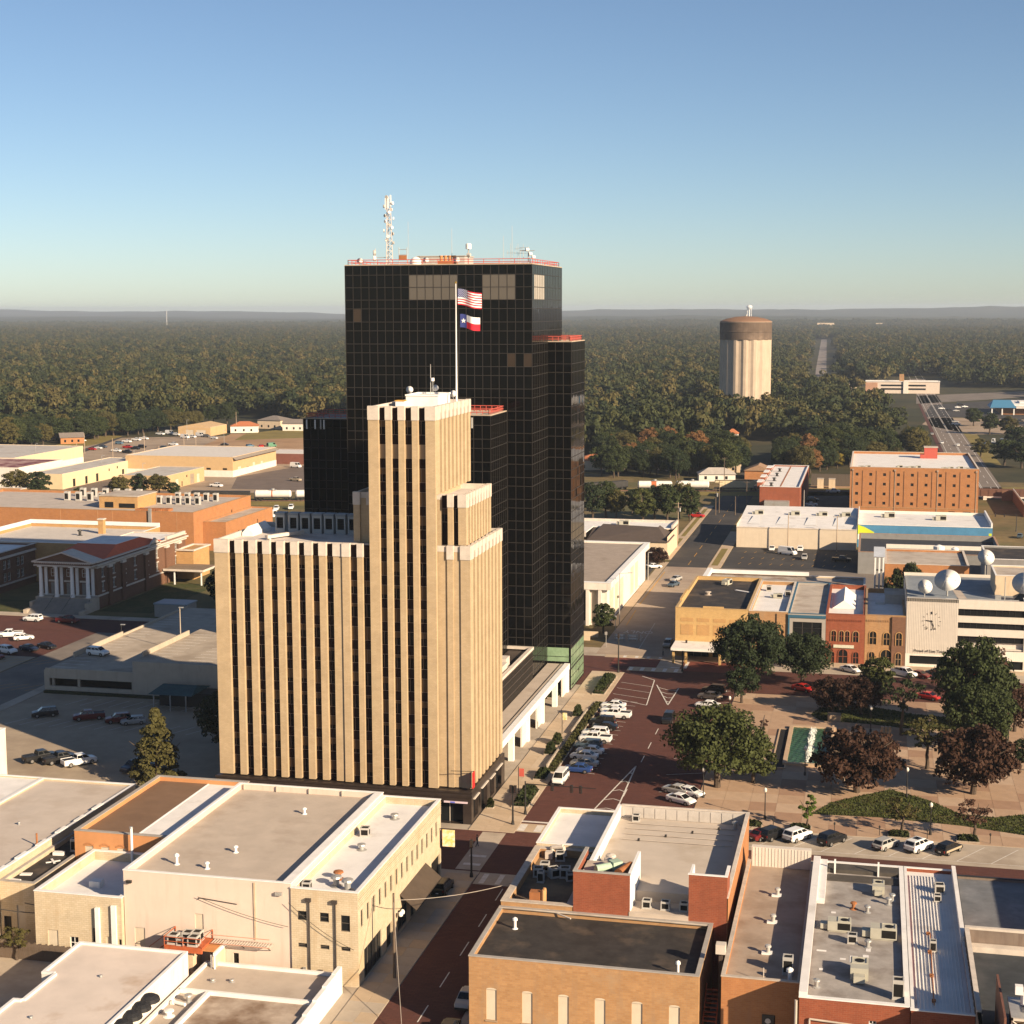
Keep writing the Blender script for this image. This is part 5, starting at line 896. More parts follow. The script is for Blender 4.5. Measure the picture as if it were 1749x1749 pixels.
r14 = bld('red_brick_block','red brick block with a white roof and stepped side parapets beside the street','building',-40.0,-25.3,588.5,672,10.4, red_brick, white_roof,.5,.5, cop=white_paint, r=[(4+k*9,5.5,1.2,1.8,'w') for k in range(8)])
for k in range(4): part(r14,'stepped_parapet', red_brick, lambda m, k=k: m.box(-1.2,.5,4+k*18,13+k*18,9.0,11.6)); part(r14,'parapet_cap', white_paint, lambda m, k=k: m.box(-1.35,.6,3.9+k*18,13.1+k*18,11.6,11.8))
part(r14,'roof_seam', mat('rust',(.33,.13,.05)), lambda m: m.box(7.0,7.5,1,82,9.91,9.97)); part(r14,'lean_to', metal, lambda m: m.box(2,11,-4,-.02,0,5.5))
for k in range(4): vent(['nearest','second','third','farthest'][k]+' dark vent in the row on the red brick block roof',-36.2,596+k*18,9.95,1.2,.45,mt=steel_dark)
wh = bld('brick_warehouse','tall orange-tan brick warehouse with rows of small square windows and a red penthouse','warehouse',-7.3,38.1,590,655,18.3, orange_brick, white_roof,.9,.5, cop=cream_cap,
    f=[(1.9+4.92*c,z,1.05,1.05,'w') for c in range(9) for z in (15.1,11.6,8.0,4.6)]+[(2+4.92*c,1.0,1.0,1.2,'w') for c in range(7) if c not in (5,)]+[(25.5,.6,3.2,1.6,'s'),(35.2,.5,2.2,2.2,'s'),(40.2,.4,2.8,2.3,'s')], r=[(6+9*k,z,1,1,'w') for k in range(6) for z in (15,11.5,8,4.5)])
for c in range(8): part(wh,'pilaster_joint', brown_brick, lambda m, c=c: m.box(4.4+4.92*c,4.54+4.92*c,-.12,-.003,4.0,17.0))
for x in (1.0,16.0,31.0,44.6): part(wh,'downpipe', mat('pale_pipe',(.35,.25,.18)), lambda m, x=x: (m.box(x-.12,x+.12,-.16,-.003,0,17.4), m.box(x-.35,x+.35,-.35,-.003,17.0,17.6)))
part(wh,'string_course', tan_brick, lambda m: m.box(0,45.4,-.1,-.003,3.5,3.75))
t = thing('red_penthouse','red penthouse with a tan cap on the warehouse roof','penthouse',(22.8,640,17.45)); part(t,'walls', plain('penthouse_red',(.42,.075,.05),.7), lambda m: (m.box(-2.5,2.5,-2,2,0,4.2), m.box(-4,-2.5,-2,2,0,1.5))); part(t,'cap', tan_roof, lambda m: m.box(-2.7,2.7,-2.2,2.2,4.2,4.6))
for k,x in enumerate((-3.5,-1,10.5,12.5,14.5,17,26,28.5,32,34)): ac(['leftmost','second from the left','third from the left','fourth from the left','fifth from the left','just left of the red penthouse','just right of the red penthouse','fourth from the right','second from the right','rightmost'][k]+' small unit along the warehouse roof',x,594+(k%3)*2,17.42,'package',.75,0)
# ------------------------------------------------------------------ west side of the far street
w1 = bld('white_pillared_hall','white hall with tall blank panels and an overhanging tan roof beside the black tower','building',-82,-61.2,371,437,10.6, white_stucco, mat('hall_roof',(.33,.27,.22),.9,.14,.4,stain=(.25,.2,.16)), .35,.3, cop=white_paint, cs=1.1, r=[(4,.6,6,8.2,'b'),(12,.6,6,8.2,'b'),(20,.6,6,8.2,'b'),(38,.6,6,8.2,'b'),(46,.6,6,8.2,'b')], f=[(14,1,1.6,7.5,'o'),(17,.5,1.2,8,'b')])
part(w1,'fascia', white_stucco, lambda m: (m.box(-1.1,21.9,-1.1,-.02,8.9,10.55), m.box(20.82,21.9,0,66,9.2,10.55)))
for x in (12.6,16.2,19.2): part(w1,'pillar', white_stucco, lambda m, x=x: m.box(x-.4,x+.4,-1.0,-.2,0,8.9))
t = thing('ramp_wall','pink-cream low entry wall in front of the white hall','wall',(-66,357,0)); part(t,'wall', cream_stucco, lambda m: (m.box(0,5.0,0,.5,0,1.3), m.box(-8,3.8,-4,-3.6,0,1.0)))
w2 = thing('hip_roofed_bank','cream one-storey bank with a dark hipped corner roof and small windows','bank',(-112,476,0)); W = 52
m = MB(); m.face((0,0),(1,0),W,0,5.2,[(30+5.6*k,31.5+5.6*k,1.2,3.6) for k in range(4)],.25); m.face((W,0),(0,1),26,0,6.8); m.face((W,26),(-1,0),W,0,7.4); m.face((0,26),(0,-1),26,0,7.4); m.build('wall', cream_stucco, w2)
for k in range(4): win_parts(w2,(30+5.6*k,.2,1.2),0,1.5,2.4,'c',.25)
part(w2,'plinth', orange_brick, lambda m: m.box(0,W,-.1,-.003,0,1.0))
part(w2,'hip_roof', mat('slate_hip',(.085,.065,.055),.8,.15), lambda m: (m.quad((27,-.5,5.2),(W+.4,-.5,5.2),(W-4,9,8.6),(30,13,8.6)), m.poly([(W+.4,-.5,5.2),(W+.4,16,5.2),(W-4,13,8.6),(W-4,9,8.6)]), m.quad((27,13,7.4),(27,-.5,5.2),(30,13,8.6),(30,13,7.4))))
part(w2,'roof', white_roof, lambda m: (m.box(0,W,13.2,26,7.4,7.7), m.box(0,26.8,0,13.2,7.4,7.7))); part(w2,'parapet', cream_cap, lambda m: (m.box(0,26.8,-.3,0,6.2,8.0), m.box(W-.4,W+.2,13,26.2,7.6,8.7), m.box(0,W-.4,25.8,26.2,7.7,8.5)))
for k in range(14): part(w2,'parapet_slot', win_frame, lambda m, k=k: m.box(.6+k*1.9,1.6+k*1.9,-.34,-.301,6.5,7.6))
ac('dark unit on the bank roof left of the hip',-92,494,7.72,'package',1.1); ac('grey unit on the bank roof near its right end',-76,494,7.72,'package',1.2); dish('white dish on the back of the bank roof',-104,500,7.72,1.3,R_(20),R_(30),2.4)
bld('white_porch','small white porch roof beside the black tower, in front of the bank','porch',-95,-82.5,444,458,5.5, white_stucco, white_roof,.4,.3)
# ------------------------------------------------------------------ left: columned hall, brick block, garage
hc = thing('columned_hall','dark red-brown brick hall with a white-columned portico, cream cornices and a red hipped roof','hall',(-208,364.5,0))
bt = brick('hall_brick',(.17,.085,.05),(.145,.07,.042),(.2,.13,.09),.5,.2)
rw = [(2.5+k*6.1+(1.2 if k > 3 else 0),z,1.25,2.3,'c') for k in range(8) for z in (4.3,8.0)]
m = MB(); m.face((0,0),(1,0),16.2,0,12.0,[(1.2,2.5,4.3,6.6),(13.6,14.9,4.3,6.6)],.2); m.face((16.2,0),(0,1),53.5,0,12.0,[(q[0],q[0]+q[2],q[1],q[1]+q[3]) for q in rw],.25); m.face((16.2,53.5),(-1,0),16.2,0,12); m.face((0,53.5),(0,-1),53.5,0,12); m.build('wall', bt, hc)
for q in rw: win_parts(hc,(16.2-.2,q[0],q[1]),R_(90),q[2],q[3],'c',.25); part(hc,'window_lintel', cream_cap, lambda m, q=q: (m.box(16.2,16.34,q[0]-.15,q[0]+q[2]+.15,q[1]+q[3],q[1]+q[3]+.35), m.box(16.2,16.36,q[0]-.15,q[0]+q[2]+.15,q[1]-.22,q[1])))
for z0,z1,e in ((3.2,3.6,.25),(10.6,10.95,.3),(11.2,11.6,.7),(12.0,12.3,.3)): part(hc,'cornice', cream_cap, lambda m, z0=z0,z1=z1,e=e: ring(m,-e,16.2+e,-e,53.5+e,z0,z1,e-.003 if z1 < 12 else e+.3))
for y in (6.5,14.0,27.5,40.5,48.5): part(hc,'pilaster', bt, lambda m, y=y: m.box(16.2,16.75,y-.9,y+.9,0,10.0)); part(hc,'pilaster_cap', cream_cap, lambda m, y=y: m.box(16.2,16.95,y-1.05,y+1.05,10.0,10.6))
part(hc,'deck_roof', white_roof, lambda m: (m.quad((.3,.3,11.95),(15.9,.3,11.95),(15.9,53.2,11.95),(.3,53.2,11.95)), m.box(2.5,13.7,16,30,14.4,14.5)))
part(hc,'red_hip_roof', mat('red_sheet_roof',(.55,.10,.03),.6,.12), lambda m: (m.quad((.4,5,12.05),(15.8,5,12.05),(13.7,16,14.4),(2.5,16,14.4)), m.quad((15.8,5,12.05),(15.8,40,12.05),(13.7,30,14.4),(13.7,16,14.4)), m.quad((15.8,40,12.05),(.4,40,12.05),(2.5,30,14.4),(13.7,30,14.4)), m.quad((.4,40,12.05),(.4,5,12.05),(2.5,16,14.4),(2.5,30,14.4))))
part(hc,'side_gable', cream_cap, lambda m: (m.poly([(16.5,29,11.7),(16.5,37,11.7),(16.5,33,13.8)]), m.poly([(16.3,37,11.7),(16.3,29,11.7),(16.3,33,13.8)]), m.quad((16.2,29,11.7),(16.7,29,11.7),(16.7,33,13.9),(16.2,33,13.9)), m.quad((16.7,37,11.7),(16.2,37,11.7),(16.2,33,13.9),(16.7,33,13.9)), m.box(16.2,17,40,52,12.3,13.2)))
part(hc,'side_annex', gold_brick, lambda m: m.box(16.25,21.5,47,58,0,8.2)); part(hc,'annex_cornice', cream_cap, lambda m: ring(m,16.2,21.9,46.6,58.4,8.2,8.6,.6))
# portico
part(hc,'portico_floor', concrete, lambda m: m.box(.6,16.6,-3.4,0,0,3.4))
for k in range(4):
    x = 2.0+k*4.35
    cl = part(hc,'column', white_paint, lambda m, x=x: m.lathe([(.62,3.4),(.62,3.7),(.5,3.8),(.48,6),(.40,11.0),(.44,11.05)],cx=x,cy=-2.8,n=16)); c2_ = MB(); c2_.box(x-.62,x+.62,-3.4,-2.2,11.05,11.35); c2_.build('capital', white_paint, cl)
    part(hc,'wall_pilaster', white_paint, lambda m, x=x: m.box(x-.4,x+.4,-.3,-.01,3.4,11.0))
    if k < 3: part(hc,'door', mat('hall_door',(.20,.19,.18),.6), lambda m, x=x: m.box(x+1.3,x+3.0,-.12,-.01,3.4,6.6)); part(hc,'door_hood', cream_cap, lambda m, x=x: m.box(x+.9,x+3.4,-.6,-.01,6.9,7.3)); win_parts(hc,(x+1.4,-.03,8.2),0,1.5,2.0,'c',.2)
part(hc,'entablature', cream_cap, lambda m: (m.box(.5,16.7,-3.6,.0,11.36,11.7), m.box(.1,17.1,-4.0,0,12.3,12.6), m.box(.1,17.1,-4.0,0,12.6,12.62)))
part(hc,'frieze', bt, lambda m: m.box(.7,16.5,-3.4,0,11.7,12.3)); part(hc,'pediment', bt, lambda m: (m.poly([(1,-3.5,12.62),(16.2,-3.5,12.62),(8.6,-3.5,14.9)]),)); 
part(hc,'raking_cornice', cream_cap, lambda m: (m.quad((.1,-4,12.62),(8.6,-4,15.2),(8.6,2,15.2),(.1,2,12.62)), m.quad((8.6,-4,15.2),(17.1,-4,12.62),(17.1,2,12.62),(8.6,2,15.2)), m.poly([(.1,-4,12.62),(1.2,-4,12.62),(8.6,-4,14.8),(8.6,-4,15.2)]), m.poly([(16.0,-4,12.62),(17.1,-4,12.62),(8.6,-4,15.2),(8.6,-4,14.8)])))
for k in range(26): part(hc,'dentil', cream_cap, lambda m, k=k: m.box(.9+k*.6,1.2+k*.6,-3.8,-3.41,12.05,12.28))
for k in range(14): part(hc,'step', mat('step_grey',(.24,.22,.20),.9), lambda m, k=k: m.box(1.4,15.8,-3.42-(k+1)*.42,-3.41-k*.42,0,3.4-(k+1)*.236))
for x in (.6,15.9): part(hc,'stair_cheek', concrete, lambda m, x=x: (m.box(x,x+.8,-6.5,-3.45,0,2.6), m.box(x-.1,x+.9,-9.5,-6.5,0,1.1)))
for k in (1,2): part(hc,'step_rail', steel_dark, lambda m, k=k: (m.tube((1.4+k*4.8,-3.5,4.2),(1.4+k*4.8,-9.3,1.0),.05,n=5)))
ck2 = thing('brick_chimney','tan brick chimney rising behind the columned hall','chimney',(-221.5,425,8)); part(ck2,'stack', gold_brick, lambda m: m.box(-.8,.8,-.8,.8,0,6.5)); part(ck2,'cap', cream_cap, lambda m: m.box(-1,1,-1,1,6.5,6.8))
lw = bld('left_brick_wing','dark brick wing with cream cornices and paired windows left of the columned hall','hall wing',-262,-228.4,372,398.5,11.0, bt, white_roof,.5,.4, cop=cream_cap, cs=.3, r=[(2.5+k*2.2+(k//2)*2.6,z,1.5,2.3,'c') for k in range(6) for z in (2.8,6.2)])
part(lw,'cornice', cream_cap, lambda m: (m.box(33.63,34.3,0,26,9.3,9.8), m.box(33.63,34.0,0,26,1.9,2.3)))
l3 = bld('white_parapet_hall','hall with a broad pale roof and white parapet walls behind the columned hall','hall',-251,-208.2,399,436,11.2, gold_brick, mat('pale_wide_roof',(.52,.47,.42),.9,.1,.3), .9,.5, cop=white_paint)
part(l3,'back_parapet', white_paint, lambda m: (m.box(0,42.8,36.3,37,11.3,12.4), m.box(0,.6,0,36.2,11.3,12.4)))
vent('dark hooded vent on the pale roof behind the columned hall',-226,420,10.3,1.6,.4,mt=steel_dark)
l2 = bld('long_brick_block','long yellow-orange brick block with rows of rooftop condensers behind the columned hall','building',-300,-206.3,456,503,13.0, orange_brick, mat('block_roof',(.44,.38,.33),.9,.12,.3,stain=(.34,.29,.25)), .7,.5, cop=tan_brick, r=[(10,2.6,1.0,2.2,'o'),(10,6.8,1.0,2.2,'o'),(30,8,1.0,2.2,'o')])
part(l2,'roof_plantroom', gold_brick, lambda m: (m.box(56.5,70,10,24,12.3,16.2),)); part(l2,'plantroom_roof', tan_roof, lambda m: m.box(56.3,70.2,9.8,24.2,16.2,16.5)); part(l2,'plantroom_opening', dark_void, lambda m: (m.box(58.5,61.5,9.9,9.98,12.6,14.4), m.box(63.5,69,9.9,9.98,12.6,14.0)))
part(l2,'rusty_duct', mat('rust',(.33,.13,.05)), lambda m: [m.box(72+k*2.2,74+k*2.2,4+.3*k,8+.2*k,12.3,13.1) for k in range(5)]); part(l2,'downpipe', metal, lambda m: m.box(78.6,79.6,-.5,-.01,5,14))
part(l2,'wall_joint', mat('brick_joint',(.46,.26,.13)), lambda m: [m.box(x,x+.12,-.06,-.003,0,12.9) for x in (48,61,66,88)])
l2b = bld('brick_block_annex','lower brick annex against the right end of the long brick block','building',-206.25,-198.5,463,503,9.2, orange_brick, tan_roof,.4,.4, cop=tan_brick, r=[(10,3,.9,2.4,'o'),(26,4.5,.9,2.4,'o')])
bld('low_brick_link','low pale roofed block at the left behind the brick block','building',-330,-300.3,470,520,11.5, tan_brick, tan_roof,.4,.4)
for k in range(12): ac(f'condenser, left double row on the long brick block, {["nearer","farther"][k%2]} row, {["leftmost","second from the left","third from the left","third from the right","second from the right","rightmost"][k//2]}',-264+(k//2)*4.2,483+(k%2)*11,12.35,'tall',1.5,0,'condensers on the long brick block')
for k in range(10): ac(f'condenser, right double row on the long brick block, {["nearer","farther"][k%2]} row, {["leftmost","second from the left","middle","second from the right","rightmost"][k//2]}',-229+(k//2)*3.4+(2 if k%2 else 0),480+(k%2)*10,12.35,'tall',1.4,0,'condensers on the long brick block')
cn = thing('entrance_canopy','flat brown entrance canopy on posts beside the columned hall','canopy',(-191.4,409,0)); part(cn,'roof', mat('canopy_brown',(.22,.16,.11),.8), lambda m: m.box(0,12,-7,3,4.0,4.4)); part(cn,'fascia', cream_cap, lambda m: (m.box(0,12.1,-7.1,-7.0,3.9,4.5), m.box(12.0,12.1,-7,3,3.9,4.5))); part(cn,'post', white_paint, lambda m: [m.box(x,x+.3,-6.6,-6.3,0,4) for x in (3,11)])
# parking garage
pg = thing('parking_garage','low concrete parking garage with two roof decks, a solid end wall and ramp walls','parking garage',(-160.5,281.5,0)); GD = 68
m = MB(); m.face((0,0),(1,0),19.4,0,4.5,[(1.1,19.0,1.3,2.9)],.5); m.face((19.45,-.3),(1,0),19,0,7.2); m.face((38.45,-.3),(0,1),GD,0,7.2); m.face((0,GD),(0,-1),GD,0,4.5); m.face((19.45,40),(0,-1),40.3,4.5,7.2); m.face((38.45,GD),(-1,0),38.4,0,4.5); m.build('wall', conc_wall, pg)
part(pg,'interior', dark_void, lambda m: m.quad((.8,3,.1),(19.2,3,.1),(19.2,3,3.2),(.8,3,3.2)))
for x in (1.6,7.2): part(pg,'column', conc_wall, lambda m, x=x: m.box(x-.25,x+.25,.6,1.1,0,4.4))
part(pg,'lower_deck', concrete, lambda m: m.quad((.0,.0,4.5),(19.44,.0,4.5),(19.44,GD,4.5),(0,GD,4.5))); part(pg,'upper_deck', concrete, lambda m: (m.quad((19.45,-.3,7.2),(38.45,-.3,7.2),(38.45,40,7.2),(19.45,40,7.2)), m.quad((19.45,40,7.2),(38.45,40,7.2),(38.45,GD,4.5),(19.45,GD,4.5))))
part(pg,'edge_wall', conc_wall, lambda m: (m.box(0,.3,12,34,4.5,5.5), m.box(19.45,19.75,4,26,7.2,8.2), m.box(.3,19.4,0,.3,4.51,4.9), m.box(0,.3,34.01,GD,4.5,4.95)))
part(pg,'bay_line', line_white, lambda m: [m.box(.9,5.6,3+k*2.8,3.14+k*2.8,4.505,4.515) for k in range(20)]+[m.box(20.4,25.5,5+k*2.7,5.14+k*2.7,7.205,7.215) for k in range(9)]+[m.box(30,35,3+k*2.8,3.14+k*2.8,7.205,7.215) for k in range(9)], 'stuff')
part(pg,'hedge', mat('low_hedge',(.03,.035,.015),.9,.4,3), lambda m: m.box(.5,28,-1.3,-.5,0,.6))
t = thing('stair_hut','grey box hut with a blue-grey lid at the back of the parking garage roof','hut',(-173.2,358.2,0)); part(t,'walls', mat('grey_block',(.30,.285,.265),.85,.1), lambda m: m.box(0,8.6,0,6,0,3.2)); part(t,'roof', mat('blue_lid',(.24,.28,.31),.5,.1), lambda m: m.box(-.2,8.8,-.2,6.2,3.2,3.5)); part(t,'door', white_paint, lambda m: m.box(8.6,8.64,1,2,0,2.2))
t = thing('dumpster_canopy','dark teal canopy shelter on posts behind the tall conifer beside the garage wall','shelter',(-133.5,272,0)); part(t,'roof', mat('teal_roof',(.03,.075,.075),.6,.3), lambda m: (m.quad((0,0,3.2),(9,0,3.2),(8,5,4.2),(1,5,4.2)), m.quad((9,0,3.2),(9,9,3.2),(8,5,4.2),(8,5,4.2)), m.quad((0,9,3.2),(0,0,3.2),(1,5,4.2),(1,5,4.2)))); part(t,'post', metal, lambda m: [m.box(x,x+.2,.2,.4,0,3.2) for x in (1,4.4,7.6)]); part(t,'walls', steel_dark, lambda m: m.box(.5,12,4,8.5,0,2.8))
t = thing('gas_meter','white and black gas meter on the tan garage wall next to the beige tower','meter',(-124.6,280.6,0)); part(t,'pipes', steel_dark, lambda m: (m.tube((0,0,0),(0,0,1.6),.08), m.tube((-.7,0,0),(-.7,0,1.4),.08), m.box(-1.1,-.3,-.3,.1,1.0,1.7))); part(t,'meter', white_paint, lambda m: m.box(-.2,.7,-.35,.1,1.1,1.9))
# ------------------------------------------------------------------ left distance: sheds, cottages
def shed(name,label,x0,x1,y0,y1,h,wall,roof,doors=(),low=None,rdoors=()):
    t = bld(name,label,'warehouse',x0,x1,y0,y1,h,wall,roof,.15,.3,cop=cream_cap,f=doors,r=rdoors)
    if low: part(t,'lower_band', white_stucco, lambda m: (m.box(0,x1-x0,-.08,-.004,0,low), m.box(x1-x0+.004,x1-x0+.08,0,y1-y0,0,low)))
    return t
met_roof = mat('metal_sheet_roof',(.47,.43,.38),.6,.12,.4,stain=(.36,.3,.25),sa=.6)
tanw = mat('tan_metal_wall',(.50,.34,.18),.7,.08,.5); crw = mat('cream_metal_wall',(.64,.50,.31),.7,.08,.5)
shed('long_cream_shed','long cream shed with a grey sheet roof and dark garage doors in the left distance',-352,-336,611,686,6.6,crw,met_roof,rdoors=[(9,.2,2.4,3.4,'o'),(20,.2,2.4,3.4,'o'),(30,.2,2.4,3.6,'o'),(55,.2,2.4,3,'o'),(68,.2,2.8,4.4,'o'),(42,3.6,1.2,1.2,'w'),(50,4,1.2,1.2,'w'),(60,.2,4,3.6,'b')])
shed('square_cream_shed','cream and tan shed with a tall brown garage door beside the white pickup',-312,-290.5,616,655,6.2,tanw,met_roof,rdoors=[(9,.2,3.2,3.6,'b'),(15,.2,1.2,2.2,'o'),(24,.2,4.2,4.4,'d'),(20,3.6,1.2,1.0,'w'),(31,.2,3.0,3.8,'b')])
shed('large_tan_shed','large tan warehouse with a white roof and a shingled right eave beyond the railway yard',-337,-284,672,726,9.2,tanw,mat('white_sheet_roof',(.62,.57,.51),.6,.08,.4),doors=[(40,3.2,2.2,.9,'w'),(48,3.2,2.2,.9,'w'),(47,.1,2.6,2.0,'o')],low=3.0,rdoors=[(6,.2,4,4,'b'),(16,.2,3.2,3,'o'),(24,.2,3,4.4,'b'),(34,.2,3,4,'b')])
part(bpy.data.objects['large_tan_shed'],'shingle_eave', mat('grey_shingle',(.24,.20,.165),.9,.3,3), lambda m: m.quad((52.6,0,9.3),(54.6,0,7.9),(54.6,54,7.9),(52.6,54,9.3)))
shed('red_roof_shed','pale shed with a dark red streaked roof at the left edge',-400,-357,612,650,8.8,white_stucco,mat('red_streaked_roof',(.16,.035,.03),.6,.3,.5,stain=(.42,.27,.22),ss=.16,sa=.5))
shed('tall_cream_shed','tall cream and pink shed at the far left below the trees',-430,-384,655,720,8.6,crw,met_roof,low=3.2)
shed('fleet_garage','small tan gabled garage with two white doors at the back of the vehicle yard',-411,-390,890,915,5.4,tanw,met_roof,doors=[(5,.1,5,3.6,'b'),(12,.1,6,3.6,'b')])
part(bpy.data.objects['fleet_garage'],'gable', tanw, lambda m: (m.poly([(0,.0,5.5),(21,.0,5.5),(10.5,.0,7.4)]), m.quad((0,0,5.5),(10.5,0,7.4),(10.5,25,7.4),(0,25,5.5)), m.quad((10.5,0,7.4),(21,0,5.5),(21,25,5.5),(10.5,25,7.4))))
shed('brown_yard_shed','low shed with a white roof and dark red side, partly behind the black tower',-300,-262,735,760,5.2,mat('dark_red_wall',(.18,.07,.05),.7),mat('white_sheet_roof',(.62,.57,.51)))
def house(label,x,y,w,d,h,wall,roof,rz=0,hip=True,rh=2.6):
    t = thing('house',label,'house',(x,y,0),R_(rz),'houses at the edge of the wood')
    part(t,'walls', wall, lambda m: m.box(-w/2,w/2,-d/2,d/2,0,h))
    e = .5; k = min(w,d)/2 if hip else 0
    W2,D2 = w/2+e,d/2+e
    part(t,'roof', roof, lambda m: (m.quad((-W2,-D2,h),(W2,-D2,h),(W2-k,0,h+rh),(-W2+k,0,h+rh)), m.quad((W2,D2,h),(-W2,D2,h),(-W2+k,0,h+rh),(W2-k,0,h+rh)), m.poly([(W2,-D2,h),(W2,D2,h),(W2-k,0,h+rh)]), m.poly([(-W2,D2,h),(-W2,-D2,h),(-W2+k,0,h+rh)]), m.quad((-W2,D2,h-.05),(W2,D2,h-.05),(W2,-D2,h-.05),(-W2,-D2,h-.05))))
    win = MB(); win.box(0,1.1,-.06,0,0,1.4); me = win.mesh('window', win_glass)
    for xx in (-w*.35,-w*.05,w*.22): place('window', me, t, (xx,-d/2-.01,1.0))
    place('window', me, t, (w/2+.01,-d*.2,1.0), R_(90)); place('window', me, t, (w/2+.01,d*.15,1.0), R_(90))
    return t
terr = mat('terracotta_roof',(.42,.15,.065),.8,.15,1.5); shin = mat('shingle_roof',(.19,.16,.14),.9,.2,1.5); bshin = mat('brown_shingle_roof',(.30,.19,.12),.9,.2,1.5)
for a in (('white house with a terracotta hipped roof at the edge of the bare field',*(-382.1, 924.6),17,12,4.2,white_stucco,terr,20),('cream house with a grey hipped roof right of the terracotta one',*(-376.0, 960.7),17,15,5.5,cream_stucco,shin,-10),('white house with a dark gabled roof just left of the black wing',*(-355.5, 944.5),15,10,4.6,white_stucco,shin,5,False),('small brick house with a white gable near the parked white car',*(-448.4, 827.5),13,9,3.6,orange_brick,shin,35,False),('grey-roofed house in the shade of the left trees',*(-476.3, 842.8),14,10,3.6,cream_stucco,shin,0),('cream cottage with an orange roof peeping out of the left trees',*(-505.4, 920.3),17,12,5,cream_stucco,terr,25),('pale gabled house half hidden by the round tree at the yard corner',*(-462.2, 909.0),12,12,5.5,orange_brick,bshin,70,False),
          ('house with a wide terracotta hipped roof just right of the black tower',-128,744,19,15,4.5,cream_stucco,terr,10),('long brown-roofed house behind the terracotta one',-118,782,26,13,5,orange_brick,bshin,-5),('pale pink gabled house among trees beside the tank cars',-92,748,9,15,4.8,mat('pink_board',(.56,.42,.36),.8),shin,-25,False),('grey hipped house above the white hopper car',-66,745,13,12,6.2,cream_stucco,shin,0),('white low-roofed house in front of the grey hipped house',-67,703,16,10,3.2,white_stucco,mat('pale_shingle',(.42,.37,.32),.9,.15),10),('small brick house beside the far end of the street',-49,715,11,12,4,orange_brick,bshin,90,False),('white cottage with a pinkish roof alone among the dark trees',-76,890,6,6,6.5,white_stucco,terr,0)): house(*a)

# ------------------------------------------------------------------ ground, streets, square
grass_tan = mat('dry_grass',(.16,.115,.05),.95,.3,.25,stain=(.085,.08,.03),ss=.03,sa=.5)
dirt = mat('bare_dirt',(.36,.225,.125),.95,.12,.15,stain=(.27,.16,.085),ss=.04,sa=.55)
yard_mat = mat('yard_surface',(.33,.25,.18),.95,.14,.12,stain=(.23,.17,.12),ss=.04,sa=.55)
lawn_mat = mat('lawn',(.055,.062,.018),.95,.35,.8,stain=(.095,.075,.028),ss=.2,sa=.55)
wood_floor = mat('wood_floor',(.035,.035,.014),.95,.4,.05,stain=(.07,.055,.025),ss=.01,sa=.55)
def sheet(name, pts, z, mt, tag_=True):
    m = MB(); m.poly([(x,y,z) for x,y in pts]); o = m.build(name, mt)
    if tag_: o['kind'] = 'structure'
    return o
def rect(x0,x1,y0,y1): return [(x0,y0),(x1,y0),(x1,y1),(x0,y1)]
def slab(name, pts, z1, mt, top=None):
    m = MB(); m.prism(pts, 0, z1, 0, 1 if top else 0); o = m.build(name, [mt, top] if top else mt); o['kind'] = 'structure'; return o
sheet('ground', rect(-9000,9000,-800,9000), 0, wood_floor)
sheet('town_ground', rect(-420,140,60,720), .02, grass_tan)
sheet('block_pavement', rect(-160,80,80,346), .04, concrete)
sheet('brick_street', rect(-50.4,-41.5,60,201), .07, brick_road)
sheet('cross_street', rect(-140,80,200.9,217.4), .065, brick_road)
sheet('square_street', rect(-49.4,-25.2,217,327), .06, brick_road)
sheet('north_street', rect(-260,80,310,337.4), .055, brick_road)
sheet('crossing_brick', rect(-53.6,-43.6,328.6,336.4), .085, bright_brick); sheet('crossing_brick', rect(-38.4,-24,326.5,335.6), .085, bright_brick)
sheet('crossing_band', rect(-56,-22,336.45,339.2), .09, walk_tan); sheet('crossing_band', rect(-49.3,-37.5,324.6,328.4), .088, walk_tan); sheet('crossing_band', [(-43.5,328.45),(-38.5,328.45),(-38.5,336.4),(-43.5,336.4)], .088, concrete)
sheet('crossing_band', rect(-50,-40,218.2,222.0), .088, walk_tan); sheet('crossing_band', rect(-50.3,-41.6,196.2,200.6), .088, concrete); sheet('crossing_band', rect(-54,-50.5,201.2,217), .09, concrete)
sheet('parking_apron', rect(-24,80,217.45,226.5), .085, concrete)
sheet('far_street_apron', rect(-58.4,-42.6,339.3,461.8), .06, mat('street_concrete',(.37,.29,.22),.92,.14,.3,stain=(.28,.21,.16),ss=.06,sa=.56))
sheet('far_street', rect(-58.6,-46.5,461.9,760), .055, asphalt)
sheet('alley', rect(-42.5,60,409,462.4), .05, old_asphalt)
sheet('asphalt_lot', rect(-42.2,-2.9,462.5,505), .07, asphalt)
sheet('upper_lot', rect(-25,-7.4,555,672), .06, asphalt); sheet('dirt_strip', rect(-25.2,-7.4,672.2,690), .05, dirt)
sheet('west_parking_lot', rect(-161.5,-99,222,281), .06, mat('lot_concrete',(.34,.27,.195),.92,.14,.3,stain=(.26,.2,.145),ss=.1,sa=.56))
sheet('west_street', rect(-178,-163.4,150,338), .058, old_asphalt)
sheet('left_parking_lot', rect(-300,-178.6,255,337), .05, MATS['lot_concrete'])
sheet('hall_street', rect(-330,-161,337.5,352), .07, brick_road)
sheet('hall_lawn', rect(-234,-209.5,353,372), .05, lawn_mat); sheet('hall_lawn', rect(-190.5,-176,362,405), .05, lawn_mat)
sheet('bank_lot', rect(-84,-61.5,438,474), .05, asphalt)
sheet('bank_lot', rect(-61.0,-58.6,371,470), .05, walk_tan)
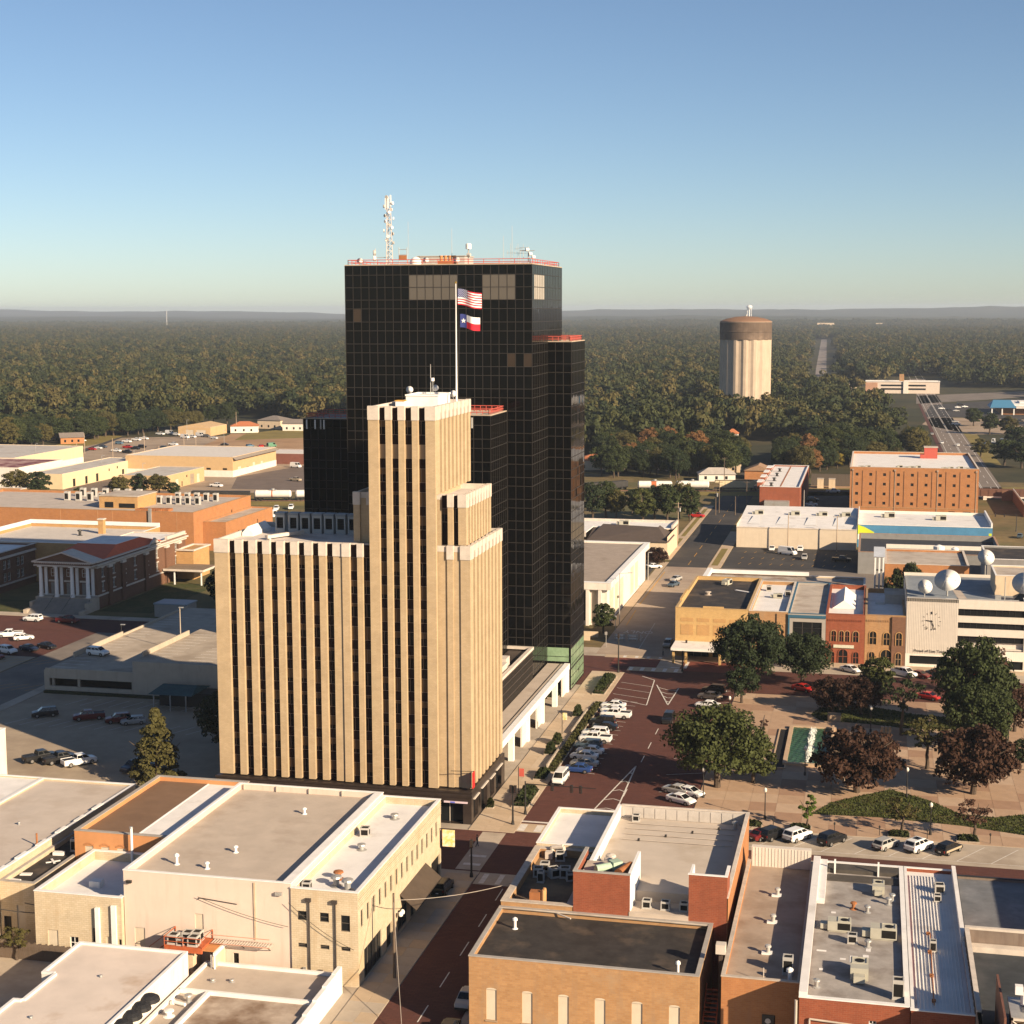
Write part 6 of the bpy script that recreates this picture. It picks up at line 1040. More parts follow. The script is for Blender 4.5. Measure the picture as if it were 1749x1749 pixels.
# left distance
sheet('vehicle_yard', [(-394.2, 691.0),(-434.2, 780.2),(-439.9, 867.2),(-338.8, 914.1),(-231.7, 623.7),(-320.3, 588.3)], .04, yard_mat)
sheet('bare_field', [(-361.8, 802.0),(-384.9, 909.8),(-345.3, 931.8),(-285.1, 768.5),(-314.9, 762.5)], .06, dirt)
sheet('green_field', [(-364.2, 864.9),(-376.0, 911.5),(-368.7, 941.9),(-350.4, 945.5),(-329.5, 888.9)], .08, mat('dry_lawn',(.20,.155,.045),.95,.25,.08))
sheet('yard_asphalt', [(-266.2, 627.7),(-282.3, 672.7),(-271.1, 730.5),(-233.2, 627.8)], .06, mat('yard_asphalt_grey',(.15,.115,.095),.95,.2,.15))
sheet('yard_asphalt', [(-336.5, 613.2),(-346.2, 678.3),(-315.4, 648.3),(-280.4, 602.9),(-316.2, 595.5)], .06, MATS['yard_asphalt_grey'])
sheet('yard_road', [(-439.9, 867.2),(-440.8, 880.4),(-404.5, 744.5),(-394.2, 691.0),(-401.7, 704.1)], .07, asphalt)
sheet('verge', [(-429.5, 781.2),(-431.3, 839.0),(-442.6, 880.1),(-463.1, 889.8),(-451.4, 814.8)], .06, MATS['dry_lawn'])
# markings
lm = MB(); ly = MB()
def stripe(m, a, b, wd, z): 
    a, b = Vector(a), Vector(b); d = (b-a).normalized(); n = Vector((-d.y,d.x))*wd/2
    m.poly([((a-n).x,(a-n).y,z),((b-n).x,(b-n).y,z),((b+n).x,(b+n).y,z),((a+n).x,(a+n).y,z)])
for y in range(110,196,9): stripe(lm,(-45.9,y),(-45.9,y+4.2),.13,.095)
for y in (230,238,257.5,266,275.5): stripe(lm,(-36.5,y),(-36.5,y+4),.14,.095)
for x in range(-20,70,9): stripe(lm,(x,212.4),(x+5.5,212.4),.12,.095); stripe(lm,(x+1,209.6),(x+6,209.6),.12,.095)
# hatched islands in the square street
def hatch(p, q, r, n):
    p, q, r = Vector(p), Vector(q), Vector(r); stripe(lm,p,q,.22,.1); stripe(lm,p,r,.22,.1)
    for k in range(1,n+1): t_ = k/(n+.6); a, b = p.lerp(q,t_), p.lerp(r,t_); c = (a+b)/2+(p-(q+r)/2).normalized()*.9; stripe(lm,a,c,.18,.1); stripe(lm,b,c,.18,.1)
hatch((-37.0,255.0),(-40.2,228),(-36.4,228),5); hatch((-37.0,297),(-41.3,313),(-36.6,311),4)
for a,b in (((-45.3,320),(-42.3,317)),((-42.3,317),(-41.0,296)),((-41.0,296),(-47.9,300))): stripe(lm,a,b,.2,.1)
for k in range(3): stripe(lm,(-48.8,303.8+5*k),(-41.6,301+5*k),.14,.1)
for y in np.arange(249,299,3.05): stripe(lm,(-48.2,y+1.0),(-43.0,y),.13,.1)
for k in range(9): stripe(lm,(-31.4,232+k*9.6),(-25.6,234.2+k*9.6),.12,.1)
for x in np.arange(-19.2,70,4.6): stripe(lm,(x,219.0),(x+4.1,225.6),.12,.1)
stripe(lm,(-23.6,218.9),(80,218.9),.1,.1)
for k in range(5): lm.box(-52+k*2.6,-51.3+k*2.6,337,338.8,.1,.102); lm.box(-49+k*2.4,-48.2+k*2.4,325,327.9,.1,.102)
for k in range(4): lm.box(-49.3+k*2.5,-48.2+k*2.5,218.6,221.6,.1,.102); lm.box(-49.6+k*2.2,-48.9+k*2.2,196.6,200.2,.1,.102)
lm.box(-49.6,-41,222.6,223.2,.1,.102); lm.box(-53.4,-51,203,203.8,.1,.102); lm.box(-53.4,-51,206.4,207.2,.1,.102); lm.box(-37.8,-37.1,329,335.4,.1,.102); lm.box(-40.5,-38.6,329,329.5,.1,.102)
stripe(lm,(-49.8,346),(-50.2,376),.14,.1)
for k in range(15): stripe(ly,(-52.4,466+k*16),(-52.4,474+k*16),.16,.09)
stripe(ly,(-57.4,400),(-57.6,452),.25,.09); stripe(ly,(-56.6,372),(-57.2,392),.2,.09)
for r,(y,z) in enumerate(((470.5,473.5),(481.5,484.5),(493.5,496))):
    for k in range(11): stripe(ly,(-38+k*3.1,y),(-37.4+k*3.1,z),.16,.09)
for k in range(16): stripe(lm,(-151+k*3.0,272.5),(-149.2+k*3.0,277.8),.12,.09); stripe(lm,(-155+k*3.0,257),(-152.5+k*3,262.5),.12,.09)
for k in range(14): stripe(ly,(-215+k*3.1,303),(-211+k*3.1,308.5),.14,.09); stripe(ly,(-205+k*3.1,281),(-201+k*3.1,286.5),.14,.09)
tag(lm.build('road_markings', line_white), kind='structure'); tag(ly.build('yellow_markings', line_yellow), kind='structure')
tx_ = bpy.data.curves.new('road_word','FONT'); tx_.body = 'ONLY'; tx_.size = 2.6; tx_.align_x = 'CENTER'; tx_.materials.append(line_white)
o = place('road_lettering', tx_, None, (-52.6,366,.1), R_(180)); o['kind'] = 'structure'; o.scale = (1,1.6,1)
# sidewalks with real slabs
def paved(name, x0,x1,y0,y1,z,sx,sy,mats,skip=lambda x,y: False, base=None):
    b = slab(name, rect(x0,x1,y0,y1), z-.02, base or concrete); nx, ny = round((x1-x0)/sx), round((y1-y0)/sy); sx, sy = (x1-x0)/nx, (y1-y0)/ny
    ms = []
    for mt in mats: m = MB(); m.box(.02,sx-.02,.02,sy-.02,0,.024,bottom=False); ms.append(m.mesh('paving_slab', mt))
    for i in range(nx):
        for j in range(ny):
            if skip(x0+(i+.5)*sx, y0+(j+.5)*sy): continue
            place('paving_slab', ms[int(rng.integers(len(ms)))], b, (x0+i*sx,y0+j*sy,z-.02))
    return b
walk_b = mat('sidewalk_paving_b',(.44,.335,.23),.9,.12,.6,stain=(.36,.26,.18)); walk_c = mat('sidewalk_paving_c',(.49,.385,.275),.9,.1,.6)
paved('tower_sidewalk',-56.3,-49.4,217.5,322.5,.15,2.3,2.5,[walk_tan,walk_b,walk_c])
paved('corner_sidewalk',-54.75,-50.45,120,199.5,.15,2.15,2.6,[concrete, walk_b])
slab('row_sidewalk', rect(-42.4,60,337.5,340.9), .15, walk_tan); sheet('row_parking', rect(-20,60,330.2,337.3), .08, concrete) if 0 else sheet('row_parking', rect(-20,60,330.2,337.3), .08, concrete); slab('row_kerb', rect(-42.4,60,340.905,340.99), .15, walk_tan); slab('shop_sidewalk', rect(-41.4,-39.7,120,200.8), .15, concrete); slab('block_sidewalk', rect(-39.4,60,188.1,200.8), .15, concrete)
slab('garage_sidewalk', rect(-163.2,-160.6,222,360), .15, concrete); slab('hall_sidewalk', rect(-260,-160,352.2,356), .15, concrete); slab('street_sidewalk', rect(-62.6,-58.8,475,610), .15, walk_tan); slab('lot_sidewalk', rect(-46.3,-42.4,462,540), .15, walk_tan)
sheet('verge', rect(-61.6,-60.2,476,520), .16, MATS['dry_lawn']); sheet('verge', rect(-45.6,-43.6,466,500), .16, MATS['dry_lawn']); sheet('verge', rect(-61.6,-60.2,525,600), .16, MATS['dry_lawn'])
pl2 = mat('plaza_paving_b',(.33,.205,.135),.9,.14,.5,stain=(.27,.17,.115)); pl3 = mat('plaza_paving_c',(.44,.315,.22),.9,.12,.5,stain=(.36,.25,.17))
LAWN1 = [(-7.5, 235.4),(-4.6, 241.9),(4.3, 250.6),(10.0, 246.3),(14.5, 240.2),(19.6, 239.7),(24.9, 242.5),(23.9, 231.9),(14.2, 234.6),(2.5, 235.9)]
LAWN2 = [(-9.8, 295.3),(-8.3, 301.0),(-0.7, 304.9),(9.0, 299.8),(18.5, 297.9),(18.6, 290.8),(8.8, 288.6),(0.5, 290.6),(-8.0, 291.3)]
def inside(p, poly):
    x, y = p; c = False
    for (x0,y0),(x1,y1) in zip(poly, poly[1:]+poly[:1]):
        if (y0 > y) != (y1 > y) and x < (x1-x0)*(y-y0)/(y1-y0)+x0: c = not c
    return c
sq = paved('town_square',-25.0,40,226.6,309.5,.15,4.05,4.35,[plaza_tan,pl2,pl3,plaza_tan])
slab('square_margin', rect(40.05,80,226.6,309.5), .15, plaza_tan)
sheet('lawn', LAWN1, .18, lawn_mat); sheet('lawn', LAWN2, .18, lawn_mat)
def tuft(name, poly, n, z, h, mt, seed, bounds=None):
    """loose blades over a lawn"""
    r = np.random.default_rng(seed); xs = [p[0] for p in poly]; ys = [p[1] for p in poly]; m = MB()
    for _ in range(n):
        x, y = r.uniform(min(xs),max(xs)), r.uniform(min(ys),max(ys))
        if not inside((x,y),poly): continue
        a = r.uniform(0,3.14); c, s = math.cos(a)*.14, math.sin(a)*.14; hh = h*r.uniform(.5,1.3)
        m.poly([(x-c,y-s,z),(x+c,y+s,z),(x+r.normal(0,.06),y+r.normal(0,.06),z+hh)])
    return tag(m.build(name, mt), kind='stuff', label='short grass on the square lawn')
gm_ = leafmat('grass_blades',(.05,.065,.014),(.075,.078,.02),(.11,.085,.03))
tuft('grass', LAWN1, 9000, .18, .22, gm_, 3); tuft('grass', LAWN2, 5000, .18, .22, gm_, 4)
# fountain pool and the dark trench beside it
fo = thing('fountain_pool','long green fountain pool with a white line of jets on the square','fountain',(-12.45,261.2,.15)); FW, FD = 6.9, 23.4
rimst = mat('pool_rim',(.46,.33,.22),.85,.12,.6)
part(fo,'rim', rimst, lambda m: ring(m,-.7,FW+.7,-.7,FD+.7,0,.45,.7))
part(fo,'tall_side', rimst, lambda m: m.box(FW+.002,FW+.35,0,FD,.45,1.0))
m = MB(); NX, NY = 26, 60; wz = lambda i,j: .26+.045*math.sin(i*1.3+j*.7)*math.cos(j*1.1-i*.4)+random.uniform(-.02,.02)
gz = [[wz(i,j) for j in range(NY+1)] for i in range(NX+1)]
for i in range(NX):
    for j in range(NY): m.quad(*[(FW*a/NX,FD*b/NY,gz[a][b]) for a,b in ((i,j),(i+1,j),(i+1,j+1),(i,j+1))])
m.build('water', mat('fountain_water_mix',(.035,.085,.04),.3,.5,1.2,stain=(.16,.22,.14),ss=1.1,sa=.68,spec=.18), fo, smooth=True)
m = MB()
for k in range(260):
    y = random.uniform(1.2,FD-1); x = FW*.5+random.gauss(0,.16+.16*random.random()); h = random.uniform(.15,.7)
    m.tube((x,y,.26),(x+random.gauss(0,.1),y+random.gauss(0,.1),.26+h),.10,.02,4)
for k in range(320):
    y = random.uniform(.6,FD-.4); x = FW*.5+random.gauss(0,.32); r = random.uniform(.06,.2); m.poly([(x+r*math.cos(q*1.257),y+r*math.sin(q*1.257),.335+.002*(k%5)) for q in range(5)])
m.build('jets', plain('water_foam',(.70,.72,.68),.7,.2), fo)['kind'] = 'stuff'
tr = thing('dark_trench','long dark planting trench with a tan curb beside the green fountain pool','planter',(-14.7,258.6,.15)); part(tr,'bed', mat('dark_bed',(.016,.015,.015),.9,.3), lambda m: m.box(.0,1.9,0,24.6,0,.12)); part(tr,'curb', rimst, lambda m: ring(m,-.25,2.15,-.25,24.85,0,.2,.25))
pgm = thing('pergola','double row of hedged trellis posts along a path left of the dark trench','pergola',(-20.3,262,.15))
for k in range(11): part(pgm,'post', wood_dark, lambda m, k=k: (m.box(0,.2,k*2.2,k*2.2+.2,0,1.7), m.box(2.4,2.6,k*2.2,k*2.2+.2,0,1.7)))
part(pgm,'rail', wood_dark, lambda m: (m.box(.02,.18,0,24,1.7,1.85), m.box(2.42,2.58,0,24,1.7,1.85)))
sb = thing('stage_steps','low dark bench block on the square behind the fountain','bench block',(-6.6,291,.15)); part(sb,'block', mat('plinth',(.33,.24,.16)), lambda m: m.box(0,2.4,0,2.2,0,1.2))
mon = thing('monument_columns','three tall dark columns on a dark base beside the fountain','monument',(2.6,264,.15))
for k in range(3): part(mon,'column', dark_granite, lambda m, k=k: m.box(.2+k*.62,.6+k*.62,.2,.6,.5,6.6))
part(mon,'base', dark_granite, lambda m: (m.box(-1.6,3.6,-1.2,1.8,0,.5), m.box(-2.6,-1.8,-.6,1,0,.9), m.box(3.8,4.4,-.6,1,0,1.1)))
# street beds along the tower sidewalk
hedge_m = leafmat('hedge_leaves',(.03,.04,.012),(.055,.06,.018),(.09,.08,.02))
def hedge(name, label, cat, x0,x1,y0,y1,h,n,mt=None,seed=1,z=.15,rim=True):
    t = thing(name,label,cat,((x0+x1)/2,(y0+y1)/2,z)); a, b = (x1-x0)/2, (y1-y0)/2; r = np.random.default_rng(seed); m = MB()
    for _ in range(n):
        x, y = r.uniform(-a,a), r.uniform(-b,b); e = max(0,1-max(abs(x)/a,abs(y)/b)**4); zz = h*e*r.uniform(.35,1.08)+.05; s = r.uniform(.1,.22)
        u = Vector(r.normal(0,1,3)).normalized(); v = u.orthogonal().normalized(); w_ = u.cross(v); c = Vector((x,y,zz)); m.poly([tuple(c+v*s+w_*s),tuple(c-v*s+w_*s),tuple(c-v*s-w_*s),tuple(c+v*s-w_*s)])
    m.build('foliage', mt or hedge_m, t)
    m = MB(); m.box(-a*.9,a*.9,-b*.9,b*.9,0,h*.45); m.build('bed', mat('soil',(.05,.035,.022),.95,.3,2), t)
    if rim: part(t,'curb', concrete, lambda m: ring(m,-a-.15,a+.15,-b-.15,b+.15,0,.22,.15))
    return t
hedge('hedge_bed','rounded green hedge bed at the curb behind the white van','hedge',-52.3,-50.0,229,238,1.5,1400,seed=2)
hedge('hedge_bed','triangular hedge bed at the far end of the tower sidewalk','hedge',-52.6,-50.4,302,318,1.5,1600,seed=5)
hedge('hedge_bed','long low hedge between the parked cars and the tower sidewalk','hedge',-50.9,-49.5,248,296,.7,2600,mt=leafmat('olive_hedge',(.05,.05,.015),(.09,.08,.025),(.14,.10,.04)),seed=6)
hedge('hedge_bed','small hedge bed where the van parking ends','hedge',-52.0,-50.3,243.5,248,1.1,700,seed=7)
for k,(y,lab) in enumerate(((258,'dark clipped bush in a box planter on the tower sidewalk, nearest the colonnade end'),(264,'leafy bush in a planter on the tower sidewalk beside the white pickup'),(284,'dark bush planter on the tower sidewalk near the far white cars'))): hedge('planter_bush',lab,'planter',-53.2,-51.9,y,y+3,1.7,700,seed=20+k)
hedge('planter_bush','small bush by the shop door of the granite base','planter',-56.0,-55.1,227.5,228.6,1.3,300,seed=30)
hedge('planter_bush','green bush behind the white arcade pillar','planter',-60.6,-58.9,297,300.5,1.6,500,seed=31)
for k,(x,y) in enumerate(((-8.9,226.9),(5.2,226.9),(14.8,227.1),(-16.0,227.0))): hedge('street_bed',['clipped hedge square under the small green street tree','clipped hedge square under the second young street tree','clipped hedge square under the reddish young tree','clipped hedge bed at the left end of the square parking'][k],'hedge',x-1.3,x+1.6,y,y+2.2,.6,700,seed=40+k)
pw = thing('planter_wall','low grey planter wall slanting along the tower sidewalk','wall',(-51.3,250,.15)); part(pw,'wall', concrete, lambda m: (m.box(0,.25,0,10,0,.8), m.box(0,.25,22,38,0,.8)))
# ------------------------------------------------------------------ street furniture
def lamp(label, x, y, h=4.4, globes=1, name='street_lamp', z=.15):
    t = thing(name,label,'street lamp',(x,y,z),group='globe street lamps')
    part(t,'post', steel_dark, lambda m: (m.lathe([(.22,0),(.2,.5),(.09,.6),(.07,h-.5),(.11,h-.45),(.06,h-.3)],n=10), m.tube((-.5*(globes>1),0,h-.3),(.5*(globes>1),0,h-.29),.04,n=6) if globes > 1 else None))
    for k in range(globes): part(t,'globe', plain('lamp_globe',(.66,.62,.54),.4), lambda m, k=k: m.lathe([(.05,h-.3),(.22,h-.15),(.26,h+.1),(.2,h+.32),(.04,h+.45)],cx=(-.5+k)*(globes>1),n=10))
    return t
for lab,x,y in (('globe street lamp on the kerb beside the parked white SUV south of the square',9.8,229.5),('globe street lamp at the left end of the square behind the high brick building',-14.1,231.5),('globe street lamp at the front left corner of the fountain pool',-9.2,255.5),('globe street lamp on the plaza right of the three dark columns',4.6,262),('globe street lamp in front of the dark-red shrub tree on the square',11.2,279),('globe street lamp at the far right path of the square',24.5,283),('globe street lamp on the far right path nearer the picture edge',24.2,276),('globe street lamp among the trees on the left lawn of the square',1.2,285),('globe street lamp beside the big round tree at the square kerb',-24.2,240),('globe street lamp behind the big round tree',-24.3,287),('globe street lamp at the lawn edge by the dark shrub trees',6.8,247)): lamp(lab,x,y)
def tall_lamp(label, x, y, h, arm=1.2, rz=0, mt=None, z=0):
    t = thing('tall_lamp',label,'street lamp',(x,y,z),rz); part(t,'post', mt or metal, lambda m: (m.tube((0,0,0),(0,0,h),.13,.09,8), m.tube((0,0,h-.1),(arm,0,h),.06,n=6))); part(t,'lamp_head', metal, lambda m: m.box(arm-.5,arm+.5,-.18,.18,h-.1,h+.08)); return t
tall_lamp('concrete lamp post on the upper deck of the parking garage',-141.2,304,6.6,.3,0,concrete,7.2)
tall_lamp('black lamp post at the corner behind the parking garage',-161.9,318,6.5,.4,0,steel_dark)
tall_lamp('tall grey lamp pole in front of the white pillared hall',-58.6,374,12.5,2.6,R_(20))
tall_lamp('grey lamp pole beside the bank parking lot',-60.4,437,8,.6)
for k,(x,y,h) in enumerate((((-483.0, 872.1)+(9,)),((-343.0, 660.4)+(10,)),((-308.2, 630.5)+(10,)),((-336.7, 680.2)+(11,)),((-354.0, 826.3)+(9,)),((-391.3, 859.5)+(12,)),((-393.6, 691.1)+(12,)))): tall_lamp(['pole lamp by the left house roofs','pole lamp at the left vehicle yard fence','pole lamp among the parked trucks','second pole lamp among the parked trucks','pole lamp beside the lone black car','pole lamp with two heads before the small fleet garage','tan pole lamp at the corner of the red-roofed shed'][k],x,y,h,.8)
def signal(label,x,y,h,arm,rz,heads=(0,)):
    t = thing('traffic_signal',label,'traffic signal',(x,y,.1),rz); part(t,'mast', steel_dark, lambda m: (m.tube((0,0,0),(0,0,h),.16,.1,8), m.tube((0,0,h-.4),(arm,0,h-.2),.09,.06,8) if arm else None, m.tube((0,0,0),(0,0,.6),.28,.2,8)))
    for a in heads:
        hd = part(t,'signal_head', steel_dark, lambda m, a=a: m.box(a-.2,a+.2,-.2,.2,h-1.1,h)); m = MB()
        for k in range(3): m.tube((a,-.2,h-.2-k*.33),(a,-.24,h-.2-k*.33),.11,n=10)
        m.build('lens', plain('signal_lens',(.05,.025,.02),.3), hd)
    return t
signal('dark traffic signal mast with two heads at the tower corner',-50.4,221,6.0,0,0,(-.3,.35)); signal('dark traffic signal with a long arm reaching over the street toward the small white roof',-49.6,226,5.2,11,R_(-4),(4.2,7.2,8.6)); signal('dark traffic signal mast at the near sidewalk corner of the whitewashed building',-51.0,198.5,5.2,0,0,(0,)); signal('traffic signal mast at the far end of the tower sidewalk',-50.6,322,8.5,0,0,(0,)); signal('traffic signal post on the crossing island near the yellow shop',-37.6,326,4.4,0,0,(0,)); signal('traffic signal post at the yellow shop sidewalk',-38.3,339,4.0,0,0,(0,)); signal('traffic signal arm across the street beside the grey box building',49,560,6,-9,0,(-4,-7))
mp = thing('signal_mast_plate','orange-backed traffic signal among the tree leaves on the square corner','traffic signal',(-24.6,313,.1)); part(mp,'post', steel_dark, lambda m: m.tube((0,0,0),(0,0,3.5),.08)); part(mp,'head', mat('signal_orange',(.5,.24,.04),.6), lambda m: m.box(-.3,.3,-.2,.2,2.4,3.6))
def pole(label,x,y,h,arms=1,rz=0,mt=None,transformers=0):
    t = thing('utility_pole',label,'utility pole',(x,y,0),rz,'wooden utility poles'); part(t,'pole', mt or wood_dark, lambda m: m.tube((0,0,0),(0,0,h),.19,.12,8))
    for k in range(arms): part(t,'cross_arm', wood_dark, lambda m, k=k: m.box(-1.3,1.3,-.07,.07,h-.5-k*1.1,h-.34-k*1.1))
    for k in range(transformers): part(t,'transformer', metal, lambda m, k=k: m.lathe([(.3,h-3),(.32,h-1.8),(.1,h-1.7)],cx=.45,cy=(k-.5)*.7,n=10))
    return t
pole('leaning brown utility pole on the near sidewalk beside the whitewashed building',-51.6,165.2,10.2,0,0); 
pole('utility pole with transformers beside the far street, tallest of the pair before the tracks',*(-55.6, 582.8),10,1,.3,None,2); pole('utility pole close behind the transformer pole by the tracks',*(-55.0, 589.8),12,2,.2); pole('pale utility pole right of the dark street below the red brick block',*(-45.0, 591.9),12,1); pole('short utility pole at the corner of the white sloping roof',*(-48.5, 584.3),7,0); pole('utility pole with insulators left of the sidewalk by the bank',*(-61.2, 513.3),13,2,.5,mat('pale_pole',(.38,.29,.21)),1); pole('utility pole on the left in front of the long cream shop wall',-24.9,501,11.5,0,0,mat('pale_pole',(.38,.29,.21))); pole('utility pole on the right in front of the long cream shop wall',-9.8,501.5,11.5,1,0,mat('pale_pole',(.38,.29,.21))); pole('utility pole between the parked cars at the red brick block',*(-23.9, 592.8),9,0,0,metal); pole('utility pole before the houses right of the black tower',*(-100.1, 717.7),12,1); pole('utility pole at the white hopper car',*(-61.9, 685.8),12,1)
for k,(x,y,h,lab) in enumerate(((-408.4, 767.5)+(11,'thin pole at the verge left of the parked white pickups'),(-378.1, 740.0)+(11,'thin pole at the left corner of the yard'),(-393.1, 730.6)+(9,'short pole by the parked red car'),(-346.2, 756.2)+(14,'tall thin pole in the middle of the yard'),(-349.9, 779.2)+(9,'short pole near the tall thin pole'),(-385.4, 919.2)+(13,'pale pole left of the terracotta-roofed house'),(-372.4, 764.4)+(12,'pole by the white service trucks'),(-345.3, 724.6)+(9,'short pole by the service trucks'))): pole(lab,x,y,h,0,0,mat('pale_pole',(.38,.29,.21)))
def wire(label, a, b, sag=.8, r=.035, mt=None):
    m = MB(); a, b = Vector(a), Vector(b); p = a
    for k in range(1,13): t_ = k/12; q = a.lerp(b,t_)-Vector((0,0,sag*4*t_*(1-t_))); m.tube(p,q,r,n=4,caps=False); p = q
    return tag(m.build('overhead_wire', mt or plain('wire_black',(.05,.045,.04),.6)), label, 'wire')
wire('pale overhead wire from the leaning pole across the brick street',(-51.6,165.2,9.4),(-39.4,174,9.3),.5,.04,mat('pale_wire',(.35,.3,.25))); wire('pale guy wire dropping from the leaning pole to the street',(-51.6,165.2,9.2),(-46.2,150.5,.1),.1,.04,mat('pale_wire',(.35,.3,.25)))
wire('dark cable bundle sagging across the whitewashed annex front',(-104,163.4,5.4),(-89.5,163.3,5.6),.7,.07); wire('second dark cable across the whitewashed annex',(-97,163.5,5.9),(-84,163.9,6.3),.6,.06); wire('thin cable along the pink building wall',(-74,161.8,9.2),(-63,161.7,6.6),.3,.03); wire('cable from the pink wall to the whitewashed front',(-62.9,161.6,9.5),(-55.2,161.6,4.6),.5,.03)
t = thing('wall_floodlight','small dark floodlight high on the left of the pink building wall','lamp',(-82.6,162.15,10.2)); part(t,'lamp_head', steel_dark, lambda m: m.box(-.3,.3,-.35,-.02,-.1,.2))
t = thing('conduit_arm','thin dark conduit slanting over the pink building wall','conduit',(-73.9,162.15,9.0)); part(t,'tube', steel_dark, lambda m: (m.tube((0,-.08,0),(4.6,-.08,-.4),.045,n=5), m.tube((0,-.08,0),(-.2,-.08,-.25),.045,n=5)))
t = thing('wall_floodlight','small grey floodlight near the right end of the pink building wall','lamp',(-64.2,162.15,10.3)); part(t,'lamp_head', metal, lambda m: m.box(-.4,.4,-.3,-.02,-.2,.15))
# barricades on the far street
for k,x in enumerate((-56.6,-53.6)):
    t = thing('road_barricade',['left white striped barricade standing across the far street','right white striped barricade standing across the far street'][k],'barricade',(x,354.6,.06),group='barricades on the far street'); part(t,'board', white_frame, lambda m: (m.box(0,2.3,-.03,.03,1.0,1.45), m.box(0,2.3,-.03,.03,.35,.75))); part(t,'frame', metal, lambda m: [m.box(a,a+.08,-.35,.35,0,1.5) for a in (.15,2.1)])
t = thing('barricade_post','white cross-braced post beside the road barricades','barricade',(-50.6,354.8,.06)); part(t,'frame', white_frame, lambda m: (m.box(-.05,.05,-.05,.05,0,1.5), m.tube((-.3,0,.2),(.5,0,1.0),.04,n=5)))
for k,(x,y,lab) in enumerate(((-57.4,347,'grey sign post at the near left of the far street'),(-58.3,366,'grey sign post by the white hall corner'))): t = thing('sign_post',lab,'sign post',(x,y,0)); part(t,'post', metal, lambda m: m.tube((0,0,0),(0,0,3.6),.07)); part(t,'plate', metal, lambda m: m.box(-.3,.3,-.05,.02,2.8,3.5))
t = thing('notice_board','white notice board in front of the bank lot shrub','sign',(-62.4,424,0)); part(t,'board', white_frame, lambda m: m.box(-1.6,1.6,-.1,.1,.8,3.1)); part(t,'posts', metal, lambda m: (m.box(-1.5,-1.35,-.05,.05,0,.8), m.box(1.35,1.5,-.05,.05,0,.8)))
for k,(x,y,c) in enumerate(((-53.0,236.5,red_paint),(-52.9,272,mat('sign_yellow',(.70,.55,.18))))): t = thing('kerb_sign',['red banner sign on a post by the hedge bed behind the van','yellow banner sign on a post beside the parked cars'][k],'sign',(x,y,.15)); part(t,'post', steel_dark, lambda m: m.tube((0,0,0),(0,0,4.2),.06)); part(t,'banner', c, lambda m: m.box(.1,.9,-.03,.03,2.6,3.9))
MT = []
for k,(x,y) in enumerate(((-3.8,227.6),(9.3,227.4),(18.0,227.4),(-12.6,227.5),(2.6,227.5))):
    t = thing('parking_meter','grey parking meter south of the square, '+['between the two black SUVs','behind the white SUV with the dark roof panel','at the right beyond the last hedge square','left of the small green street tree','near the second young tree'][k],'parking meter',(x,y,.15),group='parking meters'); part(t,'post', steel_dark, lambda m: m.tube((0,0,0),(0,0,1.1),.05,n=6)); part(t,'meter_head', steel_dark, lambda m: m.lathe([(.05,1.1),(.14,1.2),(.14,1.42),(.03,1.55)],n=8))
# railway
TR = [(-330,575),(-262,586),(-222,593),(-180,612),(-150,632),(-120,648),(-90,656),(-59,661),(-20,669),(60,690),(130,712)]
def strip_along(name, pts, off0, off1, z, mt):
    m = MB(); pr = None
    for k,(x,y) in enumerate(pts):
        a = Vector(pts[max(0,k-1)]); b = Vector(pts[min(len(pts)-1,k+1)]); d = (b-a).normalized(); n = Vector((-d.y,d.x)); p, q = Vector((x,y))+n*off0, Vector((x,y))+n*off1
        if pr: m.quad((pr[0].x,pr[0].y,z),(pr[1].x,pr[1].y,z),(q.x,q.y,z),(p.x,p.y,z))
        pr = (p,q)
    m.f = [f[::-1] for f in m.f]
    return tag(m.build(name, mt), kind='structure')
strip_along('rail_verge', TR, -16, 10, .06, MATS['dry_lawn']); strip_along('rail_bed', TR, -2.2, 2.2, .12, mat('ballast',(.16,.12,.095),.95,.3,1)); 
m = MB()
for a,b in zip(TR,TR[1:]):
    d = (Vector(b)-Vector(a)).normalized(); n = Vector((-d.y,d.x))
    for s in (-.75,.75): m.tube((a[0]+n.x*s,a[1]+n.y*s,.28),(b[0]+n.x*s,b[1]+n.y*s,.28),.08,n=4)
tag(m.build('rails', mat('rust_rail',(.2,.1,.06))), kind='structure')
# highway, avenue, mall on the right
sheet('highway', rect(37.5,54.5,660,1760), .06, mat('highway_grey',(.19,.155,.13),.95,.12,.15)); sheet('highway_verge', rect(54.6,62,800,1160), .05, MATS['dry_lawn'])
m = MB()
for x in (39,42,45.7,46.3,50,53): 
    for y in range(690,1700,(24 if x in (42,50) else 1000)): m.box(x-.12,x+.12,y,y+(9 if x in (42,50) else 1000),.08,.085)
tag(m.build('highway_lines', line_white), kind='structure')
sheet('highway_kerb', rect(35.4,37.4,820,1300), .08, brick_road)
AV = [(-48,1420),(-50,1578),(-66,2100),(-92,3000),(-119,3950)]
strip_along('avenue', AV, -6.5, 6.5, .08, mat('avenue_grey',(.23,.20,.185),.95,.12,.1))
sheet('mall_lot', [(34.2, 1146.7),(44.8, 1287.1),(130.2, 1403.0),(106.0, 1136.3)], .07, asphalt); sheet('mall_apron', [(32.1, 1071.3),(40.0, 1141.7),(105.4, 1130.3),(93.5, 998.8),(59.1, 992.0)], .06, yard_mat); sheet('ramp_road', [(37.0, 1423.0),(140.9, 1521.8),(131.8, 1421.5),(34.0, 1300.8)], .06, old_asphalt)
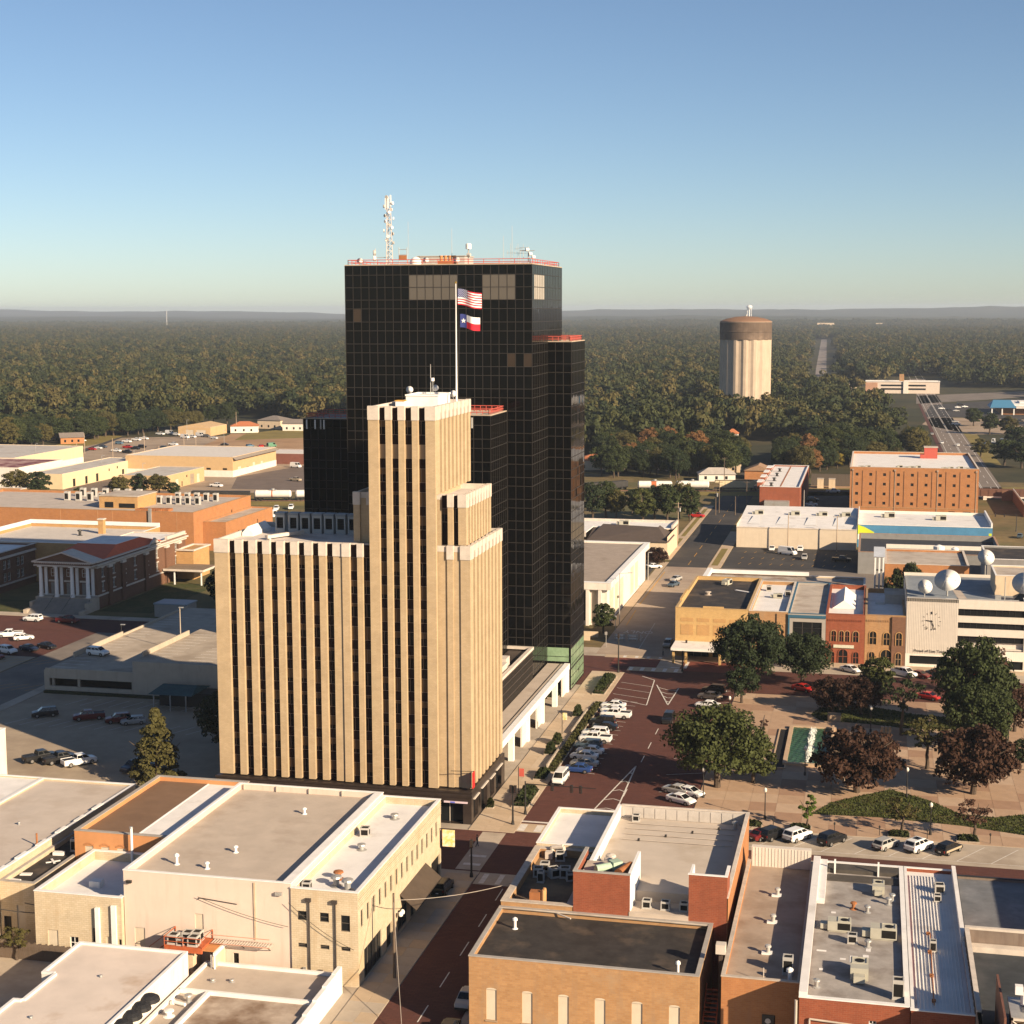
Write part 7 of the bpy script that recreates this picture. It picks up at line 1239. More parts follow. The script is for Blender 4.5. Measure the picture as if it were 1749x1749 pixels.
ml = thing('strip_mall','long low brick strip mall with a white roof and a blue hipped entrance','shop',(84,1180,0)); part(ml,'wall', orange_brick, lambda m: m.box(6,90,4,60,0,6)); part(ml,'roof', white_roof, lambda m: (m.box(6.2,90,4.2,60,6,7.2), m.box(20,50,20,40,7.2,8.4))); part(ml,'blue_roof', plain('mall_blue',(.06,.20,.34),.6), lambda m: (m.quad((-2,-4,5.2),(16,-4,5.2),(13,12,10),(1,12,10)), m.quad((-2,28,5.2),(-2,-4,5.2),(1,12,10),(1,12,10)), m.quad((16,-4,5.2),(16,28,5.2),(13,12,10),(13,12,10)))); part(ml,'porch_post', white_frame, lambda m: [m.box(a,a+.8,-3,-2.2,0,5.2) for a in (-1,6,14)]); part(ml,'canopy', plain('mall_trim',(.6,.55,.5),.6), lambda m: m.box(16,90,-1,4,4.6,6.2))
sc = thing('long_school','long cream two-storey school with banded windows and a chimney stub in the right distance','school',(-6,1460,0)); part(sc,'walls', mat('school_cream',(.60,.50,.42),.8,.1), lambda m: (m.box(0,64,0,16,0,10.5),)); part(sc,'brick_end', mat('school_brick',(.42,.24,.16),.8), lambda m: m.box(-.5,10,-.4,16.4,0,9.6)); part(sc,'window_band', win_glass, lambda m: [m.box(a,b,-.15,-.005,z,z+1.5) for a,b in ((13,32),(37,52)) for z in (3.2,6.4)]); part(sc,'chimney', tan_brick, lambda m: m.box(29,33,4,8,10.5,17)); part(sc,'stair_bay', white_stucco, lambda m: m.box(32.5,36.5,-1.2,0,0,11)); part(sc,'roof_edge', white_paint, lambda m: ring(m,-.7,64.3,-.6,16.5,10.5,11,.6))
bld('domed_hall','pale low hall with a shallow roof by the avenue in the right distance','hall',-36,-14,1455,1475,8.5, cream_stucco, white_roof,.2,.3)
rbg = thing('rail_bridge','brown girder railway bridge over the sunken road right of the warehouse','bridge',(40,652,0)); part(rbg,'girder', mat('bridge_brown',(.13,.065,.045),.8,.2), lambda m: (m.box(0,60,0,.8,1.5,4.0), m.box(0,60,5,5.8,1.5,4.0), m.box(0,60,.8,5,2.0,2.3))); part(rbg,'rib', MATS['bridge_brown'], lambda m: [m.box(k*3,k*3+.25,-.15,-.005,1.5,4.0) for k in range(20)]); part(rbg,'pier', white_stucco, lambda m: (m.box(4,5.4,-.6,6,-.0,1.5), m.box(4,60,-.8,-.2,.9,1.45)))
rw_ = thing('retaining_wall','dark brown retaining wall curving along the sunken road at the right edge','wall',(55,600,0)); part(rw_,'wall', brown_brick, lambda m: (m.box(0,.8,0,50,0,4.2), m.box(-4,0,50,50.8,0,4.2))); part(rw_,'railing', white_frame, lambda m: m.box(.1,.3,0,50,4.2,5.0))
fw = thing('dark_screen_fence','tall dark fence between the red brick block and the warehouse','fence',(-25,690,0)); FB = MB(); FB.box(0,1.05,0,.12,0,5.2); FB = FB.mesh('fence_panel', mat('dark_fence',(.10,.08,.065),.9,.15))
for k in range(19): place('fence_panel', FB, fw, (k*1.12,random.uniform(-.03,.03),0))
for k,(x,lab) in enumerate(((-22,'left'),(-17.2,'right'))): t = thing('tan_kiosk',lab+' tan block beside the dumpster by the dark fence','kiosk',(x,680,0)); part(t,'walls', cream_stucco, lambda m: m.box(0,2.6,0,3,0,4)); part(t,'lid', tan_roof, lambda m: m.box(-.1,2.7,-.1,3.1,4,4.2))
# silo / standpipe
si = thing('concrete_standpipe','huge round concrete water standpipe with fluted pale sides and a dark stained top band','water tower',(-87,1112,0))
m = MB(); n = 64; RR = 17.0
ring_pts = []
for k in range(n): a = 2*math.pi*k/n; r = RR+(.75 if k % 4 in (0,1) else 0); ring_pts.append((r*math.cos(a),r*math.sin(a)))
m.prism(ring_pts,0,54.5); m.build('fluted_wall', mat('standpipe_concrete',(.43,.34,.255),.9,.12,.12,streak=(.30,.235,.175)), si)
part(si,'top_band', mat('standpipe_stain',(.12,.085,.062),.9,.25,.12,stain=(.22,.16,.12),ss=.06), lambda m: m.lathe([(RR+.5,54.5),(RR+.9,54.6),(RR+.9,59.6),(RR+1.1,59.8),(RR+1.1,60.4),(RR+.9,60.6),(RR+.9,66.6)],n=64))
part(si,'dome', mat('standpipe_dome',(.22,.125,.075),.85,.15,.1), lambda m: m.lathe([(RR+.9,66.6),(RR+.4,67.3),(13,69.0),(7,70.2),(.6,70.6)],n=64)); part(si,'rim', mat('standpipe_rim',(.26,.19,.14),.9), lambda m: m.lathe([(RR+.95,66.2),(RR+1.15,66.4),(RR+1.0,66.9)],n=64)); part(si,'top_hatch', metal, lambda m: (m.lathe([(.6,70.5),(.6,71.6),(.1,71.8)],n=10)))
t = thing('distant_water_tower','tiny white water tower on the hazy horizon','water tower',(-610,8000,40)); part(t,'tank', white_paint, lambda m: m.lathe([(6,30),(13,36),(15,44),(10,50),(.5,53)],n=20)); part(t,'legs', white_paint, lambda m: [m.tube((11*math.cos(a),11*math.sin(a),-40),(9*math.cos(a),9*math.sin(a),38),1.5,n=6) for a in (0,1.57,3.14,4.71)]+[m.tube((0,0,-40),(0,0,34),3,n=8)])
t = thing('distant_radio_mast','thin pale mast in the haze at the far left','mast',(-2900,6200,0)); part(t,'mast', metal, lambda m: m.tube((0,0,0),(0,0,72),1.6,1.2,6))
for k,(x,y,w_,h_) in enumerate(((-2566.2, 13033.8)+(60,9),(-174.6, 5924.8)+(60,14),(-122.1, 7118.8)+(60,9),(24.7, 6280.5)+(40,10))): bld('distant_building',['white hazy building on the horizon right of the black tower','tan distant building at the end of the avenue','pale distant building beyond the avenue','pale distant building right of the avenue end'][k],'building',x-w_/2,x+w_/2,y,y+25,h_+8, cream_stucco, white_roof,.3,.3)

# ------------------------------------------------------------------ vehicles
PAINT = {k: plain('paint_'+k, c, .28, .5) for k,c in dict(white=(.72,.71,.69), black=(.012,.012,.013), dark_red=(.12,.012,.012), red=(.42,.02,.015), blue=(.02,.05,.17), dark_blue=(.012,.018,.04), silver=(.36,.35,.33), grey=(.12,.12,.12), slate=(.06,.085,.11), tan=(.36,.29,.2), green=(.10,.22,.14), steel_blue=(.10,.17,.24)).items()}
car_glass = plain('car_glass',(.008,.009,.01),.05,.5); tyre = plain('tyre',(.012,.012,.012),.8,.2); rim_m = plain('wheel_rim',(.35,.34,.33),.3,.5,.7); lamp_m = plain('headlamp',(.6,.6,.58),.15,.6); tail_m = plain('tail_lamp',(.30,.012,.01),.25,.5); trim_m = plain('car_trim',(.02,.02,.02),.6,.3)
# L, W, roof z, belt z, hood z, x of: rear glass base, roof rear, roof front, cowl; wheel x
CT = dict(sedan=(4.8,1.82,1.45,.98,.90,-1.75,-.95,.35,1.25,1.42,.33), suv=(4.85,1.95,1.78,1.18,1.08,-2.32,-2.0,.45,1.3,1.45,.38), pickup=(5.8,2.02,1.88,1.22,1.14,-.75,-.55,.85,1.65,1.85,.41), van=(4.9,1.85,1.95,1.15,1.05,-2.4,-2.3,1.15,1.95,1.5,.34), cargo=(5.9,2.05,2.55,1.35,1.2,-2.92,-2.85,1.5,2.35,1.9,.38), wagon=(4.7,1.8,1.55,1.0,.92,-2.2,-1.75,.35,1.25,1.4,.34))
CM = {}
def car_meshes(ty):
    if ty in CM: return CM[ty]
    L,W,zr,zb,zh,xrg,xrr,xrf,xc,wx,wr = CT[ty]; h, hw = L/2, W/2; rw = hw*.78
    D = {}
    b = MB(); bot = .28
    # lower body loft: station = (x, half width, bottom, shoulder, top)
    tz = zb if ty in ('suv','van','cargo','wagon') else (zb+.02 if ty == 'sedan' else .86)
    st_ = [(-h,hw*.86,.42,.62,tz-.12),(-h+.12,hw*.96,.34,.66,tz-.02),(-h+.5,hw,bot,.7,tz),(xrg,hw,bot,.72,zb if ty != 'pickup' else zb),(xc,hw,bot,.72,zb),(xc+.25,hw,bot,.72,zh+.02),(h-.35,hw*.97,bot,.68,zh-.05),(h-.08,hw*.88,.34,.62,zh-.16),(h,hw*.78,.42,.58,zh-.32)]
    if ty == 'pickup': st_ = [(-h,hw*.95,.45,.66,zb-.02),(-h+.08,hw,.4,.7,zb),(xrg-.1,hw,bot,.72,zb)]+[s for s in st_ if s[0] >= xrg]
    sec = lambda s: [(s[0],-s[1]*.93,s[2]),(s[0],-s[1],s[3]),(s[0],-s[1]*.97,s[4]-.06),(s[0],-s[1]*.90,s[4]),(s[0],0,s[4]+.03),(s[0],s[1]*.90,s[4]),(s[0],s[1]*.97,s[4]-.06),(s[0],s[1],s[3]),(s[0],s[1]*.93,s[2])]
    S_ = [sec(s) for s in st_]
    for A_, B_ in zip(S_, S_[1:]):
        for k in range(8): b.quad(A_[k],B_[k],B_[k+1],A_[k+1])
        b.quad(A_[8],B_[8],B_[0],A_[0])
    b.poly(S_[0]); b.poly(S_[-1][::-1])
    if ty == 'pickup': b.box(-h+.12,xrg-.16,-hw*.8,hw*.8,zb+.005,zb+.035,1); b.box(-h+.02,xrg-.12,-hw*.92,-hw*.82,zb,zb+.1); b.box(-h+.02,xrg-.12,hw*.82,hw*.92,zb,zb+.1)
    # roof shell with pillars
    bw = hw*.93
    b.quad((xrr,-rw,zr),(xrf,-rw,zr),(xrf,rw,zr),(xrr,rw,zr)) ; b.quad((xrr+.15,-rw*.8,zr+.035),(xrf-.1,-rw*.8,zr+.035),(xrf-.1,rw*.8,zr+.035),(xrr+.15,rw*.8,zr+.035))
    for s in (-1,1):
        b.quad((xrr,s*rw,zr),(xrf,s*rw,zr),(xrf-.1,s*rw*.8,zr+.035),(xrr+.15,s*rw*.8,zr+.035)) if s < 0 else b.quad((xrf,s*rw,zr),(xrr,s*rw,zr),(xrr+.15,s*rw*.8,zr+.035),(xrf-.1,s*rw*.8,zr+.035))
        pl = [(xrg,s*bw,zb-.03),(xc,s*bw,zb-.03),(xrf,s*rw,zr),(xrr,s*rw,zr)]; b.poly(pl if s < 0 else pl[::-1])
    b.quad((xrf,-rw,zr),(xc,-bw,zb-.03),(xc,bw,zb-.03),(xrf,rw,zr)); b.quad((xrr,rw,zr),(xrg,bw,zb-.03),(xrg,-bw,zb-.03),(xrr,-rw,zr))
    b.quad((xrf,-rw,zr),(xrf,rw,zr),(xrf-.1,rw*.8,zr+.035),(xrf-.1,-rw*.8,zr+.035)); b.quad((xrr,rw,zr),(xrr,-rw,zr),(xrr+.15,-rw*.8,zr+.035),(xrr+.15,rw*.8,zr+.035))
    D['body'] = (b, [PAINT['white'], trim_m])
    lerp = lambda p,q,t: tuple(a+(c-a)*t for a,c in zip(p,q))
    def win(a,b_,c,d,n,i=.1,j=.12,off=.012):
        m = MB(); u0,u1,v0,v1 = i,1-i,j,1-j; P = lambda u,v: tuple(x+off*y for x,y in zip(lerp(lerp(a,b_,u),lerp(d,c,u),v),n)); m.quad(P(u0,v0),P(u1,v0),P(u1,v1),P(u0,v1)); return m
    D['windscreen'] = (win((xc,-bw,zb),(xc,bw,zb),(xrf,rw,zr),(xrf,-rw,zr),(.6,0,.8),.06,.06), [car_glass])
    D['rear_window'] = (win((xrg,bw,zb),(xrg,-bw,zb),(xrr,-rw,zr),(xrr,rw,zr),(-.9,0,.3),.1,.14), [car_glass])
    for s in (-1,1):
        m = MB(); cuts = {'sedan':(.0,.5,1),'wagon':(0,.42,.72,1),'suv':(0,.38,.68,1),'pickup':(0,.48,1),'van':(0,.34,.66,1),'cargo':(.68,1)}[ty]
        for t0,t1 in zip(cuts,cuts[1:]):
            lo0,lo1 = lerp((xrg,s*bw,zb),(xc,s*bw,zb),t0), lerp((xrg,s*bw,zb),(xc,s*bw,zb),t1); hi0,hi1 = lerp((xrr,s*rw,zr),(xrf,s*rw,zr),t0), lerp((xrr,s*rw,zr),(xrf,s*rw,zr),t1)
            q = win(lo0,lo1,hi1,hi0,(0,s,.15),.07,.13); i = len(m.v); m.v += q.v; m.f.append((i,i+1,i+2,i+3) if s < 0 else (i+3,i+2,i+1,i)); m.m.append(0)
        D['side_window%d'%s] = (m, [car_glass])
    w_ = MB(); w_.tube((0,-.115,0),(0,.115,0),wr,n=16); w_.tube((0,-.125,0),(0,.125,0),wr*.62,n=12,m=1); D['wheel'] = (w_, [tyre, rim_m])
    l_ = MB(); l_.box(-.14,.02,-.17,.17,-.09,.09); D['headlight'] = (l_, [lamp_m])
    t_ = MB(); t_.box(-.02,.1,-.1,.1,-.16,.16); D['tail_light'] = (t_, [tail_m])
    bm = MB(); bm.box(-.1,.07,-hw*.85,hw*.85,-.1,.1); D['bumper'] = (bm, [trim_m])
    pt_ = MB(); pt_.box(-.02,.0,-.18,.18,-.07,.07); D['plate'] = (pt_, [white_frame])
    R = {k: v[0].mesh(k.rstrip('-1'), v[1]) for k, v in D.items()}
    parts = [('body',R['body'],(0,0,0)),('windscreen',R['windscreen'],(0,0,0)),('rear_window',R['rear_window'],(0,0,0)),('side_window',R['side_window-1'],(0,0,0)),('side_window',R['side_window1'],(0,0,0))]
    for sx in (-1,1):
        for sy in (-1,1): parts.append(('wheel',R['wheel'],(sx*wx*(1 if sx > 0 else .98),sy*(hw-.1),wr)))
    for s in (-1,1): parts += [('headlight',R['headlight'],(h-.1,s*hw*.6,zh-.30)),('tail_light',R['tail_light'],(-h+.02,s*hw*.78,zb-.28))]
    parts += [('bumper',R['bumper'],(h-.03,0,.42)),('bumper',R['bumper'],(-h+.03,0,.45)),('plate',R['plate'],(-h-.05,0,.62))]
    # one-piece version for the far lots
    f = MB()
    for n,(mb,mm) in D.items():
        if n in ('wheel','headlight','tail_light','bumper','plate'): continue
        i = len(f.v); f.v += mb.v; f.f += [tuple(a+i for a in q) for q in mb.f]; f.m += [(0 if n == 'body' and k == 0 else 1) for k in mb.m]
    for sx in (-1,1):
        for sy in (-1,1): f.tube((sx*wx,sy*(hw-.21),wr),(sx*wx,sy*(hw+.01),wr),wr,n=10,m=1)
    CM[ty] = (parts, f.mesh('car_body', [PAINT['white'], car_glass])); return CM[ty]
PROTO = {}
NAME = dict(sedan='parked_car',suv='parked_suv',pickup='pickup_truck',van='minivan',cargo='cargo_van',wagon='station_wagon'); CATN = dict(sedan='car',suv='SUV',pickup='pickup truck',van='van',cargo='van',wagon='station wagon')
def repaint(o, mt):
    s = o.material_slots[0]; s.link = 'OBJECT'; s.material = mt
def car(ty, col, p, ang, label, group=None, far=False, z=.1):
    parts, fm = car_meshes(ty); loc = (p[0],p[1],z)
    if far:
        o = place(NAME[ty], fm, None, loc, R_(ang)); repaint(o, PAINT[col]); return tag(o, label, CATN[ty], group)
    if ty not in PROTO:
        t = thing(NAME[ty], label, CATN[ty], loc, R_(ang)); 
        for n, me, l in parts: place(n, me, t, l)
        PROTO[ty] = t
    else: t = dup(PROTO[ty], loc, R_(ang), label)
    if group: t['group'] = group
    for c in t.children:
        if c.name.startswith('body'): repaint(c, PAINT[col])
    return t
GA = 'cars parked by the tower sidewalk'
for a in (('van','white',(-47.6,243.5),-93,'white minivan parked nose toward the camera at the curb by the hedge bed'),('sedan','blue',(-45.9,249.6),178,'bright blue car at the near end of the row by the tower sidewalk'),('sedan','silver',(-45.4,252.9),176,'silver-grey car next to the bright blue one'),('sedan','white',(-46.2,257.2),177,'white coupe between the silver car and another white car'),('sedan','white',(-45.8,260.6),176,'white car second before the big white pickup'),('suv','slate',(-46.6,263.6),178,'dark windowed hatchback hidden beside the big white pickup'),('pickup','white',(-46.2,268.2),177,'big white pickup in the middle of the row by the tower sidewalk'),('suv','white',(-46.8,271.8),177,'white SUV right behind the big white pickup'),('sedan','black',(-45.9,276.6),176,'black car in the row by the tower sidewalk'),('suv','black',(-46.8,279.8),177,'black SUV behind the black car in the row'),('pickup','white',(-45.3,285.4),176,'white pickup near the far end of the row, tail toward the street'),('sedan','white',(-46.4,289.2),177,'white car behind the far white pickup'),('sedan','white',(-46.9,292.6),177,'farthest white car of the row by the tower sidewalk'),('suv','black',(-35.3,284.6),-92,'dark slate SUV driving toward the camera on the red brick street')): car(*a,GA if 'row' in a[4] or 'white' in a[4] else None)
GB = 'cars parked along the west side of the square'
for a in (('suv','black',(-29.2,308.6),170,'black SUV under the tree at the far west side of the square'),('sedan','tan',(-29.6,303.6),172,'tan outlined car half in tree shade next to the black SUV'),('sedan','white',(-29.3,296.6),170,'white car just left of the small dense bush tree'),('sedan','silver',(-28.6,241.6),155,'silver hatchback under the big round tree, behind a white car'),('sedan','white',(-27.3,236.8),-28,'white sedan nearest the high brick building under the big round tree'),('sedan','white',(-26.4,240.8),-25,'white car between the tree trunk and the silver hatchback')): car(*a,GB)
GC = 'cars parked south of the square'
for a in (('sedan','dark_red',(-14.0,222.8),56,'dark red car half hidden behind the orange brick wall corner'),('suv','black',(-12.4,223.2),55,'black SUV first of the row beside the orange brick wall'),('suv','white',(-8.9,223.4),54,'white SUV left of a black SUV in front of the small green street tree'),('suv','black',(-4.0,222.9),54,'black SUV between the white SUV and the empty parking bay'),('wagon','silver',(3.5,222.5),55,'silver crossover left of the white SUV with a dark sunroof'),('suv','white',(8.0,222.6),54,'large white SUV with a dark sunroof by the globe lamp'),('wagon','black',(12.1,222.5),55,'black wagon with pale side panels, rightmost of the row')): car(*a,GC)
t = [o for o in bpy.data.objects if o.get('label','').startswith('black wagon')][0]
m = MB(); m.box(-2.0,1.8,-.93,-.915,.55,.85); m.box(-2.0,1.8,.915,.93,.55,.85); m.build('side_panel', PAINT['tan'], t)
t = [o for o in bpy.data.objects if o.get('label','').startswith('large white SUV')][0]
m = MB(); m.box(-1.0,.1,-.5,.5,1.815,1.83); m.build('sunroof', car_glass, t)
GD_ = 'cars parked along the north street'
for a in (('pickup','white',(7.9,331.6),-40,'white pickup parked in front of the clock building'),('sedan','dark_red',(11.0,331.0),-35,'dark red sedan beside the white pickup by the clock building'),('sedan','slate',(14.5,332.6),-38,'dark car behind the dark red sedan'),('wagon','silver',(16.6,332.3),-40,'pale car half hidden by the small autumn tree'),('sedan','red',(19.9,333.3),150,'red car showing over the big green tree crown'),('pickup','white',(23.8,332.4),-38,'white pickup rightmost on the north street'),('sedan','red',(-12.0,314.0),-35,'bright red car between the dark green trees north of the fountain'),('sedan','red',(12.2,312.4),-30,'red car at the kerb behind the bare tree'),('sedan','white',(-3.0,333.0),-40,'white car glimpsed between the tree crowns before the grey shop')): car(*a,GD_)
GE = 'cars in the left lots'
for a in (('suv','white',(-156.2,296.0),-12,'white SUV alone on the sunlit parking garage roof',4.55),('suv','white',(-200.0,346.5),176,'white SUV driving past the steps of the columned hall',.1),('pickup','dark_red',(-190.5,346.3),-4,'dark red pickup in the shade before the columned hall',.1),('pickup','white',(-195.5,328.2),-158,'white pickup nose left, leftmost of a pair in shade behind the lot',.1),('wagon','white',(-190.6,325.8),35,'white station wagon right of the white pickup in shade',.1),('suv','white',(-197.5,306.5),10,'white SUV on the sunlit strip by the left edge',.1),('suv','white',(-186.6,312.0),-20,'white SUV in front of two dark cars at the shade edge',.1),('sedan','dark_blue',(-183.4,315.5),-20,'dark car right behind the white SUV at the shade edge',.1),('sedan','black',(-180.6,318.5),-20,'black car rightmost at the shade edge',.1),('sedan','dark_red',(-186.5,306.6),-22,'dark red car in the left row',.1),('suv','black',(-186.8,301.6),-24,'black SUV between the dark red and the white car in the left row',.1),('wagon','white',(-187.0,297.2),-22,'white crossover in the middle of the left row',.1),('sedan','black',(-186.4,293.0),-24,'black sedan below the white crossover in the left row',.1),('sedan','slate',(-187.6,289.6),-22,'slate car second lowest in the left row',.1),('sedan','white',(-187.4,286.2),-24,'white car lowest in the left row, cut by the edge',.1),
  ('suv','black',(-150.4,263.5),-148,'black SUV farthest left in the shaded concrete lot',.1),('pickup','dark_red',(-141.2,263.2),-150,'dark red pickup in the shaded concrete lot',.1),('suv','dark_red',(-134.8,262.4),-150,'dark red SUV beside a grey wagon in the shaded lot',.1),('wagon','silver',(-131.6,262.0),-150,'grey wagon rightmost in the shaded lot',.1),('pickup','black',(-136.2,236.5),52,'black pickup leftmost of three in the sun by the grass verge',.1),('pickup','black',(-132.4,236.3),50,'black pickup in the middle of three in the sun',.1),('pickup','white',(-128.6,235.8),50,'white pickup right of the two black ones',.1),('suv','dark_blue',(-118.0,234.6),-110,'dark blue SUV in shade left of the conifer',.1),('suv','steel_blue',(-114.0,233.9),-110,'steel blue SUV right beside the conifer',.1)): car(*a[:5],GE,False,a[5])
for a in (('sedan','silver',(-41.9,160.6),-90,'silver car facing the camera at the curb left of the tan brick building'),('sedan','black',(-41.8,152.4),-90,'black car at the bottom edge below the silver one'),('suv','black',(-53.4,192.6),88,'black SUV on the shaded sidewalk edge by the corner shop')): car(*a)
GF = 'cars beyond the shop row'
for a in (('sedan','slate',(-52.2,428.5),-110,'dark car nearest on the sunlit far street'),('sedan','silver',(-52.6,437.5),-110,'grey car behind the dark one on the far street'),('suv','black',(-65.0,455.0),0,'black SUV in the bank lot beside the maroon tree'),('sedan','white',(-61.6,458.0),20,'white car behind the maroon tree at the bank'),('sedan','black',(-64.5,412.0),10,'black car in shade right of the white hall'),('sedan','tan',(-65.0,398.0),10,'tan car by the hedge in shade right of the white hall'),('wagon','silver',(-43.8,350.5),-92,'grey car in shade at the wall of the yellow brick shop'),('sedan','white',(-29.8,500.0),-90,'white car parked at the cream wall, left of the cargo van'),('cargo','white',(-24.5,492.0),-28,'white cargo van in the asphalt lot'),('suv','white',(-21.0,500.6),90,'white SUV with rack parked tail out at the cream wall'),('wagon','silver',(-19.0,484.0),-90,'silver car alone in the middle of the asphalt lot'),('pickup','black',(-7.9,481.5),-5,'black pickup in the dark corner of the asphalt lot'),('sedan','slate',(-6.0,428.0),0,'dark car at the alley behind the long building'),('sedan','steel_blue',(-22.0,429.0),10,'pale blue car in the alley behind the long building'),('sedan','steel_blue',(-22.5,610),5,'blue-grey car nearest in the upper lot left row'),('sedan','white',(-22,618),5,'white car second in the upper lot left row'),('suv','black',(-22,632),5,'black car farther in the upper lot left row'),('sedan','silver',(-14.5,592),5,'silver car in front of the warehouse corner'),('sedan','slate',(-14.2,600),5,'dark car behind the silver one near the warehouse corner'),('pickup','white',(-15.0,664),0,'white truck beside the dark fence in the upper lot'),('sedan','slate',(49,545),80,'dark car on the road right of the mural')): car(*a,GF,True,.08)
GH = 'cars on the highway'
for a in (('sedan','white',(38.8, 919.8),-91,'white car on the left lanes of the highway'),('sedan','white',(46.7, 905.8),91,'white car on the right lanes of the highway'),('sedan','silver',(35.5, 982.9),-91,'grey car farther up the highway')): car(*a,GH,True,.08)
def fleet(rows_, group):
    """far lots: one-piece vehicles; each row = (where, [(type, colour, px point)], heading)"""
    for where, lst, ang in rows_:
        n = len(lst)
        for k,(ty,col,p) in enumerate(lst):
            pos = '' if n == 1 else (', leftmost' if k == 0 else ', rightmost' if k == n-1 else f', {["","second","third","fourth","fifth","sixth"][k]} from the left')
            car(ty,col,p,ang,f'{col.replace("_"," ")} {CATN[ty]} {where}{pos}',group,True,.1)
W_ = 'white'
fleet((('in front of the small fleet garage',[('pickup',W_,(-424.1, 892.8)),('cargo',W_,(-420.4, 898.2)),('suv',W_,(-412.2, 890.6))],-15),('in the bright row before the fleet garage doors',[('cargo',W_,(-398.0, 871.1)),('pickup',W_,(-395.7, 875.9)),('cargo',W_,(-394.5, 885.0)),('suv','grey',(-388.8, 881.7)),('sedan',W_,(-379.1, 870.5))],-20),
 ('in the upper left row of the yard',[('suv','steel_blue',(-417.5, 825.5)),('pickup',W_,(-418.7, 837.4)),('pickup',W_,(-418.9, 849.8)),('pickup',W_,(-418.3, 858.5))],-12),('in the dark row of the yard',[('pickup','red',(-400.6, 801.7)),('pickup','black',(-393.1, 795.8)),('suv','black',(-394.3, 806.8))],-15),('in the nearest row by the yard fence',[('pickup',W_,(-396.6, 780.5)),('pickup','black',(-387.8, 775.2))],-12),('in the slanting middle row of the yard',[('pickup',W_,(-374.8, 777.8)),('sedan','dark_blue',(-377.3, 791.6)),('suv','slate',(-378.9, 802.3)),('pickup',W_,(-383.8, 824.3))],-15),
 ('beside the bare brown field',[('sedan','black',(-355.2, 830.0))],15),('behind the large tan shed',[('suv','steel_blue',(-336.8, 822.0)),('sedan','red',(-330.4, 823.3)),('cargo','green',(-325.0, 824.4))],60),('among the service trucks by the large tan shed',[('pickup',W_,(-344.9, 734.0)),('cargo',W_,(-347.2, 752.7)),('pickup',W_,(-336.2, 723.4))],-20),('in the service row behind the cream shed',[('cargo',W_,(-344.4, 704.0)),('pickup',W_,(-334.8, 691.6)),('sedan','silver',(-332.3, 697.8)),('pickup','dark_red',(-329.0, 698.5)),('pickup',W_,(-330.5, 709.7))],-15),
 ('before the garage door of the square cream shed',[('pickup',W_,(-275.1, 632.7))],-12),('in the row by the tall cream shed',[('suv','green',(-401.1, 713.4)),('sedan','dark_red',(-400.1, 719.7)),('suv','blue',(-400.9, 725.8)),('pickup','dark_red',(-400.2, 732.3)),('van',W_,(-402.3, 741.6))],-15),('at the left corner of the yard',[('sedan','red',(-414.5, 787.8)),('sedan',W_,(-414.8, 795.1)),('sedan','slate',(-415.5, 802.5))],-15),('beside the small brick house',[('sedan',W_,(-448.0, 839.9))],-20),('at the far right of the railway yard',[('cargo',W_,(-271.2, 718.8)),('pickup','tan',(-249.8, 661.7))],-20),('on the lane below the tank car',[('suv',W_,(-220.4, 562.5)),('suv',W_,(-216.2, 567.0))],-75),('near the rail yard by the bushes',[('pickup','red',(-61.7, 574.7)),('sedan',W_,(-63.3, 581.2))],-10)), 'vehicles in the left distance')
for k,(x,y) in enumerate(((-217.8, 533.9),(-217.1, 542.3),(-221.4, 541.4))):
    t = thing('white_bus',['nearest white bus behind the long brick block','white bus next to the cooling units','white bus behind another at the long brick block'][k],'bus',(x,y,.1),R_(-12),'white buses'); part(t,'body', PAINT['white'], lambda m: (m.box(-4.5,4.5,-1.2,1.2,.45,2.9), m.box(-4.4,4.3,-1.0,1.0,2.9,3.0))); part(t,'window_band', car_glass, lambda m: (m.box(-4.2,4.2,-1.22,-1.201,1.6,2.5), m.box(-4.2,4.2,1.201,1.22,1.6,2.5), m.box(4.501,4.52,-1.0,1.0,1.4,2.6)))
    wm = CM['cargo'][0][5][1]
    for sx in (-3,3):
        for sy in (-1.05,1.05): place('wheel', wm, t, (sx,sy,.38))
fleet((('by the mall light pole',[('sedan',W_,(50.9, 1236.2))],10),('in the mall parking bays',[('sedan','black',(55.8, 1223.0)),('sedan',W_,(63.6, 1253.0)),('sedan',W_,(69.2, 1261.4)),('suv','black',(67.3, 1291.3)),('sedan','silver',(60.3, 1210.1))],15),('at the mall canopy',[('sedan',W_,(83.6, 1187.8)),('suv','red',(98.8, 1190.7)),('sedan','silver',(94.4, 1196.4))],10),('on the mall apron behind the trees',[('suv','black',(89.5, 1098.8)),('sedan','grey',(96.9, 1111.4))],10),('beside the round mall tree',[('sedan','silver',(54.2, 1092.0)),('pickup',W_,(53.6, 1070.0))],0),('in the row of white vans by the highway trees',[('pickup',W_,(61.4, 916.5)),('cargo',W_,(67.3, 929.5)),('cargo',W_,(71.8, 930.4)),('cargo',W_,(76.0, 935.2))],80)),'vehicles at the mall')
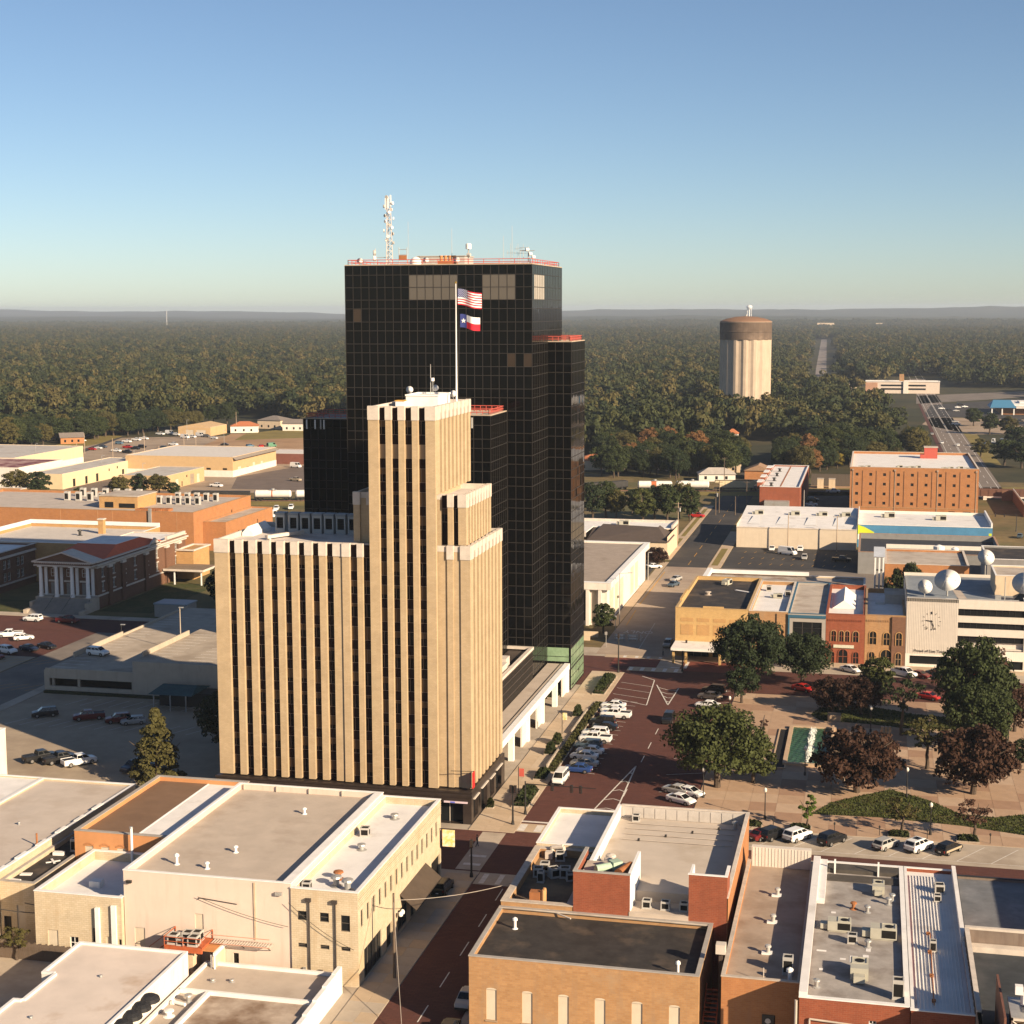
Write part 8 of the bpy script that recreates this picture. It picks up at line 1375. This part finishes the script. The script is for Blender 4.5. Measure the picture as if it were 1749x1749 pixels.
# rail cars
def railcar(kind, label, a, b, col, band=None):
    a, b = Vector(a), Vector(b); c = (a+b)/2; L = (b-a).length-1.2; t = thing('rail_car',label,'rail car',(c.x,c.y,.3),math.atan2(b.y-a.y,b.x-a.x),'rail cars'); h = L/2
    if kind == 'tank':
        part(t,'tank', col, lambda m: (m.tube((-h+.4,0,2.6),(h-.4,0,2.6),1.5,n=20), m.tube((-h-.1,0,2.6),(-h+.4,0,2.6),1.0,1.5,20), m.tube((h-.4,0,2.6),(h+.1,0,2.6),1.5,1.0,20))); part(t,'dome', metal, lambda m: (m.lathe([(.7,4.0),(.7,4.7),(.3,4.8)],n=12), m.box(-1.4,1.4,-.9,.9,4.15,4.25)))
        if band: part(t,'band', band, lambda m: m.tube((-h*.22,0,2.6),(h*.08,0,2.6),1.53,n=20))
    elif kind == 'hopper':
        part(t,'hopper', col, lambda m: (m.box(-h*.8,h*.8,-1.45,1.45,1.4,4.3), m.poly([(h*.8,-1.45,4.3),(h*.8,-1.45,2.2),(h,-1.45,3.6),(h,-1.45,4.3)]), m.quad((-h,-1.3,4.3),(h,-1.3,4.3),(h,1.3,4.3),(-h,1.3,4.3)), m.box(-h,-h*.8,-1.45,1.45,3.4,4.3)))
        for k in range(7): part(t,'side_rib', col, lambda m, k=k: m.box(-h*.8+k*h*.26,-h*.8+k*h*.26+.12,-1.56,-1.452,1.4,4.2))
    else: part(t,'hopper', col, lambda m: (m.box(-h,h,-1.4,1.4,1.3,3.6), m.quad((-h,-1.42,3.62),(h,-1.42,3.62),(h,1.42,3.62),(-h,1.42,3.62))))
    part(t,'frame', trim_m, lambda m: (m.box(-h-.2,h+.2,-1.2,1.2,.95,1.3))); 
    for s in (-1,1): part(t,'bogie', trim_m, lambda m, s=s: [m.tube((s*(h-1.8)+d,-.9,.45),(s*(h-1.8)+d,.9,.45),.45,n=10) for d in (-.9,.9)])
org = mat('tank_orange',(.42,.12,.05),.7); wht = mat('tank_white',(.66,.62,.58),.5,.1,.4,stain=(.42,.36,.3),sa=.66); crm = mat('hopper_cream',(.56,.47,.30),.7,.1,.4); drk = mat('dark_hopper',(.035,.033,.032),.7,.2)
railcar('open','long dark rail car left of the orange-banded tank car',(-116.2, 645.3),(-100.2, 659.5),drk); railcar('tank','white tank car with an orange band beside the tracks',(-95.5,653.6),(-80.5,656.6),wht,org); railcar('tank','plain white tank car left of the cream hopper',(-80.0,657.5),(-65.4,660.2),wht); railcar('hopper','cream hopper car at the right end of the freight train',(-64.0,660.4),(-45.5,664.2),crm)
railcar('tank','white tank car with a thin orange band left of the black tower',(-240.5,589.4),(-225.2,592.6),wht,None); part(bpy.data.objects[[o.name for o in bpy.data.objects if o.get('label','').startswith('white tank car with a thin')][0]],'band', org, lambda m: m.tube((-.5,0,2.6),(0,0,2.6),1.53,n=20))
railcar('open','dark rail car at the left behind the long brick block',(-266,586),(-241.5,589.2),drk); railcar('tank','white tank car end peeping out left of the black tower',(-224.5,592.7),(-210,598),wht)
# ------------------------------------------------------------------ people
def person(label, x, y, pose, shirt, legs, z=.1, rz=0, skin=(.30,.17,.11)):
    v = [(0,0,.95),(0,0,1.2),(0,0,1.42),(0,.01,1.54),(0,.02,1.66),(0,.02,1.76)]; e = [(0,1),(1,2),(2,3),(3,4),(4,5)]; r = [.15,.15,.16,.06,.095,.07]
    def limb(root, pts, rr):
        p = root
        for q, k in zip(pts, rr): v.append(q); r.append(k); e.append((p,len(v)-1)); p = len(v)-1
    sw = .18 if pose == 'walk' else .05
    limb(2,[(-.2,0,1.40),(-.25,.04,1.12),(-.22,sw,.88),(-.21,sw+.03,.80)],[.075,.055,.042,.03]); limb(2,[(.2,0,1.40),(.25,-.02,1.12),(.22,-sw+.1,.88),(.21,-sw+.12,.80)],[.075,.055,.042,.03])
    limb(0,[(-.1,0,.86),(-.11,.12 if pose == 'walk' else .01,.48),(-.11,.18 if pose == 'walk' else 0,.09),(-.11,.3 if pose == 'walk' else .14,.05)],[.1,.07,.05,.045]); limb(0,[(.1,0,.86),(.11,-.06 if pose == 'walk' else .01,.48),(.11,-.26 if pose == 'walk' else 0,.1),(.11,-.14 if pose == 'walk' else .14,.05)],[.1,.07,.05,.045])
    me = bpy.data.meshes.new('body'); me.from_pydata(v,e,[]); me.update()
    t = thing('person', label, 'person', (x,y,z), rz); o = place('body', me, t); sk = o.modifiers.new('skin','SKIN'); 
    for k,q in enumerate(me.skin_vertices[0].data): q.radius = (r[k],r[k]); q.use_root = k == 0
    o.modifiers.new('smooth','SUBSURF').levels = 1; o.modifiers['smooth'].render_levels = 1
    m_, tt, bs = _nodes('clothing_'+str(len(bpy.data.materials))); tc = tt.nodes.new('ShaderNodeTexCoord'); sp = tt.nodes.new('ShaderNodeSeparateXYZ'); tt.links.new(tc.outputs['Object'], sp.inputs[0]); cr = tt.nodes.new('ShaderNodeValToRGB'); cr.color_ramp.interpolation = 'CONSTANT'
    dv = tt.nodes.new('ShaderNodeMath'); dv.operation = 'DIVIDE'; dv.inputs[1].default_value = 2; tt.links.new(sp.outputs[2], dv.inputs[0]); tt.links.new(dv.outputs[0], cr.inputs[0]); el = cr.color_ramp.elements; el[0].color = (.02,.02,.02,1); el[1].position = .05; el[1].color = (*legs,1)
    for p_, c_ in ((.47,shirt),(.745,skin)): n = el.new(p_); n.color = (*c_,1)
    tt.links.new(cr.outputs[0], bs.inputs['Base Color']); bs.inputs['Roughness'].default_value = .8; me.materials.append(m_)
    hm = MB(); hm.lathe([(.02,1.84),(.07,1.825),(.105,1.77),(.105,1.71)],cy=0,n=12); hm.build('hair', plain('hair_dark',(.02,.013,.01),.7), t)
    fm = MB(); fm.box(-.05,-.02,.105,.118,1.69,1.705); fm.box(.02,.05,.105,.118,1.69,1.705); fm.box(-.03,.03,.105,.115,1.625,1.635); fm.build('face_features', plain('face_dark',(.05,.025,.02),.6), t)
    return t
person('dark-clothed person walking over the crossing by the tower corner',-53.2,210.4,'walk',(.03,.035,.04),(.03,.032,.04),.1,R_(-60)); person('person in a red top and blue trousers on the plaza left of the trellis path',-22.6,279.5,'stand',(.4,.05,.03),(.06,.10,.22),.16,R_(200)); person('second person in a blue shirt beside the one in red on the plaza',-22.0,277.9,'walk',(.08,.13,.28),(.05,.06,.1),.16,R_(160)); person('dark-clothed person standing at the red street beside the small white roof',-40.4,222.8,'stand',(.02,.02,.025),(.02,.02,.025),.1,R_(180)); person('person under the yellow shop canopy edge in dark clothes',-43.4,339.0,'walk',(.02,.02,.02),(.03,.03,.03),.1,R_(90))

# ------------------------------------------------------------------ vegetation
def crown_np(seed, rx, rz_, ncl, nlf, ls, spread=.62, cl=.38, flat_=.75, jit=.30, cone=False):
    """leaf quads on many small clumps spread through a crown volume; returns verts (n,4,3)"""
    r = np.random.default_rng(seed); Q = []
    for _ in range(ncl):
        for _ in range(30):
            p = r.uniform(-1,1,3); d = np.linalg.norm(p)
            if d < 1 and d > .25 and p[2] > -.8: break
        if cone: t = r.uniform(0,1); a = r.uniform(0,6.283); q = (1-t)**.85*.95; p = np.array([q*math.cos(a)*r.uniform(.5,1),q*math.sin(a)*r.uniform(.5,1),t*2-1])
        c = p*np.array([rx*spread*1.18,rx*spread*1.18,rz_*.80]); cr = rx*cl*r.uniform(.6,1.15)*(1-.55*max(0,p[2]) if cone else 1)
        n = int(nlf*r.uniform(.7,1.3)); d = r.normal(0,1,(n,3)); d /= np.linalg.norm(d,axis=1)[:,None]; d[:,2] = np.where(d[:,2] < -.35, -d[:,2], d[:,2])
        pos = c + d*cr*r.uniform(.72,1.05,(n,1))*np.array([1,1,flat_])
        nn = d + r.normal(0,jit,(n,3)); nn /= np.linalg.norm(nn,axis=1)[:,None]
        u = np.cross(nn, r.normal(0,1,(n,3))); u /= np.linalg.norm(u,axis=1)[:,None]; v = np.cross(nn,u); s = ls*r.uniform(.6,1.3,(n,1)); s2 = s*r.uniform(.5,.9,(n,1))
        Q.append(np.stack([pos-u*s,pos-v*s2,pos+u*s,pos+v*s2],1))
    Q = np.concatenate(Q); return Q
def leaf_mesh(name, Q, mt, tint=None):
    n = len(Q); me = bpy.data.meshes.new(name); me.from_pydata(Q.reshape(-1,3).tolist(), [], np.arange(n*4).reshape(-1,4).tolist()); me.materials.append(mt)
    return me
L_green = leafmat('leaves_green',(0.040,0.053,0.016),(0.078,0.085,0.022),(0.132,0.124,0.028)); L_dark = leafmat('leaves_dark',(0.025,0.037,0.014),(0.043,0.053,0.017),(0.070,0.071,0.020)); L_olive = leafmat('leaves_olive',(0.078,0.070,0.022),(0.124,0.102,0.028),(0.186,0.132,0.034)); L_rust = leafmat('leaves_rust',(0.085,0.043,0.028),(0.132,0.062,0.031),(0.171,0.085,0.034)); L_maroon = leafmat('leaves_maroon',(.040,.019,.012),(.058,.027,.015),(.07,.042,.018)); L_yellow = leafmat('leaves_yellow',(0.171,0.132,0.022),(0.232,0.178,0.028),(0.264,0.155,0.031)); L_orange = leafmat('leaves_orange',(0.202,0.101,0.039),(0.264,0.132,0.046),(0.232,0.139,0.046)); L_bright = leafmat('leaves_bright',(0.085,0.132,0.022),(0.116,0.163,0.028),(0.155,0.171,0.031))
bark = mat('bark',(.085,.062,.045),.95,.3,2); pale_bark = mat('pale_bark',(.42,.37,.31),.9,.2,2)
def trunk_mesh(seed, h, r0, spread, nb=6):
    r = np.random.default_rng(seed); m = MB(); p = Vector((0,0,0)); k = 4; zz = h*.55
    for i in range(k):
        q = Vector((r.normal(0,.06)*h*.2,r.normal(0,.06)*h*.2,zz*(i+1)/k)); m.tube(p,q,r0*(1-.13*i),r0*(1-.13*(i+1)),8,caps=False); p = q
    for i in range(nb):
        a = 6.283*i/nb+r.uniform(-.3,.3); b = p.lerp(Vector((0,0,zz*.6)), r.uniform(0,.7)); e1 = b+Vector((math.cos(a)*spread*.45,math.sin(a)*spread*.45,h*.16)); e2 = e1+Vector((math.cos(a+.3)*spread*.35,math.sin(a+.3)*spread*.35,h*.16)); m.tube(b,e1,r0*.5,r0*.3,6,caps=False); m.tube(e1,e2,r0*.3,r0*.1,5,caps=False)
    return m
CR, TK = {}, {}
# kind: crown radius, half height, clumps, leaves each, leaf size, trunk height
KINDS = dict(big=(8.8,5.8,150,100,.27,5.4), round=(4.5,3.9,80,75,.22,3.4), low=(5.8,3.6,110,85,.22,2.8), small=(1.8,2.0,20,70,.15,2.4), sparse=(3.6,2.7,26,40,.20,4.6), tallcone=(5.4,7.4,110,80,.26,3.0))
def crown(kind, v, mt):
    key = (kind, v, mt.name)
    if key not in CR:
        rx,rz_,nc,nl,ls,th = KINDS[kind]
        Q = crown_np(hash_(kind)+v*17, rx, rz_, nc, nl, ls, jit=.55, cl=.21 if kind != 'sparse' else .2, cone=kind == 'tallcone', spread=.66)
        CR[key] = leaf_mesh('crown', Q, mt)
    return CR[key]
def hash_(s): return sum(ord(c)*(i+3) for i,c in enumerate(s))
def tree(label, x, y, kind, v, mt, s=1.0, sz=None, rz=None, group=None, bk=None, z=0, cat='tree', name='tree'):
    t = thing(name, label, cat, (x,y,z), R_(rz if rz is not None else (x*37+y*13) % 360), group)
    rx,rz_,nc,nl,ls,th = KINDS[kind]; b = bk or bark; key = (kind, v, b.name)
    if key not in TK: TK[key] = trunk_mesh(hash_(kind)+v, th+rz_, rx*.055+.08, rx*.85).mesh('trunk', b)
    o = place('trunk', TK[key], t); o.scale = (s,s,(sz or s)); c = place('crown', crown(kind,v,mt), t, (0,0,(th+(rz_*.25 if kind != 'tallcone' else rz_*.55))*(sz or s))); c.scale = (s,s,(sz or s)); return t
G2 = 'trees on the square'
for a in (('big round-headed green tree at the left kerb of the square, over two white cars',-22.6,246,'big',0,L_green,1.06,1.1),('broad green tree spreading in front of the yellow brick shop',-22.5,315,'big',1,L_dark,1.0,1.2),('dense dark green tree in front of the tan and grey shops',-12.6,318.5,'big',2,L_dark,.82,.9),('round dense bush tree beside the parked white car at the plaza corner',-23.2,301.5,'round',0,L_dark,.92,.95),('dark-red low tree left of the bright red car',-5.8,297,'low',0,L_maroon,.82,1.0),('dark-red low tree in the middle of the north row on the square',-.6,297.5,'low',1,L_maroon,.86,1.05),('yellow-green round tree behind the dark-red ones, near the tan arch shop',2.2,311,'round',1,L_green,1.0,1.05),('slender dark tree with open crown on the left lawn of the square',6.6,284,'sparse',0,L_dark,1.35,1.5),('small autumn tree in front of the clock building wing',16.0,311,'sparse',1,L_rust,1.1,1.2),('biggest tall green tree at the right of the square',19.3,291,'big',3,L_green,.98,1.35),('bright green lower crown in front of the tallest tree at the right',19.6,276,'big',4,L_green,.86,1.0),('dark-red round shrub tree at the right edge of the square',26.5,291,'low',2,L_maroon,.9,1.2),('wide dark-red tree at the front of the square, right of the fountain',-.8,248,'low',3,L_maroon,1.42,1.5),('dark-red tree at the right front of the square',17.0,251,'low',4,L_maroon,1.36,1.6),('half bare leaning tree with a forked trunk on the plaza',10.4,263.5,'sparse',2,L_olive,1.35,1.2),('thin small tree right of the forked one on the plaza',14.4,262,'sparse',3,L_dark,.9,1.0),('small fresh green street tree behind the white SUV',-7.7,228.3,'small',0,L_bright,1.0,1.15),('young green and pink street tree behind the silver crossover',5.8,228.6,'sparse',4,L_olive,.9,.75),('young reddish street tree above the last hedge square',15.9,228.8,'sparse',5,L_rust,.95,.8),('dark green bush by the lamp at the right path',26.5,266,'round',2,L_dark,.7,.7),('yellowish small tree at the right edge by the north street',24.8,316,'sparse',6,L_rust,1.1,1.3),('green tree crown between the pergola and the big round tree',-17.2,249.5,'round',3,L_green,1.05,.95),('bare pinkish young tree before the grey modern shop',-10.8,331,'sparse',7,L_rust,.8,1.0)): tree(*a,group=G2,z=.1)
for k in range(11): tree(f'dark clipped shrub in the trellis row beside the trench, {["nearest the camera","second","third","fourth","fifth","sixth","seventh","eighth","ninth","tenth","farthest from the camera"][k]}',-20.2+(k%2)*2.5,261+k*2.3,'small',1+k%2,L_dark if k % 3 else L_rust,.62,.5,group='shrubs along the trellis',name='shrub',cat='shrub',z=.1)
for a in (('tall bushy conifer in the sun at the left foot of the beige tower',-110.3,227.0,'tallcone',0,L_olive,1.12,.98),('dark tree in the tower shade behind the sunlit conifer',-104.5,246,'big',0,L_dark,.85,1.0),('dark tree beside the left edge of the beige tower in deep shade',-107,256,'big',1,L_dark,.7,.8),('dark tree in shade between the garage and the beige tower',-160.5,372,'round',0,L_dark,1.2,1.4),('small green street tree at the near end of the tower sidewalk by the white hall',-60.5,362,'round',1,L_green,.8,.9),('yellow-green bush tree beside the white hall',-63.8,388,'round',2,L_green,.75,.7),('yellow tree beside the notice board',-63.6,425,'round',0,L_yellow,.62,.55),('maroon tree at the bank corner',-61.5,462,'low',1,L_maroon,.8,.8),('brown shrub against the bank wall',-83,474,'low',2,L_rust,.6,.45),('small bush at the left lot fence in the sun',-96.6,160.6,'sparse',2,L_olive,.7,.55),('dark shrub tree between the brick building and the stair frame behind the shops',6.8,388,'round',3,L_dark,.9,1.7),('dark shrub tree right of another behind the shops',10.5,389,'round',1,L_dark,.8,1.9),('tree at the left end of the street in the shade by the lot',-166,262,'round',0,L_dark,.6,.6)): tree(*a)
G3 = 'bushy trees before the railway'
PXY = [(-97.4, 557.4),(-93.7, 564.7),(-89.6, 562.3),(-79.0, 556.5),(-75.5, 562.0),(-70.6, 559.8),(-67.6, 570.2),(-63.1, 564.6),(-68.3, 594.1),(-85.8, 576.5)]
for k,(px,py,s,sz,mt) in enumerate(((1012,890,1.0,1.05,L_dark),(1035,886,1.05,1.0,L_green),(1052,888,.8,.8,L_olive),(1098,893,1.0,.9,L_green),(1118,890,1.0,1.0,L_dark),(1140,892,1.05,1.0,L_green),(1160,886,.9,1.0,L_olive),(1178,890,.9,.9,L_green),(1170,872,.7,.8,L_olive),(1080,880,.7,.7,L_dark))): x, y = PXY[k]; tree(['dark tree nearest the black tower','green tree second from the black tower','olive tree third from the black tower','green tree left of the middle gap','dark tree in the middle','green tree right of the middle','olive tree behind the utility pole','green tree at the right end','olive bush by the sidewalk','dark bush behind the middle gap'][k]+' in the clump between the bank and the railway',x,y,'round',k%4,mt,s*1.3,sz*1.75,group=G3)
for k,(x,y,s,sz,mt,lab) in enumerate(((-345.4, 589.5)+(1.6,1.35,L_olive,'olive green tree left of a darker one behind the brick block'),(-333.1, 585.7)+(1.5,1.3,L_dark,'dark green tree beside the long cream shed'),(-300.2, 592.5)+(1.2,1.1,L_olive,'olive bush tree left in the clump before the square cream shed'),(-294.2, 597.9)+(1.1,1.15,L_dark,'dark bush tree in the clump before the square cream shed'),(-285.2, 597.6)+(1.3,1.2,L_olive,'yellow-olive bush tree right in the clump before the square cream shed'),(-276.7, 593.2)+(.8,.8,L_green,'low green bush right of the clump before the square cream shed'),(-316.7, 589.1)+(.6,.5,L_green,'small bushes at the foot of the long cream shed'),(11.8, 787.7)+(1.2,1.1,L_olive,'olive bush behind the warehouse roof left part'),(-15.7, 767.6)+(.9,1.1,L_yellow,'yellow bush behind the dark fence'),(64.1, 1061.5)+(1.7,1.5,L_green,'round green tree on the mall apron'),(69.4, 994.1)+(1.5,1.7,L_dark,'dark pointed tree beside the highway at the mall'),(80.4, 996.2)+(1.7,1.4,L_olive,'yellow-green tree right at the mall apron'),(76.9, 900.5)+(1.8,1.6,L_dark,'dark tree at the right edge above the vans'),(63.1, 798.1)+(2.0,1.6,L_green,'broad green tree at the right edge by the railway bridge'),(70.1, 785.0)+(2.0,1.7,L_dark,'dark broad tree cut by the right edge by the bridge'),(54.9, 843.3)+(1.4,1.2,L_olive,'olive tree left of the broad trees at the bridge'))): tree(lab,x,y,'round',k%4,mt,s,sz,group='scattered trees in the distance')
# the wood: the 250 nearest trees as things, the rest one mass
EXCL = [[(22.5, 775.4),(74.2, 785.8),(144.9, 1566.0),(4.7, 1456.2),(-9.2, 1292.8),(27.1, 1098.0)],[(34,500),(66,500),(60,1800),(34,1800)]]
ROADS = [AV]
def blocked(x,y):
    if abs(x+87) < 23 and abs(y-1112) < 23: return True
    for e in EXCL:
        if inside((x,y),e): return True
    for (x0,y0),(x1,y1) in zip(AV,AV[1:]):
        if y0 <= y < y1 and abs(x-(x0+(x1-x0)*(y-y0)/(y1-y0))) < 10.5: return True
    if y > 680 and abs(x-(-52-(y-700)*.012)) < 8 and y < 900: return True
    return -12 < x < 64 and 1440 < y < 1482 or -40 < x < -10 and 1440 < y < 1480
def front(x):
    """near edge of the wood as a function of X"""
    if x < -205-0: return 1e9 if x > -262 else 0
    return 0
def edge_y(x,y):
    a = math.degrees(math.atan2(x,y)) # bearing from the camera
    if a < -24: return 770+(a+31)*24      # left distance
    if a < -16.5: return 985
    if a < -3.2: return 700 if a > -11.5 else 760
    return 705+max(0,(a+3.2))*22
r2 = np.random.default_rng(5); cand = []
for j in range(0,44):
    for i in range(-56,20):
        x = i*10.2+r2.uniform(-4,4); y = 690+j*10.2+r2.uniform(-4,4); a = math.degrees(math.atan2(x,y))
        if -33.0 < a < 6.8 and y > edge_y(x,y) and not blocked(x,y):
            if -21.0 < a < -9.6 : continue     # behind the towers
            cand.append((y-edge_y(x,y)*.6,x,y,a))
cand.sort(); NEAR = cand[:250]; near_set = {(round(c[1],2),round(c[2],2)) for c in NEAR}
HOUSES_XY = [(o.location.x,o.location.y) for o in bpy.data.objects if o.name.startswith('house')]
KN = [('dark green',L_dark),('mid green',L_green),('olive',L_olive),('rusty brown',L_orange),('yellow-green',L_olive)]
FK = ['big','round','round','big']
for q,(d,x,y,a) in enumerate(NEAR):
    if any(abs(x-hx) < 10 and -11 < y-hy < 9 for hx,hy in HOUSES_XY): continue
    k = [0,1,0,1,0,2,1,0,1,0,2,0,1,4,0,1,0,2,1,3][q % 20]; cn, mt = KN[k]
    where = 'behind the left vehicle yard' if a < -27 else 'behind the left sheds and cottages' if a < -21 else 'behind the tank cars and houses' if a < -5.2 else 'behind the red brick block' if a < -2.4 else 'behind the dark fence' if a < 0 else 'behind the brick warehouse'
    s = random.uniform(.78,1.12); bigk = 'big' if q % 3 else 'round'; f = 1.0 if bigk == 'big' else 1.5
    tree(f'{cn} broadleaf tree at the front of the wood {where}',x,y,bigk,q%4,mt,s*f*(1.05 if a < -21 else .9),s*f*random.uniform(1.0,1.3),group=f'front trees of the wood {where}')
tree('pale-trunked bare autumn tree at the edge of the wood by the dark fence',*(-29.6, 794.4),'sparse',2,L_orange,2.0,1.9,bk=pale_bark)
# mass of the wood: one object holding four clusters of trees and the points they grow on
wood_m = leafmat('wood_leaves',(0.025,0.036,0.014),(0.056,0.062,0.020),(0.116,0.093,0.031))
V, F, A, TI = [], [], [], []
for c in range(5):
    r = np.random.default_rng(100+c); quads = []; tint = []
    for i in range(4):
        for j in range(4):
            rx = r.uniform(4.6,8.4); Q = crown_np(200+c*20+i*4+j, rx, rx*r.uniform(.62,.9), 16, 24, .95, cl=.42, spread=.56)
            Q = Q+np.array([(i-1.5)*10+r.uniform(-2.5,2.5),(j-1.5)*10+r.uniform(-2.5,2.5),r.uniform(5.5,11.5)]); quads.append(Q); tv = r.uniform(0,1); tint += [tv*.62 if r.uniform() < .93 else r.uniform(.8,1)]*len(Q)
    Q = np.concatenate(quads); n0 = len(V); V += Q.reshape(-1,3).tolist(); F += (np.arange(len(Q)*4).reshape(-1,4)+n0).tolist(); A += [c+1]*(len(Q)*4); TI += np.repeat(tint,4).tolist()
def hills_z(x,y):
    d = max(0.0, min(1.0,(y-6000)/6500)); return d*(48+22*math.sin(x*.0006+1.2)+12*math.sin(x*.0017+y*.0004)+9*math.sin(y*.0011+x*.0003))*(.6+.4*math.sin(y*.0006+x*.00021)**2)
npts = 0; y = 690.0
while y < 7200:
    step = 34 if y < 2600 else 44 if y < 4500 else 60
    x = -.72*y-80
    while x < .155*y+60:
        xx, yy = x+r2.uniform(-6,6), y+r2.uniform(-6,6); a = math.degrees(math.atan2(xx,yy))
        near_ok = yy > edge_y(xx,yy)+ (95 if (-33 < a < -21) else 118 if a > -11 else 20)
        if near_ok and not any(blocked(xx+dx,yy+dy) for dx in (-27,-14,0,14,27) for dy in (-17,0,17)) and not any(abs(xx-hx) < 30 and -40 < yy-hy < 26 for hx,hy in HOUSES_XY) and (yy < 3200 or r2.uniform() < .93):
            V.append((xx,yy,hills_z(xx,yy)-(0 if yy < 5200 else 3))); A.append(0); TI.append(r2.uniform()); npts += 1
        x += step
    y += step*.94
me = bpy.data.meshes.new('wood'); me.from_pydata(V,[],F); me.materials.append(wood_m)
at = me.attributes.new('cluster','INT','POINT'); at.data.foreach_set('value',A); at = me.attributes.new('tint','FLOAT','POINT'); at.data.foreach_set('value',TI)
wood = place('wood', me); tag(wood,'green and brown autumn wood stretching to the hazy horizon','wood',None,'stuff')
ng = bpy.data.node_groups.new('grow_wood','GeometryNodeTree'); ng.interface.new_socket('Geometry',in_out='INPUT',socket_type='NodeSocketGeometry'); ng.interface.new_socket('Geometry',in_out='OUTPUT',socket_type='NodeSocketGeometry')
N, Lk = ng.nodes, ng.links
gi, go_ = N.new('NodeGroupInput'), N.new('NodeGroupOutput'); na = N.new('GeometryNodeInputNamedAttribute'); na.data_type = 'INT'; na.inputs['Name'].default_value = 'cluster'
def sep(val, src):
    cmp = N.new('FunctionNodeCompare'); cmp.data_type = 'INT'; cmp.operation = 'EQUAL'; Lk.new(na.outputs['Attribute'], cmp.inputs[2]); cmp.inputs[3].default_value = val
    s = N.new('GeometryNodeSeparateGeometry'); s.domain = 'POINT'; Lk.new(src, s.inputs[0]); Lk.new(cmp.outputs[0], s.inputs[1]); return s.outputs[0]
gti = N.new('GeometryNodeGeometryToInstance')
for c in range(5): Lk.new(sep(c+1, gi.outputs[0]), gti.inputs[0])
pts = sep(0, gi.outputs[0]); iop = N.new('GeometryNodeInstanceOnPoints'); Lk.new(pts, iop.inputs['Points']); Lk.new(gti.outputs[0], iop.inputs['Instance']); iop.inputs['Pick Instance'].default_value = True
rv = N.new('FunctionNodeRandomValue'); rv.data_type = 'FLOAT_VECTOR'; rv.inputs[0].default_value = (0,0,0); rv.inputs[1].default_value = (0,0,6.283); Lk.new(rv.outputs[0], iop.inputs['Rotation'])
rs = N.new('FunctionNodeRandomValue'); rs.data_type = 'FLOAT_VECTOR'; rs.inputs[0].default_value = (.95,.95,.85); rs.inputs[1].default_value = (1.2,1.2,1.45); rs.inputs['Seed'].default_value = 9; Lk.new(rs.outputs[0], iop.inputs['Scale'])
Lk.new(iop.outputs[0], go_.inputs[0]); wood.modifiers.new('grow','NODES').node_group = ng
# hills toward the horizon
m = MB(); xs = np.linspace(-14000,7000,100); ys = np.concatenate([np.linspace(5200,9000,34),np.linspace(9300,17000,22)])
hz_ = [[hills_z(a,b)+(6*math.sin(a*.013+b*.009)*math.cos(b*.011-a*.004)+r2.uniform(0,5) if b > 6300 else -2) for b in ys] for a in xs]
for i in range(len(xs)-1):
    for j in range(len(ys)-1): m.quad((xs[i],ys[j],hz_[i][j]),(xs[i+1],ys[j],hz_[i+1][j]),(xs[i+1],ys[j+1],hz_[i+1][j+1]),(xs[i],ys[j+1],hz_[i][j+1]))
tag(m.build('hills', mat('hill_woods',(.034,.040,.016),.95,.5,.012,stain=(.075,.062,.03),ss=.0016,sa=.6)), kind='structure')
# pale roofs peeping out of the wood
# ------------------------------------------------------------------ haze
bpy.ops.mesh.primitive_cube_add(size=1); hz = bpy.context.object; hz.name = 'haze'; hz.scale = (34000,20000,107); hz.location = (-2000,8500,51.5); hz['kind'] = 'stuff'
hm = bpy.data.materials.new('haze'); hm.use_nodes = True; t_ = hm.node_tree; t_.nodes.clear(); o_ = t_.nodes.new('ShaderNodeOutputMaterial'); pv = t_.nodes.new('ShaderNodeVolumePrincipled'); pv.inputs['Color'].default_value = (.72,.82,.97,1); pv.inputs['Density'].default_value = 6.0e-5; pv.inputs['Anisotropy'].default_value = .1; t_.links.new(pv.outputs[0], o_.inputs['Volume']); hz.data.materials.append(hm)

hz['label'] = 'pale blue air haze over the distant wood'
